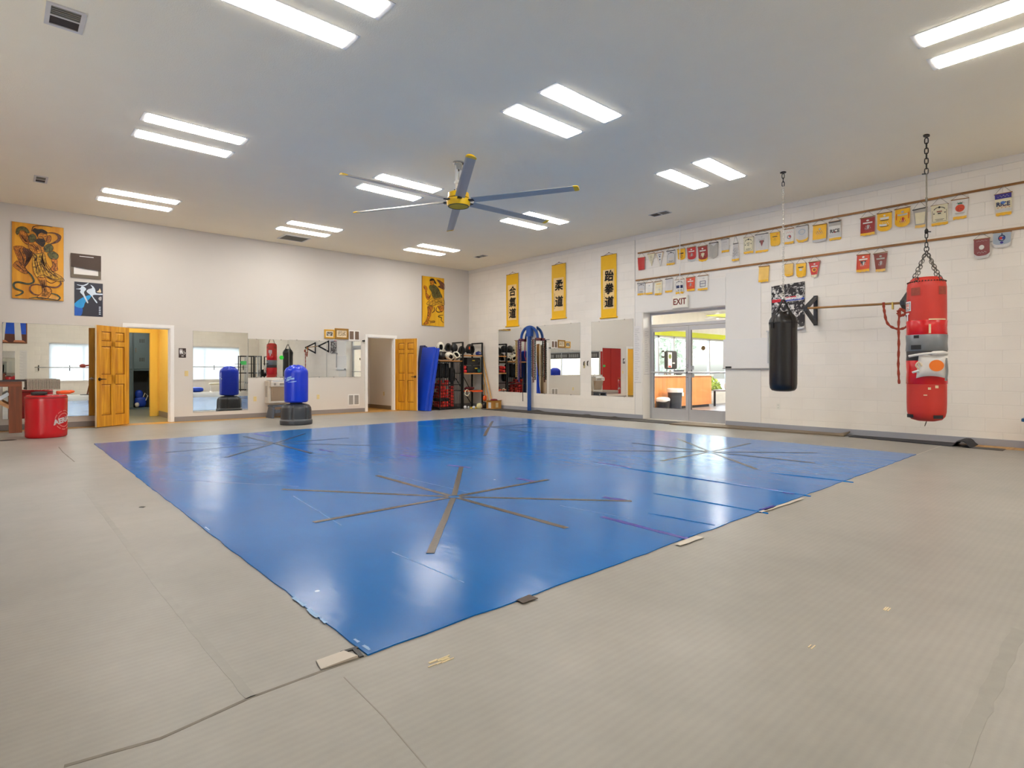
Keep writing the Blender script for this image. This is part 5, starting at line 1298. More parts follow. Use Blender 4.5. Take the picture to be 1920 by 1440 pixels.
# ---------------------------------------------------------------- runners along the block wall
m_run = mat('dark rubber runner', (62, 58, 54), .9, var=.15, scale=20, bump=.4, bscale=200); m_runb = mat('brown grey runner', (122, 108, 90), .9, var=.15, scale=20, bump=.4, bscale=200); m_runk = mat('charcoal runner', (52, 52, 56), .9, var=.2, scale=25, bump=.5, bscale=220)
def runner(label, ys, xs0, x1, h, m, fn=None):
    t = thing('floor_runner', label, 'runner mat', (0, 0, 0), 0, 'runner mats along the block wall')
    def G(u, v, z):
        y = ys[0] + (ys[1] - ys[0]) * u; x = xs0[0] + (xs0[1] - xs0[0]) * u + (x1 - xs0[0] - (xs0[1] - xs0[0]) * u) * v
        hh = h + (fn(u, v) if fn else 0)
        return (x, y, hh if z else max(.001, hh - h))
    mb = MB(); nu = 60
    mb.grid(lambda u, v: G(u, v, 1), nu, 6); mb.grid(lambda u, v: G(u, 1 - v, 0), nu, 6)
    mb.grid(lambda u, v: G(u, 0, v < .5), nu, 1); mb.grid(lambda u, v: G(u, 1, v > .5), nu, 1)
    mb.grid(lambda u, v: G(0, u, v > .5), 6, 1); mb.grid(lambda u, v: G(1, u, v < .5), 6, 1)
    mb.build('mat', m, t); return t
runner('dark runner mat along the wall under the three mirrors', (12.9, 6.72), (10.42, 10.52), XB - .03, .012, m_run, lambda u, v: .035 * math.exp(-((u - .27) / .03) ** 2) * v + .05 * math.exp(-((u - .56) / .012) ** 2) * max(0, v - .5) + .04 * math.exp(-((u - .7) / .01) ** 2) * max(0, v - .6))
runner('brown grey runner mat in front of the glass door', (6.66, 3.45), (10.42, 10.72), XB - .04, .025, m_runb, lambda u, v: .05 * max(0, (u - .93) / .07) ** 2 * v)
runner('charcoal runner mat with a bulging rolled end under the red bag', (3.38, 1.70), (10.74, 10.50), XB - .05, .012, m_runk, lambda u, v: .085 * math.exp(-((u - .93) / .05) ** 4))
runner('flat black rubber sheet end poking out from the rolled runner', (1.80, 1.34), (10.52, 10.48), XB - .32, .004, m_black)
struct('trim_11', MB().box(XB - .36, XB - .013, YF, 2.6, .0002, .002), m_floorwood, 'bare wood strip at the foot of the block wall')
# bench at the edge of the view
t = thing('bench', 'bench with a blue padded seat and chrome legs at the block wall', 'bench', (10.55, 1.02, 0))
MB().sbox((.12, -.32, .445), (.2, .46, .028), 8).build('seat', mat('blue vinyl seat', (32, 92, 140), .4), t, angle=50)
for (x, y) in ((-.02, .06), (.27, .06), (-.02, -.7), (.27, -.7)):
    MB().tube([(x, y, .02), (x, y, .33), (x + (.02 if x < .1 else -.02), y - .02 if y > -.3 else y + .02, .39), (x + (.06 if x < .1 else -.06), y - .06 if y > -.3 else y + .06, .415)], .017, 10).build('leg', m_chrome, t)
    MB().lathe([(.022, 0), (.022, .045), (.018, .05)], 10, (x, y, 0)).build('rubber_foot', mat('red rubber foot', (150, 60, 40), .6), t)
MB().tube([(-.02, .06, .13), (-.02, -.7, .13)], .012, 8).build('stretcher', m_chrome, t)
# ---------------------------------------------------------------- pictures on the white wall
def quad(tl, tr, br, bl):
    """maps sketch coordinates inside a measured quadrilateral to (u, v), v up"""
    def fn(x, y):
        u = .5
        for _ in range(6):
            yt = tl[1] + (tr[1] - tl[1]) * u; yb = bl[1] + (br[1] - bl[1]) * u
            v = (y - yt) / (yb - yt)
            xl = tl[0] + (bl[0] - tl[0]) * v; xr = tr[0] + (br[0] - tr[0]) * v
            u = (x - xl) / (xr - xl)
        return min(.995, max(.005, u)), min(.995, max(.005, 1 - v))
    return fn
def picture(t, q, w_, h, y, fills, lines, prefix='figure'):
    """flat painted shapes: fills = (part name, material, outline), lines = (material, width, points)"""
    lay = 0; by = {}
    for nm, m, pts in fills:
        P = [(q(*p)[0] * w_ - w_ / 2, q(*p)[1] * h) for p in smooth_loop(pts)]
        lay += 1
        mb = by.setdefault((nm, m.name), (MB(), nm, m))[0]
        a = sum(P[i][0] * P[(i + 1) % len(P)][1] - P[(i + 1) % len(P)][0] * P[i][1] for i in range(len(P)))
        if a < 0: P = P[::-1]
        mb._a([(x, y - .0006 * lay, z) for x, z in P], [tuple(range(len(P)))])
    for mb, nm, m in by.values(): mb.build(nm + '_print', m, t, smooth=False)
    by = {}
    for nm, m, wd, pts in lines:
        mb = by.setdefault((nm, m.name), (MB(), nm, m))[0]
        mb.ribbon([(q(*p)[0] * w_ - w_ / 2, q(*p)[1] * h) for p in pts], wd, y - .0006 * lay - .001)
    for mb, nm, m in by.values(): mb.build(nm + '_print', m, t, smooth=False)
def smooth_loop(pts, per=4):
    n = len(pts); out = []
    for i in range(n):
        a, b_, c, d = pts[i - 1], pts[i], pts[(i + 1) % n], pts[(i + 2) % n]
        for j in range(per):
            s_ = j / per
            out.append(tuple(.5 * (2 * b_[k] + (c[k] - a[k]) * s_ + (2 * a[k] - 5 * b_[k] + 4 * c[k] - d[k]) * s_ * s_ + (3 * b_[k] - a[k] - 3 * c[k] + d[k]) * s_ ** 3) for k in (0, 1)))
    return out
m_board = wood('golden painted board', (228, 160, 22), (196, 122, 10), 1.0, 'Z', .45, .1)
m_boardy = wood('yellow painted board', (234, 180, 26), (210, 150, 14), 1.2, 'Z', .45, .1)
m_bedge = mat('board edge', (120, 84, 40), .6)
def painted(k, c):
    m = photo_print('paint ' + k, 16, tuple(v * .55 for v in c), tuple(min(255, v * 1.12) for v in c), .36, .58, len(k)); return m
pc = {k: painted(k, c) for k, c in {'skin': (190, 112, 22), 'skin2': (206, 132, 26), 'green': (96, 92, 44), 'plum': (112, 66, 44), 'dark': (40, 28, 18), 'skirt': (204, 152, 34), 'brown': (84, 44, 14), 'teal': (66, 74, 52)}.items()}
def painted_board(label, x0, x1, z0, z1, m):
    t = thingA('picture', label, 'painting', (x0 + x1) / 2, z0, 'warrior paintings')
    w_ = x1 - x0; h = z1 - z0
    MB().box(-w_ / 2, w_ / 2, -.03, .001, 0, h).build('board', m_bedge, t, smooth=False)
    MB().box(-w_ / 2 + .002, w_ / 2 - .002, -.032, -.0301, .002, h - .002).build('painted_ground', m, t, smooth=False)
    return t, w_, h
t, w_, h = painted_board('big golden painting of a bearded warrior with flying scarves', .18, .95, 2.505, 3.955, m_board)
q = quad((95, 128), (862, 215), (875, 1318), (110, 1278))
fills = [('green_scarf', pc['green'], [(150, 300), (165, 235), (230, 205), (300, 225), (345, 290), (310, 300), (270, 265), (215, 265), (190, 310), (172, 330)]),
 ('scarf', pc['plum'], [(600, 295), (700, 285), (800, 320), (822, 365), (780, 430), (660, 462), (760, 400), (770, 350), (720, 305)]),
 ('thigh', pc['skin'], [(120, 510), (240, 500), (330, 560), (380, 640), (300, 800), (260, 820), (180, 680)]),
 ('foot', pc['skin'], [(130, 760), (190, 720), (300, 830), (330, 905), (260, 900), (130, 810)]),
 ('upper_arm', pc['skin'], [(195, 310), (240, 270), (300, 300), (352, 400), (330, 470), (280, 450), (230, 390)]),
 ('chest', pc['skin2'], [(330, 440), (400, 400), (560, 500), (580, 570), (500, 605), (420, 600), (350, 540)]),
 ('shoulder', pc['green'], [(330, 350), (390, 315), (440, 350), (435, 420), (370, 440), (335, 400)]),
 ('sash', pc['plum'], [(250, 540), (340, 545), (395, 620), (330, 760), (280, 795), (310, 680)]),
 ('skirt', pc['skirt'], [(400, 640), (560, 600), (600, 720), (625, 820), (840, 955), (868, 1020), (700, 1000), (600, 960), (470, 965), (408, 830)]),
 ('leg', pc['skin2'], [(480, 970), (590, 970), (610, 1080), (690, 1160), (625, 1280), (470, 1270), (550, 1180), (530, 1080)]),
 ('face', pc['skin2'], [(470, 330), (520, 290), (600, 310), (612, 400), (560, 440), (500, 430)]),
 ('fist', pc['skin'], [(590, 390), (635, 330), (670, 350), (660, 420), (610, 440)]),
 ('sleeve', pc['green'], [(560, 510), (640, 455), (700, 500), (690, 560), (620, 585), (580, 570)]),
 ('lower_sleeve', pc['green'], [(620, 600), (700, 570), (780, 620), (770, 680), (690, 690), (640, 655)]),
 ('forearm', pc['skin'], [(680, 690), (760, 690), (768, 790), (775, 850), (700, 872), (668, 830), (700, 780)]),
 ('hair', pc['dark'], [(390, 265), (420, 225), (470, 240), (540, 240), (612, 280), (600, 312), (530, 295), (485, 310), (470, 360), (440, 310), (420, 290)]),
 ('beard', pc['dark'], [(432, 400), (500, 382), (575, 395), (585, 450), (550, 505), (500, 480), (450, 440)])]
ln = [('trailing_scarf', pc['teal'], .034, [(330, 880), (395, 950), (420, 1030), (340, 1065), (200, 1040), (135, 1065), (150, 1130), (262, 1180), (225, 1225), (155, 1245)]),
 ('curled_scarf', pc['plum'], .028, [(470, 1070), (385, 1090), (368, 1160), (430, 1218), (505, 1230)]), ('long_scarf', pc['plum'], .03, [(470, 1070), (620, 1100), (760, 1110), (828, 1060), (812, 1020)]),
 ('end_scarf', pc['teal'], .026, [(680, 1200), (770, 1225), (818, 1270), (780, 1308)]), ('base_scarf', pc['teal'], .018, [(350, 1282), (500, 1268), (790, 1305)])]
for nm, m, pts in fills:
    if nm not in ('hair', 'beard'): ln.append(('ink_lines', pc['brown'], .008, pts + [pts[0]]))
for pts in ([(490, 345), (520, 355), (545, 345)], [(570, 340), (600, 350)], [(545, 360), (560, 390), (540, 395)], [(350, 470), (430, 520), (470, 590)], [(420, 480), (500, 560)], [(290, 560), (350, 640), (310, 760)], [(320, 560), (372, 630), (330, 740)], [(440, 660), (470, 760), (450, 860)], [(540, 640), (560, 740), (590, 800)], [(520, 760), (620, 860), (780, 960)],
            [(470, 960), (560, 930), (700, 985), (800, 990)], [(600, 1010), (680, 1050), (760, 1020)], [(200, 560), (260, 680), (270, 780)], [(540, 1010), (560, 1100), (600, 1180)], [(160, 770), (230, 830), (280, 880)], [(700, 720), (740, 780), (720, 840)], [(220, 330), (280, 400), (310, 440)], [(390, 610), (440, 700), (410, 720)], [(550, 600), (545, 700), (590, 800)]):
    ln.append(('ink_lines', pc['brown'], .013, pts))
for k in range(7): ln.append(('fold_lines', pc['brown'], .008, [(430 + 26 * k, 660 + 8 * k), (440 + 40 * k, 780 + 12 * k), (480 + 52 * k, 930 + 6 * k)]))
for k in range(5): ln.append(('fold_lines', pc['brown'], .008, [(265 + 22 * k, 560 + 8 * k), (320 + 14 * k, 640), (296 + 10 * k, 760 - 10 * k)]))
for k in range(4): ln.append(('fold_lines', pc['brown'], .007, [(140 + 34 * k, 540 + 6 * k), (190 + 26 * k, 640), (230 + 18 * k, 760)])); ln.append(('fold_lines', pc['brown'], .007, [(210 + 28 * k, 310 + 14 * k), (250 + 24 * k, 380 + 12 * k), (300 + 12 * k, 440)])); ln.append(('fold_lines', pc['brown'], .007, [(500 + 26 * k, 990), (545 + 16 * k, 1090), (560 + 24 * k, 1220)])); ln.append(('fold_lines', pc['brown'], .007, [(360 + 40 * k, 440 + 14 * k), (400 + 40 * k, 500 + 10 * k), (440 + 30 * k, 590)]))
for pts in ([(400, 600), (460, 650), (440, 720)], [(545, 610), (535, 720), (580, 800)], [(380, 275), (400, 210), (470, 190), (600, 190), (690, 205)]): ln.append(('ink_lines', pc['dark'], .014, pts))
picture(t, q, w_, h, -.0322, fills, ln)
t, w_, h = painted_board('narrow yellow painting of a striding warrior above the blue mats', 9.32, 10.11, 2.475, 3.945, m_boardy)
q = quad((150, 95), (685, 170), (665, 1360), (125, 1310))
fills = [('torso', pc['green'], [(330, 330), (420, 320), (520, 400), (580, 520), (620, 640), (480, 680), (390, 620), (360, 500), (310, 400)]),
 ('skirt', pc['skirt'], [(390, 640), (480, 650), (620, 640), (670, 700), (670, 830), (520, 800), (400, 840), (280, 820), (240, 770)]),
 ('leg', pc['skin'], [(260, 850), (390, 860), (340, 1000), (330, 1080), (270, 1200), (260, 1280), (150, 1285), (220, 1190), (260, 1000)]),
 ('back_leg', pc['skin'], [(500, 850), (640, 840), (660, 920), (600, 1000), (540, 920)]),
 ('arm', pc['skin'], [(185, 340), (240, 360), (260, 420), (245, 520), (320, 600), (350, 540), (310, 660), (260, 680), (220, 600), (215, 460), (180, 400)]),
 ('face', pc['skin2'], [(335, 230), (420, 220), (430, 290), (385, 340), (345, 310)]),
 ('raised_arm', pc['plum'], [(500, 200), (560, 215), (680, 310), (680, 440), (560, 390), (520, 370), (580, 330)]),
 ('hair', pc['dark'], [(320, 230), (345, 175), (420, 175), (470, 250), (490, 310), (440, 280), (420, 225), (350, 225)])]
ln = [('knee_scarf', pc['brown'], .03, [(420, 870), (425, 960), (360, 1015)]), ('back_scarf', pc['brown'], .03, [(480, 880), (470, 960), (530, 1000), (620, 980)]), ('side_scarf', pc['dark'], .026, [(640, 1075), (560, 1080), (520, 1110), (600, 1140), (590, 1200), (650, 1265)]),
 ('foot_scarf', pc['brown'], .024, [(270, 1190), (330, 1220), (415, 1215), (420, 1245), (310, 1255)])]
for nm, m, pts in fills:
    if nm != 'hair': ln.append(('ink_lines', pc['brown'], .012, pts + [pts[0]]))
for k in range(5): ln.append(('fold_lines', pc['brown'], .010, [(360 + 40 * k, 360 + 20 * k), (390 + 36 * k, 470), (410 + 40 * k, 620)])); ln.append(('fold_lines', pc['brown'], .010, [(300 + 70 * k, 690 - 6 * k), (310 + 72 * k, 760), (300 + 76 * k, 815)]))
for pts in ([(400, 430), (440, 520), (430, 620)], [(480, 440), (500, 560), (520, 640)], [(300, 760), (400, 720), (470, 660)], [(500, 700), (580, 760), (660, 780)], [(300, 880), (330, 960), (300, 1060)], [(420, 400), (380, 380)], [(230, 620), (290, 640), (320, 590)]): ln.append(('ink_lines', pc['brown'], .014, pts))
picture(t, q, w_, h, -.0322, fills, ln)
# torn frame and blue poster
t = thingA('notice_board', 'brown notice board over the blue poster, dark sheet torn off above a white strip', 'notice board', 1.31, 3.0)
m_fr = mat('grey brown frame', (112, 100, 84), .6)
mb = MB(); mb.box(-.245, .245, -.03, -.012, 0, .065).box(-.245, -.2, -.03, -.012, .065, .48).box(.2, .245, -.03, -.012, .065, .48).box(-.2, .2, -.03, -.012, .43, .48)
mb.build('frame', m_fr, t, smooth=False)
MB().box(-.235, .235, -.012, .001, .01, .47).build('white_board', mat('notice white', (236, 232, 226), .5), t, smooth=False)
pts = [(-.248, .475), (.243, .475), (.243, .165), (.1, .18), (.0, .185), (-.12, .2), (-.248, .215)]
MB().prism(pts, -.038, -.031).build('dark_sheet', mat('dark brown sheet', (74, 56, 44), .6, var=.1), t, smooth=False)
MB().box(-.11, .12, -.0395, -.0381, .425, .436).build('pale_line', m_wht, t, smooth=False)
t = thingA('poster', 'dark blue poster of two white-clad fighters above the first pine door', 'poster', 1.354, 2.235)
w_, h = .466, .683
MB().box(-w_ / 2, w_ / 2, -.006, .001, 0, h).build('sheet', mat('poster navy', (34, 34, 50), .3, var=.15), t, smooth=False)
q = quad((208, 675), (775, 712), (778, 1388), (208, 1362))
pw, pb, pb2 = mat('poster white', (214, 226, 238), .35, var=.08, scale=20), mat('poster cyan', (30, 156, 222), .35, var=.35, scale=9), mat('poster blue', (20, 96, 196), .35, var=.3, scale=9)
fills = [('planet', pb2, [(210, 1140), (300, 1200), (370, 1220), (340, 1360), (210, 1358)]), ('planet', pb, [(210, 1120), (300, 1040), (400, 985), (490, 950), (540, 960), (500, 1030), (420, 1100), (380, 1200), (280, 1200), (210, 1160)]),
 ('fighter', pw, [(235, 825), (320, 810), (350, 770), (400, 780), (440, 830), (400, 880), (410, 940), (480, 1090), (455, 1100), (380, 960), (320, 890), (330, 840)]),
 ('fighter', pw, [(525, 740), (580, 770), (620, 830), (640, 905), (770, 915), (760, 940), (570, 950), (660, 1080), (640, 1100), (540, 960), (450, 880), (480, 830), (560, 800)]),
 ('flare', pw, [(260, 735), (380, 745), (490, 695), (450, 745), (370, 765), (280, 750)]), ('flare', mat('poster cream', (226, 206, 170), .4), [(650, 880), (690, 850), (715, 810), (740, 890)]), ('flare', mat('poster grey', (176, 170, 168), .4), [(690, 1000), (745, 975), (745, 1050), (700, 1045)])]
picture(t, q, w_, h, -.0062, fills, [('lettering', pw, .018, [(695, 1190 + 35 * k), (735, 1192 + 35 * k)]) for k in range(5)])
# white wall small things
t = thingA('restroom_sign', 'brown restroom sign with white figures beside the first doorway', 'sign', 3.037, 1.525)
MB().box(-.072, .072, -.007, .001, -.105, .105).build('plate', mat('sign brown', (58, 40, 34), .45), t, smooth=False, bevel=.006)
mb = MB()
for x in (-.042, -.012):
    mb.lathe([(.010, 0), (.010, .001)], 12)
    o = len(mb.v) - 24
    for i in range(o, len(mb.v)): p = mb.v[i]; mb.v[i] = (p[0] + x, -.008 - p[2], p[1] + .078)
    mb.prism([(x - .013, .062), (x + .013, .062), (x + (.012 if x < -.02 else .018), .0), (x - (.012 if x < -.02 else .018), .0)], -.009, -.008).box(x - .009, x - .002, -.009, -.008, -.03, 0).box(x + .002, x + .009, -.009, -.008, -.03, 0)
mb.tube([(.03, -.009, .05), (.028, -.009, .015), (.05, -.009, .012), (.058, -.009, -.012)], .005, 5).tube([(.03 + .022 * math.cos(q_), -.009, -.008 + .022 * math.sin(q_)) for q_ in [2.2 + i * .42 for i in range(11)]], .004, 5).box(-.02, .025, -.009, -.008, -.075, -.06)
mb.build('pictogram', m_wht, t)
outlet('ivory light switch beside the restroom sign', 'A', 3.118, 1.066, m_ivory, 'switch')
outlet('ivory wall outlet between the tall mirror and drinking fountain', 'A', 4.587, .448, m_ivory)
outlet('ivory wall outlet behind the blue freestanding bag', 'A', 6.157, .45, m_ivory)
outlet('ivory outlet inside the small hallway', (8.4518, 15.05, .45), 0, 0, m_ivory, off=RB)
def framed(label, x0, x1, z0, z1, fm, pm, b_=.05):
    t = thingA('framed_photo', label, 'framed photo', (x0 + x1) / 2, z0, 'framed photos above the long mirror')
    w_, h = (x1 - x0) / 2, z1 - z0
    mb = MB(); mb.box(-w_, w_, -.03, .001, 0, b_).box(-w_, w_, -.03, .001, h - b_, h).box(-w_, -w_ + b_, -.03, .001, b_, h - b_).box(w_ - b_, w_, -.03, .001, b_, h - b_); mb.build('frame', fm, t, smooth=False, bevel=.005)
    MB().box(-w_ + b_, w_ - b_, -.014, -.005, b_, h - b_).build('mount', mat('cream mount', (232, 214, 178), .6), t, smooth=False)
    MB().box(-w_ * .58, w_ * .58, -.0155, -.0141, h * .3, h * .72).build('photo', pm, t, smooth=False)
m_gold = mat('gold frame', (214, 160, 40), .4, .2); m_gold2 = mat('antique gold frame', (158, 116, 46), .45, .2, var=.2, scale=30)
framed('small gold framed black and white photo above the long mirror', 6.318, 6.60, 1.975, 2.21, m_gold, photo_print('old dark photo', 12, (28, 24, 22), (220, 214, 200), .45, .62, 3), .035)
framed('larger antique gold framed group photo above the long mirror', 6.605, 6.99, 1.97, 2.255, m_gold2, photo_print('old pale photo', 22, (96, 84, 66), (226, 204, 166), .4, .55, 7))
def wall_vent(label, x0, x1, z0, z1, m):
    t = thingA('wall_vent', label, 'vent', (x0 + x1) / 2, z0, 'vent grilles on the white wall')
    w_, h = (x1 - x0) / 2, z1 - z0
    MB().box(-w_ - .025, w_ + .025, -.006, .001, -.03, h + .025).build('plate', m_white, t, smooth=False, bevel=.003)
    for s_ in (-1, 1):
        a, b_ = (-w_, -.02) if s_ < 0 else (.02, w_)
        g = MB().box(a, b_, -.0075, -.0061, 0, h).build('grille', m, t, smooth=False)
        mb = MB()
        for i in range(12):
            z = h * (i + .5) / 12; mb.box(a, b_, -.013, -.0075, z - .004, z + .002)
        mb.build('slat', mat('slat ' + m.name, tuple(min(255, v + 24) for v in VENTC[m.name]), .5), g, smooth=False)
VENTC = {'brown vent': (120, 96, 78), 'grey vent': (158, 152, 144)}
wall_vent('brown two-part vent beside the framed photos', 7.03, 7.30, 1.975, 2.195, mat('brown vent', VENTC['brown vent'], .55))
wall_vent('white plated two-part vent low beside the second doorway', 7.01, 7.29, .215, .465, mat('grey vent', VENTC['grey vent'], .55))
tag(MB().box(7.40, 7.46, YA - .05, YA + .001, 1.93, 1.96).box(7.42, 7.44, YA - .07, YA - .05, 1.92, 1.97).build('door_sensor', m_black, smooth=False), 'small black sensor on the wall just before the second doorway', 'sensor')
mirror('wide low mirror behind the short red bag', 'A', .045, 1.93, .21, 2.04, False)
mirror('tall mirror reflecting the window and blue bag', 'A', 3.248, 4.424, .188, 2.03, False)
mirror('strip mirror panel reflecting the heavy bags', 'A', 4.43, 5.40, .962, 1.895)
mirror('strip mirror panel behind the top of the blue bag', 'A', 5.404, 6.38, .962, 1.905)
mirror('strip mirror panel under the framed photos', 'A', 6.384, 7.362, .961, 1.925)
tag(MB().box(4.27, 4.39, YA - .012, YA - .0075, 1.27, 1.36).box(4.25, 4.29, YA - .0125, YA - .0075, 1.30, 1.345).build('mirror_sticker', mat('green paper', (60, 168, 82), .6), smooth=False), 'green paper stuck on the edge of the tall mirror', 'sticker')
t = thing('mirror_sticker', 'round bright green sticker on the strip mirror', 'sticker', (5.215, YA - .0072, 1.455))
mb = MB().lathe([(.052, 0), (.052, .003)], 20); mb.v = [(p[0], -p[2], p[1]) for p in mb.v]; mb.build('disc', mat('neon green', (40, 206, 50), .5), t)

# ---------------------------------------------------------------- drinking fountain and step stool
t = thingA('drinking_fountain', 'beige steel drinking fountain behind the blue freestanding bag', 'drinking fountain', 5.08, .34)
m_fount = mat('beige fountain steel', (206, 198, 186), .4, .1); m_fpan = mat('warm steel panel', (186, 164, 140), .35, .4)
MB().prism([(-.27, 0), (.27, 0), (.27, .54), (-.27, .54)], -.30, .001).build('cabinet', m_fount, t, smooth=False, bevel=.012)
mb = MB(); mb._a([(-.22, -.29, .02), (.22, -.29, .02), (.22, -.40, .40), (-.22, -.40, .40), (-.22, -.28, .02), (.22, -.28, .02), (.22, -.28, .40), (-.22, -.28, .40)], [(0, 1, 2, 3), (7, 6, 5, 4), (0, 3, 7, 4), (1, 5, 6, 2), (3, 2, 6, 7)])
mb.build('front_panel', m_fpan, t, smooth=False)
MB().box(-.265, .265, -.43, -.29, .40, .53).build('head', m_fount, t, smooth=False, bevel=.015)
MB().sbox((0, -.22, .545), (.26, .21, .025), 8).build('basin', mat('steel basin', (214, 212, 208), .22, .6), t)
MB().box(-.06, .2, -.436, -.43, .435, .49).build('push_bar', mat('grey push bar', (128, 120, 112), .4), t, smooth=False, bevel=.004)
mb = MB().lathe([(.028, 0), (.026, .012)], 16); mb.v = [(p[0] - .17, -.43 - p[2], p[1] + .465) for p in mb.v]; mb.build('button', MATS['grey push bar'], t)
MB().tube([(.12, -.2, .56), (.12, -.2, .61), (.1, -.22, .63), (.07, -.25, .625)], .014, 8).build('spout', m_chrome, t)
MB().box(-.271, -.27, -.2, -.05, .15, .42).build('side_grille', mat('side grille', (168, 160, 150), .5), t, smooth=False)
t = thing('step_stool', 'dark grey plastic step stool under the drinking fountain', 'stool', (5.03, 14.0, 0), 0.06)
m_stool = mat('slate plastic', (74, 80, 92), .45)
MB().box(-.22, .22, -.15, .15, .26, .30).build('top', m_stool, t, smooth=False, bevel=.012)
for sx in (-1, 1):
    mb = MB(); mb._a([(sx * .205, -.14, .26), (sx * .165, -.14, .26), (sx * .2, -.18, 0), (sx * .25, -.18, 0), (sx * .205, .14, .26), (sx * .165, .14, .26), (sx * .2, .18, 0), (sx * .25, .18, 0)], [(0, 1, 2, 3), (7, 6, 5, 4), (0, 3, 7, 4), (1, 5, 6, 2), (0, 4, 5, 1), (3, 2, 6, 7)])
    mb.build('leg', m_stool, t, smooth=False, bevel=.006)
MB().box(-.17, .17, -.15, -.13, .12, .2).build('step_rib', m_stool, t, smooth=False)
MB().box(-.2, .2, -.12, .12, .3, .304).build('tread', mat('black tread', (44, 46, 52), .8), t, smooth=False)

# ---------------------------------------------------------------- freestanding blue bag
m_bagblue = mat('blue vinyl', (10, 52, 200), .28, var=.06, scale=4, bump=.12, bscale=8); m_basepl = mat('black plastic base', (54, 57, 62), .38, var=.08, scale=5, bump=.1, bscale=120)
t = thing('freestanding_bag', 'blue freestanding punching bag on a ribbed black base', 'punching bag', (4.665, 12.0, 0))
def ribbed(u, v):
    q_ = 2 * PI * v
    P_ = [(.318, .0), (.325, .02), (.325, .085), (.312, .1), (.308, .105), (.305, .3), (.295, .36), (.26, .405), (.2, .43), (.12, .44)]
    f_ = u * (len(P_) - 1); i = min(int(f_), len(P_) - 2); s_ = f_ - i
    r = P_[i][0] + (P_[i + 1][0] - P_[i][0]) * s_; z = P_[i][1] + (P_[i + 1][1] - P_[i][1]) * s_
    if z > .1: r -= .022 * max(0, math.cos(6 * q_ + .9)) ** 24
    return (r * math.cos(q_), r * math.sin(q_), z)
MB().grid(ribbed, 36, 96, True).build('base', m_basepl, t, angle=50)
MB().lathe([(.309, .098), (.3135, .1), (.3135, .108), (.307, .112)], 60, caps=False).build('base_rim', mat('pale seam plastic', (128, 130, 132), .4), t)
MB().lathe([(.13, .425), (.12, .46)], 24).build('neck', m_basepl, t)
P_ = [(.02, .462), (.2, .462), (.228, .475), (.237, .51), (.239, .8), (.238, 1.08), (.232, 1.125), (.2, 1.175), (.12, 1.225), (.04, 1.24), (.01, 1.235)]
mb = MB().lathe(P_, 64)
vv = []
for x, y, z in mb.v:
    if z > 1.13:
        a = math.atan2(y, x); k = (z - 1.13) / .11; f_ = 1 + .05 * k * math.sin(16 * a); x, y, z = x * f_, y * f_, z + .012 * k * math.cos(16 * a)
    vv.append((x, y, z))
mb.v = vv; mb.build('bag', m_bagblue, t, angle=60)
# pale brush mark towards the painting wall
def mark(u, v, a0, a1, z0, z1, r):
    a = math.radians(a0 + (a1 - a0) * v); return (r * math.cos(a), r * math.sin(a), z0 + (z1 - z0) * u)
mb = MB()
for a0, a1, z0, z1 in ((196, 240, .93, .955), (200, 226, .965, .985), (190, 215, .90, .915), (205, 250, .88, .888)): mb.grid(lambda u, v: mark(u, v, a0, a1, z0 + .02 * v, z1 + .03 * v, .2405), 2, 10)
for a0, z0 in ((150, .9), (165, .93), (180, .96)): mb.grid(lambda u, v: mark(u, v, a0, a0 + 12, z0, z0 + .02, .2405), 1, 4)
mb.build('logo', mat('pale blue print', (150, 190, 240), .35), t)

# ---------------------------------------------------------------- short red bag with logo and things on it
m_redv = mat('red vinyl bag', (190, 14, 26), .26, var=.1, scale=3, bump=.12, bscale=10)
cx, cy = .60, 12.55
t = thing('round_bag', 'short round red vinyl bag with white ring lettering on the floor by the wooden table', 'training bag', (cx, cy, 0))
MB().lathe([(.02, 0), (.26, 0), (.283, .02), (.286, .1), (.284, .35), (.288, .62), (.286, .69), (.27, .715), (.02, .72)], 56).build('body', m_redv, t, angle=50)
MB().lathe([(.288, .66), (.2895, .665), (.2895, .69), (.286, .695)], 56, caps=False).build('top_seam', mat('darker red seam', (150, 10, 20), .4), t)
thc = math.atan2(-cy, -cx)
def onbag(a, z, r=.2895): return (r * math.cos(thc + a), r * math.sin(thc + a), z)
lg = MB()
for R0 in (.165, .12):
    for i in range(40):
        a0, a1 = 2 * PI * i / 40, 2 * PI * (i + 1) / 40
        if R0 > .14 and i % 4 == 3: continue
        lg._a([onbag(.95 + R0 / .288 * math.cos(a0), .29 + R0 * math.sin(a0)), onbag(.95 + R0 / .288 * math.cos(a1), .29 + R0 * math.sin(a1)), onbag(.95 + (R0 - .012) / .288 * math.cos(a1), .29 + (R0 - .012) * math.sin(a1)), onbag(.95 + (R0 - .012) / .288 * math.cos(a0), .29 + (R0 - .012) * math.sin(a0))], [(0, 1, 2, 3)])
lg.build('ring_print', mat('faded white print', (214, 120, 112), .4), t, smooth=False)
wm = words_mesh('AERIAL', .115, .0005, bold=.006)
wm.v = [onbag(.95 + (p[0] * .98 - p[2] * .2) / .288, .29 + p[2] + p[0] * .22, .2905) for p in wm.v]
wm.build('lettering', m_wht, t, smooth=False)
m_orange = mat('orange vinyl', (240, 92, 30), .4, var=.15)
t = thing('glove', 'orange glove lying on top of the short red bag', 'glove', (cx + .22, cy - .06, .722))
MB().sbox((.03, 0, .035), (.10, .075, .034), 2.6).ball((.10, -.02, .045), (.06, .04, .028)).build('mitt', m_orange, t); MB().sbox((-.07, .0, .032), (.025, .065, .03), 4).build('cuff', mat('dark orange cuff', (196, 66, 22), .5), t)
t = thing('focus_pad', 'flat black pad lying on top of the short red bag', 'pad', (cx - .1, cy - .12, .72))
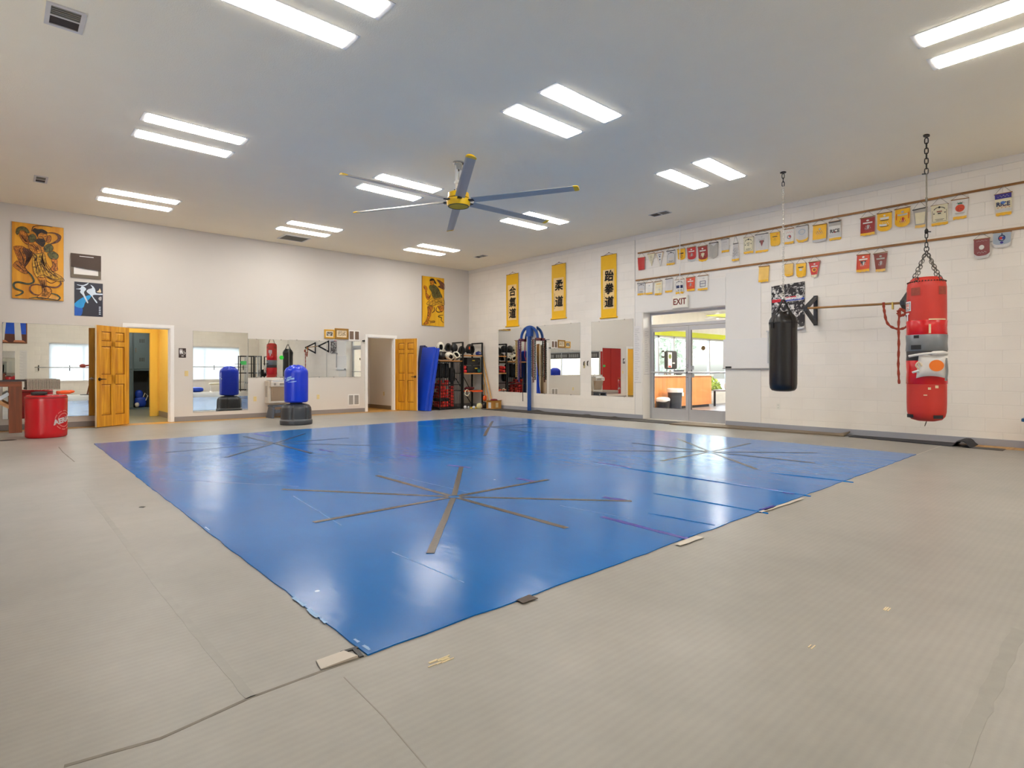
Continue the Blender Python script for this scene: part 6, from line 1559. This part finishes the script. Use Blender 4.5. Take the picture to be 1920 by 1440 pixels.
MB().sbox((0, 0, .026), (.11, .08, .025), 5).build('pad', m_black, t); MB().box(-.06, .06, -.02, .02, .051, .057).build('strap', mat('dark grey strap', (66, 66, 70), .6), t, smooth=False)

# ---------------------------------------------------------------- wooden table at the frame edge with a rope-wound post
m_oak = wood('stained brown timber', (138, 74, 42), (98, 48, 26), 2.2, 'Z', .4, .2); m_oakx = wood('stained brown timber top', (140, 76, 42), (98, 48, 26), 2.2, 'X', .4, .2); m_pale = wood('pale brace timber', (196, 150, 104), (164, 116, 74), 2, 'X', .5, 0)
t = thing('work_table', 'heavy brown timber table in front of the wide low mirror', 'table', (-.45, 13.92, 0))
MB().box(-.8, .76, -.24, .24, .84, .93).build('tabletop', m_oakx, t, smooth=False, bevel=.006)
for x in (-.72, .62):
    for y in (-.19, .19): MB().box(x - .03 if x < 0 else x - .04, x + .14, y - .045, y + .045, 0, .84).build('leg', m_oak, t, smooth=False, bevel=.005)
mb = MB(); mb.T = Matrix.Translation((.6, -.19, .46)) @ Matrix.Rotation(math.radians(35), 4, 'Y'); mb.box(-.62, 0, -.02, .02, -.03, .03); mb.build('brace', m_pale, t, smooth=False)
mb = MB(); mb.T = Matrix.Translation((.58, -.19, .72)) @ Matrix.Rotation(math.radians(-38), 4, 'Y'); mb.box(-.2, 0, -.02, .02, -.03, .03); mb.build('corner_brace', mat('pale corner bracket', (196, 206, 216), .5), t, smooth=False)
t = thing('makiwara', 'grey rope-wound striking board overhanging the end of the timber table', 'striking board', (.575, 13.90, .9315))
MB().box(-.62, .29, -.075, .075, .0, .025).build('board', mat('charcoal board', (64, 62, 66), .6), t, smooth=False)
m_ropeg = mat('grey rope', (196, 184, 168), .9, var=.3, scale=50); m_roped = mat('dark rope gap', (60, 54, 50), .9)
MB().box(-.20, .29, -.10, .10, -.145, -.004).build('padded_core', m_roped, t, smooth=False)
mb = MB()
for i in range(24):
    x = -.2 + .49 * (i + .5) / 24; d = .004 * math.sin(i * 2.3)
    mb.tube([(x, -.112, -.155 + d), (x + .002, -.114, -.075), (x, -.112, .028), (x, 0, .034), (x, .112, .028), (x, .112, -.15), (x, 0, -.158)], .0066, 6, closed=True)
mb.build('rope_winding', m_ropeg, t)
t = thing('floor_hole_plug', 'dark scuffed patch lying on the floor before the timber table', 'floor patch', (*onZ(8, 826), 0))
MB().lathe([(.16, .0006), (.14, .004), (.02, .006)], 14, sx=1, sy=.6).build('patch', mat('dark leather scrap', (50, 42, 36), .7), t)
t.name = 'floor_patch'

# ---------------------------------------------------------------- stacked blue mats leaning on the cage
m_mats = mat('royal blue vinyl', (16, 66, 196), .32, var=.1, scale=4, bump=.12, bscale=5); m_matsd = mat('navy vinyl', (34, 42, 90), .4, var=.1)
LEAN = math.asin(.30 / 1.82)
t = thing('folding_mat', 'royal blue folding mat standing on end beside the second pine door', 'mat', (8.79, 13.68, 0)); t.rotation_euler = (0, LEAN, 0)
for k in range(4):
    MB().box(.0535 * k + .001, .0535 * k + .0525, -.30 + .012 * (k % 2), .30, .012 + .008 * (k % 2), 1.825 - .012 * (k % 3)).build('panel', m_mats, t, smooth=False, bevel=.012)
MB().box(.05, .06, -.28, -.10, .35, .352).build('carry_strap', mat('blue strap', (30, 50, 130), .6), t, smooth=False)
t = thing('folding_mat', 'navy folding mat standing behind the royal blue one, only its top showing', 'mat', (8.93, 14.13, 0)); t.rotation_euler = (0, LEAN * .8, 0)
for k in range(2):
    MB().box(.055 * k, .055 * k + .054, -.13, .13, .012, 1.885 - .02 * k).build('panel', m_matsd, t, smooth=False, bevel=.012)

# ---------------------------------------------------------------- wire cage and rack in the corner
m_rack = mat('black rack steel', (28, 27, 26), .4, .3); m_edge = wood('orange shelf edge', (206, 142, 66), (178, 112, 44), 3, 'X', .5, .1)
t = thing('wire_cage', 'black wire cage of sparring gear between the mats and the rack', 'cage', (9.76, 13.78, 0))
x0, x1, y0, y1 = -.36, .40, -.24, .24
for x in (x0, x1):
    for y in (y0, y1): MB().box(x - .015, x + .015, y - .015, y + .015, .0, 1.4).build('post', m_rack, t, smooth=False)
for z in (.04, .72, 1.385): MB().box(x0, x1, y0 - .012, y0 + .012, z - .012, z + .012).box(x0, x1, y1 - .012, y1 + .012, z - .012, z + .012).box(x0 - .012, x0 + .012, y0, y1, z - .012, z + .012).build('rail', m_rack, t, smooth=False)
for i in range(9):
    x = x0 + (x1 - x0) * (i + 1) / 10
    MB().tube([(x, y0, .04), (x, y0, 1.385)], .009, 6).build('bar', m_rack, t)
for i in range(4):
    y = y0 + (y1 - y0) * (i + 1) / 5
    MB().tube([(x0, y, .04), (x0, y, 1.385)], .009, 6).build('bar', m_rack, t)
MB().box(x0, x1, y0 + .012, y1 - .012, .05, .062).build('floor_plate', m_rack, t, smooth=False)
MB().box(x0 - .02, x1 + .02, y0 - .03, y1 + .03, 1.398, 1.425).build('wooden_top', m_edge, t, smooth=False)
rk = thing('storage_rack', 'open black steel rack with wood shelves in the room corner', 'rack', (10.62, 13.78, 0))
x0, x1, y0, y1 = -.40, .34, -.24, .26
for x in (x0, x1):
    for y in (y0, y1): MB().box(x - .02, x + .02, y - .02, y + .02, 0, 1.98).build('post', m_rack, rk, smooth=False)
    MB().box(x - .02, x + .02, y0, y1, 1.945, 1.985).build('top_rail', m_rack, rk, smooth=False)
for z, m in ((.52, MATS['orange vinyl']), (1.04, m_edge), (1.575, m_edge)):
    MB().box(x0, x1, y0 + .02, y1 - .02, z, z + .018).build('shelf', m_rack, rk, smooth=False)
    MB().box(x0 + .02, x1 - .02, y0 - .018, y0 + .02, z - .012, z + .02).build('shelf_edge', m, rk, smooth=False)
MB().tube([(x0 + .1, y1, .9), (x1 - .05, y1, .12)], .012, 6).tube([(x0 + .35, y1, 1.03), (x1 - .02, y1, .45)], .012, 6).build('brace', m_rack, rk)
# red pads in the cage
m_redfoam = mat('red foam', (250, 62, 48), .4, var=.12, scale=10); m_redfoam2 = mat('deep red foam', (214, 36, 38), .45, var=.15, scale=10)
def red_pad(m, x, y, z, s_=1.0, rz=0.0):
    t = thing('sparring_pad', 'red foam sparring pad piled in the black wire cage', 'sparring pad', (x, y, z), rz, 'red sparring pads in the wire cage')
    MB().sbox((0, 0, .043), (.054, .085, .041), 3.2, 8, 16).build('foam', m, t)
    MB().box(-.056, .056, -.022, .022, .030, .056).build('strap', m_black, t, smooth=False, bevel=.004)
    return t
pr = red_pad(m_redfoam, 9.475, 13.67, .064); pr2 = red_pad(m_redfoam2, 9.475, 13.88, .064)
rnd = random.Random(5)
lay = [(9.475, z) for z in ()]
cells = []
for row in range(9):
    for col in range(3):
        if row == 2: continue
        cells.append((9.475 + .124 * col, 13.67 + rnd.uniform(-.004, .01), .064 + .0885 * row))
        if row < 8: cells.append((9.475 + .124 * col, 13.88, .064 + .0885 * row))
for row in range(7): cells.append((9.915, 13.70, .064 + .0885 * row))
for i, (x, y, z) in enumerate(cells[2:]):
    if i % 9 == 5 and z > .4: continue
    dup(pr if (i * 7) % 5 < 3 else pr2, None, (x, y, z), (0, 0, rnd.uniform(-.03, .03)))
for col in range(3):
    tag(MB().sbox((0, 0, .043), (.056, .16, .042), 6).build('gear_roll', mat('black foam', (30, 29, 30), .6), loc=(9.475 + .124 * col, 13.77, .064 + .0885 * 2)), 'black foam roll wedged between red pads in the wire cage', 'foam roll', 'black foam rolls in the wire cage')
for k, x in enumerate((9.50, 9.68, 9.86, 10.03)):
    t = thing('body_protector', 'black body protector standing in the upper wire cage', 'protector', (x, 13.9 if k != 3 else 13.85, .9 if k < 3 else .77), 0, 'black protectors in the wire cage')
    MB().sbox((0, 0, .23), (.078, .1, .225), 3.5, 10, 16).build('foam', MATS['black foam'], t); MB().tube([(-.05, -.1, .4), (0, -.115, .25), (-.04, -.1, .08)], .008, 5).build('strap', MATS['dark grey strap'], t)
# head guards
m_hgw = mat('white head guard', (232, 226, 206), .4, var=.05); m_hgk = mat('black head guard', (30, 29, 30), .4, var=.1); m_hgl = mat('head guard lining', (64, 58, 50), .8)
def head_guard(label, m, loc, rot, grp, s_=1.0):
    t = thing('head_guard', label, 'head guard', loc, 0, grp); t.rotation_euler = rot; t.scale = (s_, s_, s_)
    def S(p, q_, r): return (r * .92 * math.sin(p) * math.cos(q_), r * .82 * math.sin(p) * math.sin(q_), r * 1.05 * math.cos(p))
    def open_(p): return math.radians(0 if p < 1.0 else 42 + 8 * math.sin((p - 1.0) * 2.2))
    def G(r):
        def f_(u, v):
            p = .05 + 2.35 * u; o_ = open_(p) if p > .95 else open_(1.0) * 0 + max(0, (p - .75) / .2) * math.radians(42) if p > .75 else 0
            q_ = o_ + (2 * PI - 2 * o_) * v
            rr = r * (1 + .025 * math.sin(6 * q_) * math.sin(p) + .02 * math.sin(5 * p))
            return S(p, q_ , rr)
        return f_
    MB().grid(G(.135), 18, 28).build('shell', m, t, angle=70)
    MB().grid(lambda u, v: G(.112)(u, 1 - v), 14, 22).build('lining', m_hgl, t, angle=70)
    rim = [S(.76, 0, .128)] + [S(.05 + 2.35 * u, math.radians(42) if .05 + 2.35 * u > .95 else (.05 + 2.35 * u - .75) / .2 * math.radians(42), .127) for u in (.34, .38, .5, .65, .8, .95, 1)]
    rim2 = [(x, -y, z) for x, y, z in reversed(rim[1:])]
    MB().tube(rim + [S(2.4, math.radians(20), .13), S(2.4, math.radians(-20), .13)] + rim2, .017, 8, closed=True).build('face_rim', m, t)
    mb = MB()
    for s2 in (-1, 1): mb.lathe([(.03, -.004), (.03, .004)], 12, (0, 0, 0)); 
    mb.v = [((p[0]), (.117 if i < 24 else -.117) + (p[2]), p[1] - .03) for i, p in enumerate(mb.v)]
    mb.build('ear_cover', m_hgl, t)
    return t
GW, GK = 'white head guards on the cage', 'black head guards on the cage and rack'
TOPZ = 1.425
HG = [('upright white head guard on the cage top, next to the mats', m_hgw, (9.60, 13.80, TOPZ + .40), (0, .15, -2.0), GW), ('white head guard lying face down in the middle of the cage top', m_hgw, (9.82, 13.66, TOPZ + .135), (1.2, .3, -1.6), GW), ('white head guard on the cage top next to the rack, opening towards the hall', m_hgw, (10.07, 13.66, TOPZ + .135), (.5, -.6, -2.1), GW)]
for a in HG: head_guard(*a)
for k, (x, y, z, r) in enumerate(((9.57, 13.72, TOPZ + .13, 1.0), (9.83, 13.92, TOPZ + .135, 2.0), (10.08, 13.93, TOPZ + .135, -1.2), (9.86, 13.78, TOPZ + .385, -2.2), (10.09, 13.80, TOPZ + .385, .4), (9.57, 13.98, TOPZ + .135, 2.7))):
    head_guard('black head guard heaped on the cage top behind the white ones', m_hgk, (x, y, z), (0, 0, r), GK, .93)
head_guard('black head guard on the top rack shelf beside the orange-marked one', m_hgk, (10.365, 13.78, 1.593 + .145), (0, 0, -2.0), GK, .95)
t = head_guard('black head guard with an orange disc, highest on the rack', m_hgk, (10.635, 13.74, 1.593 + .18), (0, 0, -1.5), GK, 1.2)
mb = MB().lathe([(.04, 0), (.04, .004)], 16); mb.v = [(p[0] * .5 + .1, -.10 - p[2], p[1] + .03) for p in mb.v]; mb.build('orange_disc', m_orange, t)
t = thing('blue_bag', 'small dark blue bag with pale lettering on the top rack shelf', 'bag', (10.86, 13.60, 1.596)); t.name = 'kit_bag'
MB().sbox((0, 0, .058), (.078, .085, .056), 3).build('body', mat('dark blue nylon', (28, 52, 130), .5, var=.1), t); shift(words_mesh('HOME', .034, .001), 0, -.087, .06).build('lettering', m_wht, t, smooth=False); MB().tube([(-.05, 0, .10), (0, 0, .13), (.05, 0, .10)], .008, 6).build('handle', m_black, t)
for k, z in enumerate((1.062, 1.30)):
    t = thing('tool_case', ('lower' if k == 0 else 'upper') + ' black case with a yellow latch on the middle rack shelf', 'case', (10.69, 13.80, z), 0, 'black cases on the rack')
    MB().box(-.25, .25, -.18, .18, 0, .225).build('body', m_black, t, smooth=False, bevel=.01)
    MB().box(-.06 + .1 * (1 - k), .04 + .1 * (1 - k), -.192, -.18, .12, .15).build('latch', mat('yellow latch', (226, 190, 30), .4), t, smooth=False, bevel=.004)
    MB().tube([(.16, -.18, .16), (.2, -.2, .12), (.16, -.18, .08)], .008, 6).build('handle', mat('grey handle', (96, 96, 98), .5), t)
for k, (z, r) in enumerate(((1.061, 1.4), (1.172, 1.2))):
    t = thing('boxing_glove', ('lower' if k == 0 else 'upper') + ' red glove on the middle rack shelf by the cage', 'glove', (10.335, 13.68, z), r, 'red gloves on the rack')
    MB().sbox((0, 0, .055), (.115, .07, .053), 2.4).build('mitt', m_redfoam, t); MB().ball((.0, -.07, .07), (.05, .03, .028)).build('thumb', m_redfoam, t); MB().sbox((-.12, 0, .05), (.035, .055, .044), 4).build('cuff', m_redfoam2, t)
t = thing('gear_bag', 'green bottle-shaped pouch on the middle rack shelf', 'pouch', (10.865, 13.575, 1.0615)); t.name = 'pouch'
MB().sbox((0, 0, .06), (.06, .03, .06), 2.6).build('body', mat('dark green cloth', (20, 78, 66), .6), t); MB().tube([(-.03, 0, .115), (0, 0, .14), (.03, 0, .115)], .006, 5).build('loop', m_black, t)
t = thing('shin_guard', 'maroon shin guards lying on the low rack shelf', 'shin guard', (10.62, 13.74, .542), .35)
MB().sbox((0, 0, .05), (.26, .06, .048), 2.8).build('pad', mat('maroon foam', (110, 22, 30), .5, var=.2), t); MB().box(-.1, -.06, -.062, .062, .03, .101).build('strap', m_black, t, smooth=False)
t['label'] = 'maroon shin guard lying on the low rack shelf'
tag(MB().tube([(.075 * math.cos(q_), 0, .09 * math.sin(q_)) for q_ in [2 * PI * i / 20 for i in range(20)]], .014, 8, closed=True).build('ring', mat('cream rope ring', (222, 212, 186), .7), loc=(10.36, 13.516, .47)), 'cream ring hanging from the low rack shelf', 'ring')
tag(MB().box(-.2, .2, -.001, .001, -.05, .0).build('orange_belt', m_orange, loc=(10.75, 13.51, .535), smooth=False), 'orange belt end hanging over the low rack shelf', 'belt').name = 'hanging_belt_end'
# floor clutter and poles in the corner
m_pole = wood('pale bamboo pole', (214, 168, 92), (184, 132, 58), 4, 'Z', .45, .1)
tag(MB().tube([(10.99, 13.06, .003), (11.062, 13.70, 1.75)], .02, 10).build('wooden_pole', m_pole), 'long wooden pole leaning beside the rack', 'pole', 'wooden poles in the corner')
tag(MB().tube([(11.0, 13.24, .003), (11.06, 13.66, 1.2)], .018, 10).build('wooden_pole', m_pole), 'second wooden pole half hidden behind the long one', 'pole', 'wooden poles in the corner')
tag(MB().tube([(11.0, 13.36, .003), (11.065, 13.62, .70)], .016, 10).build('wooden_pole', m_pole), 'short wooden pole leaning low beside the rack', 'pole', 'wooden poles in the corner')
t = thing('cardboard_box', 'open brown cardboard box on the floor in the corner under the poles', 'box', (10.85, 12.86, 0), .02)
m_card = mat('brown cardboard', (186, 130, 56), .7, var=.1)
mb = MB(); mb.box(-.16, .16, -.15, -.144, .004, .25).box(-.16, .16, .144, .15, .004, .25).box(-.16, -.154, -.144, .144, .004, .25).box(.154, .16, -.144, .144, .004, .25).box(-.16, .16, -.15, .15, .001, .006); mb.build('carton', m_card, t, smooth=False)
mb = MB(); mb._a([(-.16, -.15, .25), (.16, -.15, .25), (.16, -.21, .265), (-.16, -.21, .265)], [(0, 1, 2, 3)]); mb._a([(-.16, -.15, .25), (-.16, .15, .25), (-.22, .15, .262), (-.22, -.15, .262)], [(0, 3, 2, 1)]); mb.build('flap', m_card, t, smooth=False)
MB().box(-.161, -.1602, -.06, .06, .03, .2).build('label', m_paper, t, smooth=False); MB().box(-.06, .04, -.1512, -.1502, .05, .19).build('label', mat('pale label', (222, 200, 150), .6), t, smooth=False)
tag(MB().sbox((0, 0, .05), (.11, .09, .05), 2.6).build('gear_pouch', mat('dark red cloth', (128, 28, 36), .6), loc=(10.86, 12.87, .2)), 'dark red cloth pouch sticking out of the cardboard box', 'pouch')
t = thing('gear_sack', 'black sack on the floor beside the cardboard box', 'bag', (10.85, 13.28, 0))
MB().sbox((0, 0, .095), (.13, .1, .094), 2.8).build('body', m_black, t); MB().tube([(-.05, -.08, .16), (0, -.12, .2), (.05, -.08, .16)], .01, 5).build('handle', MATS['dark grey strap'], t)
t = thing('paddle', 'orange kick paddle resting on the black sack', 'paddle', (10.82, 13.24, .22)); t.rotation_euler = (0, 0, .4)
MB().sbox((0, 0, .085), (.10, .035, .09), 2.4).build('head', m_orange, t); MB().tube([(-.06, .0, .15), (-.17, .03, .27)], [.014, .012], 8).build('handle', MATS['dark grey strap'], t)
t = thing('glove', 'white and cream glove on the floor beside the black sack', 'glove', (10.57, 13.20, 0))
MB().sbox((0, 0, .085), (.085, .07, .084), 2.6).build('mitt', mat('cream glove', (222, 212, 160), .5), t); MB().sbox((.1, .01, .06), (.03, .06, .06), 3).build('cuff', mat('purple brown cuff', (70, 44, 50), .6), t)
for k, (x, y, r) in enumerate(((10.23, 13.44, .05), (10.38, 13.47, .038), (10.44, 13.30, .045))):
    tag(MB().ball((0, 0, r), r).build('ball', mat('pale ball', (206, 204, 206), .5, var=.15, scale=30), loc=(x, y, 0)), ('pale ball at the foot of the cage post', 'small pale ball under the rack', 'pale ball beside the cream glove')[k], 'ball', 'pale balls under the rack')
for k, (a, b_) in enumerate((((10.38, 13.40), (10.62, 13.20)), ((10.44, 13.44), (10.58, 13.16)))):
    tag(MB().tube([(a[0], a[1], .014 + .027 * k), (b_[0], b_[1], .014 + .027 * k)], .013, 8).build('stick', mat('yellow stick', (220, 184, 40), .45)), ('yellow stick lying before the rack', 'yellow stick crossed on top of the other before the rack')[k], 'stick')
t = thing('blue_pad', 'small blue pad on the floor at the cage corner', 'pad', (10.34, 13.64, 0)); t.name = 'knee_pad'
MB().sbox((0, 0, .04), (.05, .05, .039), 2.6).build('pad', m_bagblue, t)
# ---------------------------------------------------------------- the hall behind the camera, as the mirrors show it
m_blind = mat('white blind', (238, 240, 240), .5, var=.02)
def translucent(name, rgb):
    m, nt, b = nodes_of(name); L = nt.links
    tr = nt.nodes.new('ShaderNodeBsdfTranslucent'); tr.inputs[0].default_value = lin(rgb)
    mx = nt.nodes.new('ShaderNodeMixShader'); mx.inputs[0].default_value = .09
    b.inputs['Base Color'].default_value = lin(rgb)
    L.new(b.outputs[0], mx.inputs[1]); L.new(tr.outputs[0], mx.inputs[2]); L.new(mx.outputs[0], nt.nodes['Material Output'].inputs['Surface'])
    return m
m_slat = translucent('blind slats', (214, 222, 228))
for k, (a, b_) in enumerate(WF):
    t = thing('window_%d' % (k + 2), ('blind-covered window seen in the wide low mirror', 'blind-covered window seen in the tall mirror')[k], None, ((a + b_) / 2, YF, 0), PI, kind='structure')
    w_ = (b_ - a) / 2; z0, z1 = WFZ
    mb = MB(); mb.box(-w_, w_, .1, .16, z0, z0 + .05).box(-w_, w_, .1, .16, z1 - .05, z1).box(-w_, -w_ + .05, .1, .16, z0, z1).box(w_ - .05, w_, .1, .16, z0, z1).box(-.025, .025, .1, .16, z0, z1); mb.build('frame', m_alu, t, smooth=False)
    MB().box(-w_ + .05, w_ - .05, .128, .132, z0 + .05, z1 - .05).build('pane', m_glass, t, smooth=False)
    MB().box(-w_ - .04, w_ + .04, -.05, .1, z0 - .03, z0).build('sill', m_white, t, smooth=False)
    bl = thing('window_blind', ('white slatted blind seen in the wide low mirror', 'white slatted blind seen in the tall mirror')[k], 'blind', ((a + b_) / 2, YF, z0), PI, 'slatted blinds of the mirror-side windows')
    mb = MB(); n = 48
    for i in range(n):
        z = .03 + (z1 - z0 - .08) * i / (n - 1)
        mb._a([(-w_ + .01, .035, z), (w_ - .01, .035, z), (w_ - .01, .06, z + .045), (-w_ + .01, .06, z + .045)], [(0, 1, 2, 3)])
    mb.build('slat', m_slat, bl, smooth=False)
    MB().box(-w_ + .005, w_ - .005, .025, .07, z1 - z0 - .045, z1 - z0 - .001).build('head_rail', m_white, bl, smooth=False)
    for s_ in (-.5, .5): MB().tube([(w_ * s_, .03, .01), (w_ * s_, .03, z1 - z0 - .03)], .004, 5).build('ladder_cord', m_white, bl)
    MB().box(-w_ + .01, w_ - .01, .035, .06, .003, .025).build('bottom_rail', m_white, bl, smooth=False)
# shop window and red padding on the wall opposite the block wall
t = thing('window_4', 'wide shop window seen in the mirrors beside the blue post', None, (XL, (WL[0] + WL[1]) / 2, 0), PI / 2, kind='structure')
w_ = (WL[1] - WL[0]) / 2
mb = MB(); mb.box(-w_, w_, .06, .12, WLZ[0], WLZ[0] + .05).box(-w_, w_, .06, .12, WLZ[1] - .05, WLZ[1]).box(-w_, -w_ + .05, .06, .12, *WLZ).box(w_ - .05, w_, .06, .12, *WLZ).box(-.6, -.55, .06, .12, *WLZ).box(.85, .9, .06, .12, *WLZ); mb.build('frame', m_alu, t, smooth=False)
MB().box(-w_ + .05, w_ - .05, .088, .092, WLZ[0] + .05, WLZ[1] - .05).build('pane', m_glass, t, smooth=False)
MB().box(-w_ + .05, w_ - .05, .07, .075, WLZ[1] - .38, WLZ[1] - .05).build('dark_film', mat('window film', (92, 86, 82), .5), t, smooth=False)
mb = MB(); r = random.Random(8); x = -w_ + .2
while x < w_ - .3:
    if r.random() < .8: mb.box(x, x + .1, .064, .069, WLZ[1] - .31, WLZ[1] - .13)
    x += .15
mb.build('film_marks', mat('film marks', (170, 166, 160), .5), t, smooth=False)
t = thing('wall_pad', 'tall red wall padding seen in the mirror nearest the glass door', 'wall pad', (XL, 9.95, .1), PI / 2)
for k in range(3): MB().box(-1.05 + .7 * k, -.36 + .7 * k, -.05, .001, 0, 2.4).build('panel', mat('red padding', (206, 36, 24), .5), t, smooth=False, bevel=.01)
# ballet bar along the window wall
def barre(label, x0, x1, y, z):
    t = thing('wall_barre', label, 'ballet bar', ((x0 + x1) / 2, y, z), 0, 'long bars along the window wall')
    L_ = (x1 - x0) / 2
    MB().tube([(-L_, 0, 0), (L_, 0, 0)], .022, 10).build('rail', m_chrome, t)
    n = 4
    for i in range(n):
        x = -L_ + .15 + (2 * L_ - .3) * i / (n - 1)
        mb = MB(); mb.tube([(x, 0, 0), (x, YF - y, -.02)], .016, 8); mb.tube([(x, YF - y + .03, -.16), (x, YF - y + .02, .1)], .02, 6); mb.build('bracket', m_bronze, t)
barre('long metal bar in front of the window seen in the wide low mirror', 1.2, 4.9, YF + .3, 1.28)
barre('long metal bar in front of the window seen in the tall mirror', 5.6, 10.4, YF + .3, 1.33)
# large picture of white-trousered legs
t = thing('picture', 'large blue picture of legs in white trousers, seen in the wide low mirror', 'picture', (.1, YF, 2.36), PI)
MB().box(-.85, .85, -.03, .001, 0, 1.25).build('frame', mat('picture frame brown', (120, 72, 36), .5), t, smooth=False)
MB().box(-.81, .81, -.034, -.0301, .42, 1.21).build('blue_ground', mat('picture blue', (20, 84, 206), .5, var=.2), t, smooth=False)
MB().box(-.81, .81, -.034, -.0301, .04, .42).build('brown_ground', mat('picture brown', (92, 48, 34), .5, var=.2), t, smooth=False)
mb = MB()
for s_ in (-1, 1): mb.prism([(-.25 + .22 * s_ - .12, 1.2), (-.25 + .22 * s_ * .2 + .1 * s_, 1.2), (-.25 + .3 * s_ + .12, .14), (-.25 + .3 * s_ - .12, .14)], -.037, -.0345)
mb.build('trousers', mat('picture white', (222, 218, 214), .5), t, smooth=False)
mb = MB()
for s_ in (-1, 1): mb.prism([(-.25 + .3 * s_ - .16, .14), (-.25 + .3 * s_ + .14, .15), (-.25 + .3 * s_ + .18, .06), (-.25 + .3 * s_ - .26, .05)], -.038, -.0345)
mb.build('feet', mat('picture skin', (206, 132, 92), .5), t, smooth=False)
t = thing('wall_mirror', 'narrow mirror on the window wall, seen in the wide low mirror', 'mirror', (.25, YF, .7), PI, 'wall mirrors')
MB().box(-.28, .28, -.012, .001, 0, 1.3).build('glass', m_mirror, t, smooth=False)
t = thing('paper_list', 'tall paper list on the window wall, seen in the wide low mirror', 'paper', (.82, YF, .75), PI)
MB().box(-.13, .13, -.004, .001, 0, 1.3).build('sheet', m_paper, t, smooth=False)
mb = MB()
for i in range(26): mb.box(-.1, .02 + .06 * (i % 3), -.0055, -.0045, .06 + .046 * i, .066 + .046 * i)
mb.build('writing', MATS['faint print'], t, smooth=False)
# kicking dummy with red pads
t = thing('kick_dummy', 'wooden kick dummy with red pads seen in the wide low mirror beside the door', 'dummy', (3.05, -4.3, 0))
m_dr = mat('dummy red', (156, 58, 44), .5)
MB().tube([(0, 0, 0), (.12, 0, .62)], .03, 8).build('stem', m_oak, t)
MB().box(-.25, .3, -.2, .2, 0, .03).build('base', m_black, t, smooth=False)
MB().sbox((.15, 0, .78), (.09, .1, .2), 2.6).build('lower_pad', m_dr, t); MB().sbox((.17, 0, 1.14), (.08, .1, .18), 2.6).build('upper_pad', m_dr, t)
MB().sbox((.2, 0, 1.42), (.12, .1, .12), 2.6).build('dark_sleeve', mat('dark green sleeve', (44, 66, 62), .6), t); MB().tube([(.1, 0, 1.38), (-.08, -.02, 1.36)], .04, 8).ball((-.16, -.02, 1.35), (.13, .08, .09)).build('glove', m_dr, t)
# weight machines by the window wall
def gym_rack(label, x, y, rz, cols, h=1.95):
    t = thing('weight_rack', label, 'weight rack', (x, y, 0), rz, 'weight racks in the window corner')
    for k in range(cols):
        xx = -.5 + k * (1.0 / (cols - 1))
        for yy in (-.25, .25): MB().box(xx - .025, xx + .025, yy - .025, yy + .025, 0, h).build('post', m_rack if k % 2 == 0 else m_alu, t, smooth=False)
    for z in (.08, 1.0, h - .03): MB().box(-.5, .5, -.27, -.23, z - .025, z + .025).box(-.5, .5, .23, .27, z - .025, z + .025).build('cross_bar', m_rack, t, smooth=False)
    for k in range(3): MB().tube([(-.7, -.25, .5 + .5 * k), (.7, -.25, .5 + .5 * k)], .014, 8).build('bar', m_chrome, t)
    for s_ in (-.6, .6):
        mb = MB().lathe([(.05, -.02), (.2, -.02), (.2, .02), (.05, .02)], 20); mb.v = [(p[2] + s_, p[0] - .25, p[1] + 1.0) for p in mb.v]; mb.build('weight_plate', m_black, t)
    MB().sbox((0, 0, .45), (.16, .5, .04), 6).build('bench_pad', mat('bench vinyl', (40, 40, 44), .4), t)
gym_rack('black weight rack with long bars, seen in the strip mirror behind the heavy bags', 10.3, -4.5, .1, 4)
gym_rack('weight rack standing along the block wall, seen in the strip mirror', 10.4, -2.6, PI / 2, 3, 1.9)
t = thing('exercise_bench', 'low white weight bench under the window, seen in the tall mirror', 'bench', (8.9, -4.6, 0))
MB().sbox((0, 0, .42), (.6, .15, .05), 6).build('pad', mat('cream bench pad', (214, 206, 180), .5), t)
for x in (-.5, .5): MB().box(x - .03, x + .03, -.2, .2, 0, .04).box(x - .03, x + .03, -.03, .03, .04, .38).build('leg', m_white, t, smooth=False)
tag(MB().sbox((0, 0, .13), (.35, .2, .13), 3).build('duffel_bag', m_bluecloth, loc=(7.7, -4.7, 0)), 'blue duffel bag under the window, seen in the tall mirror', 'bag')
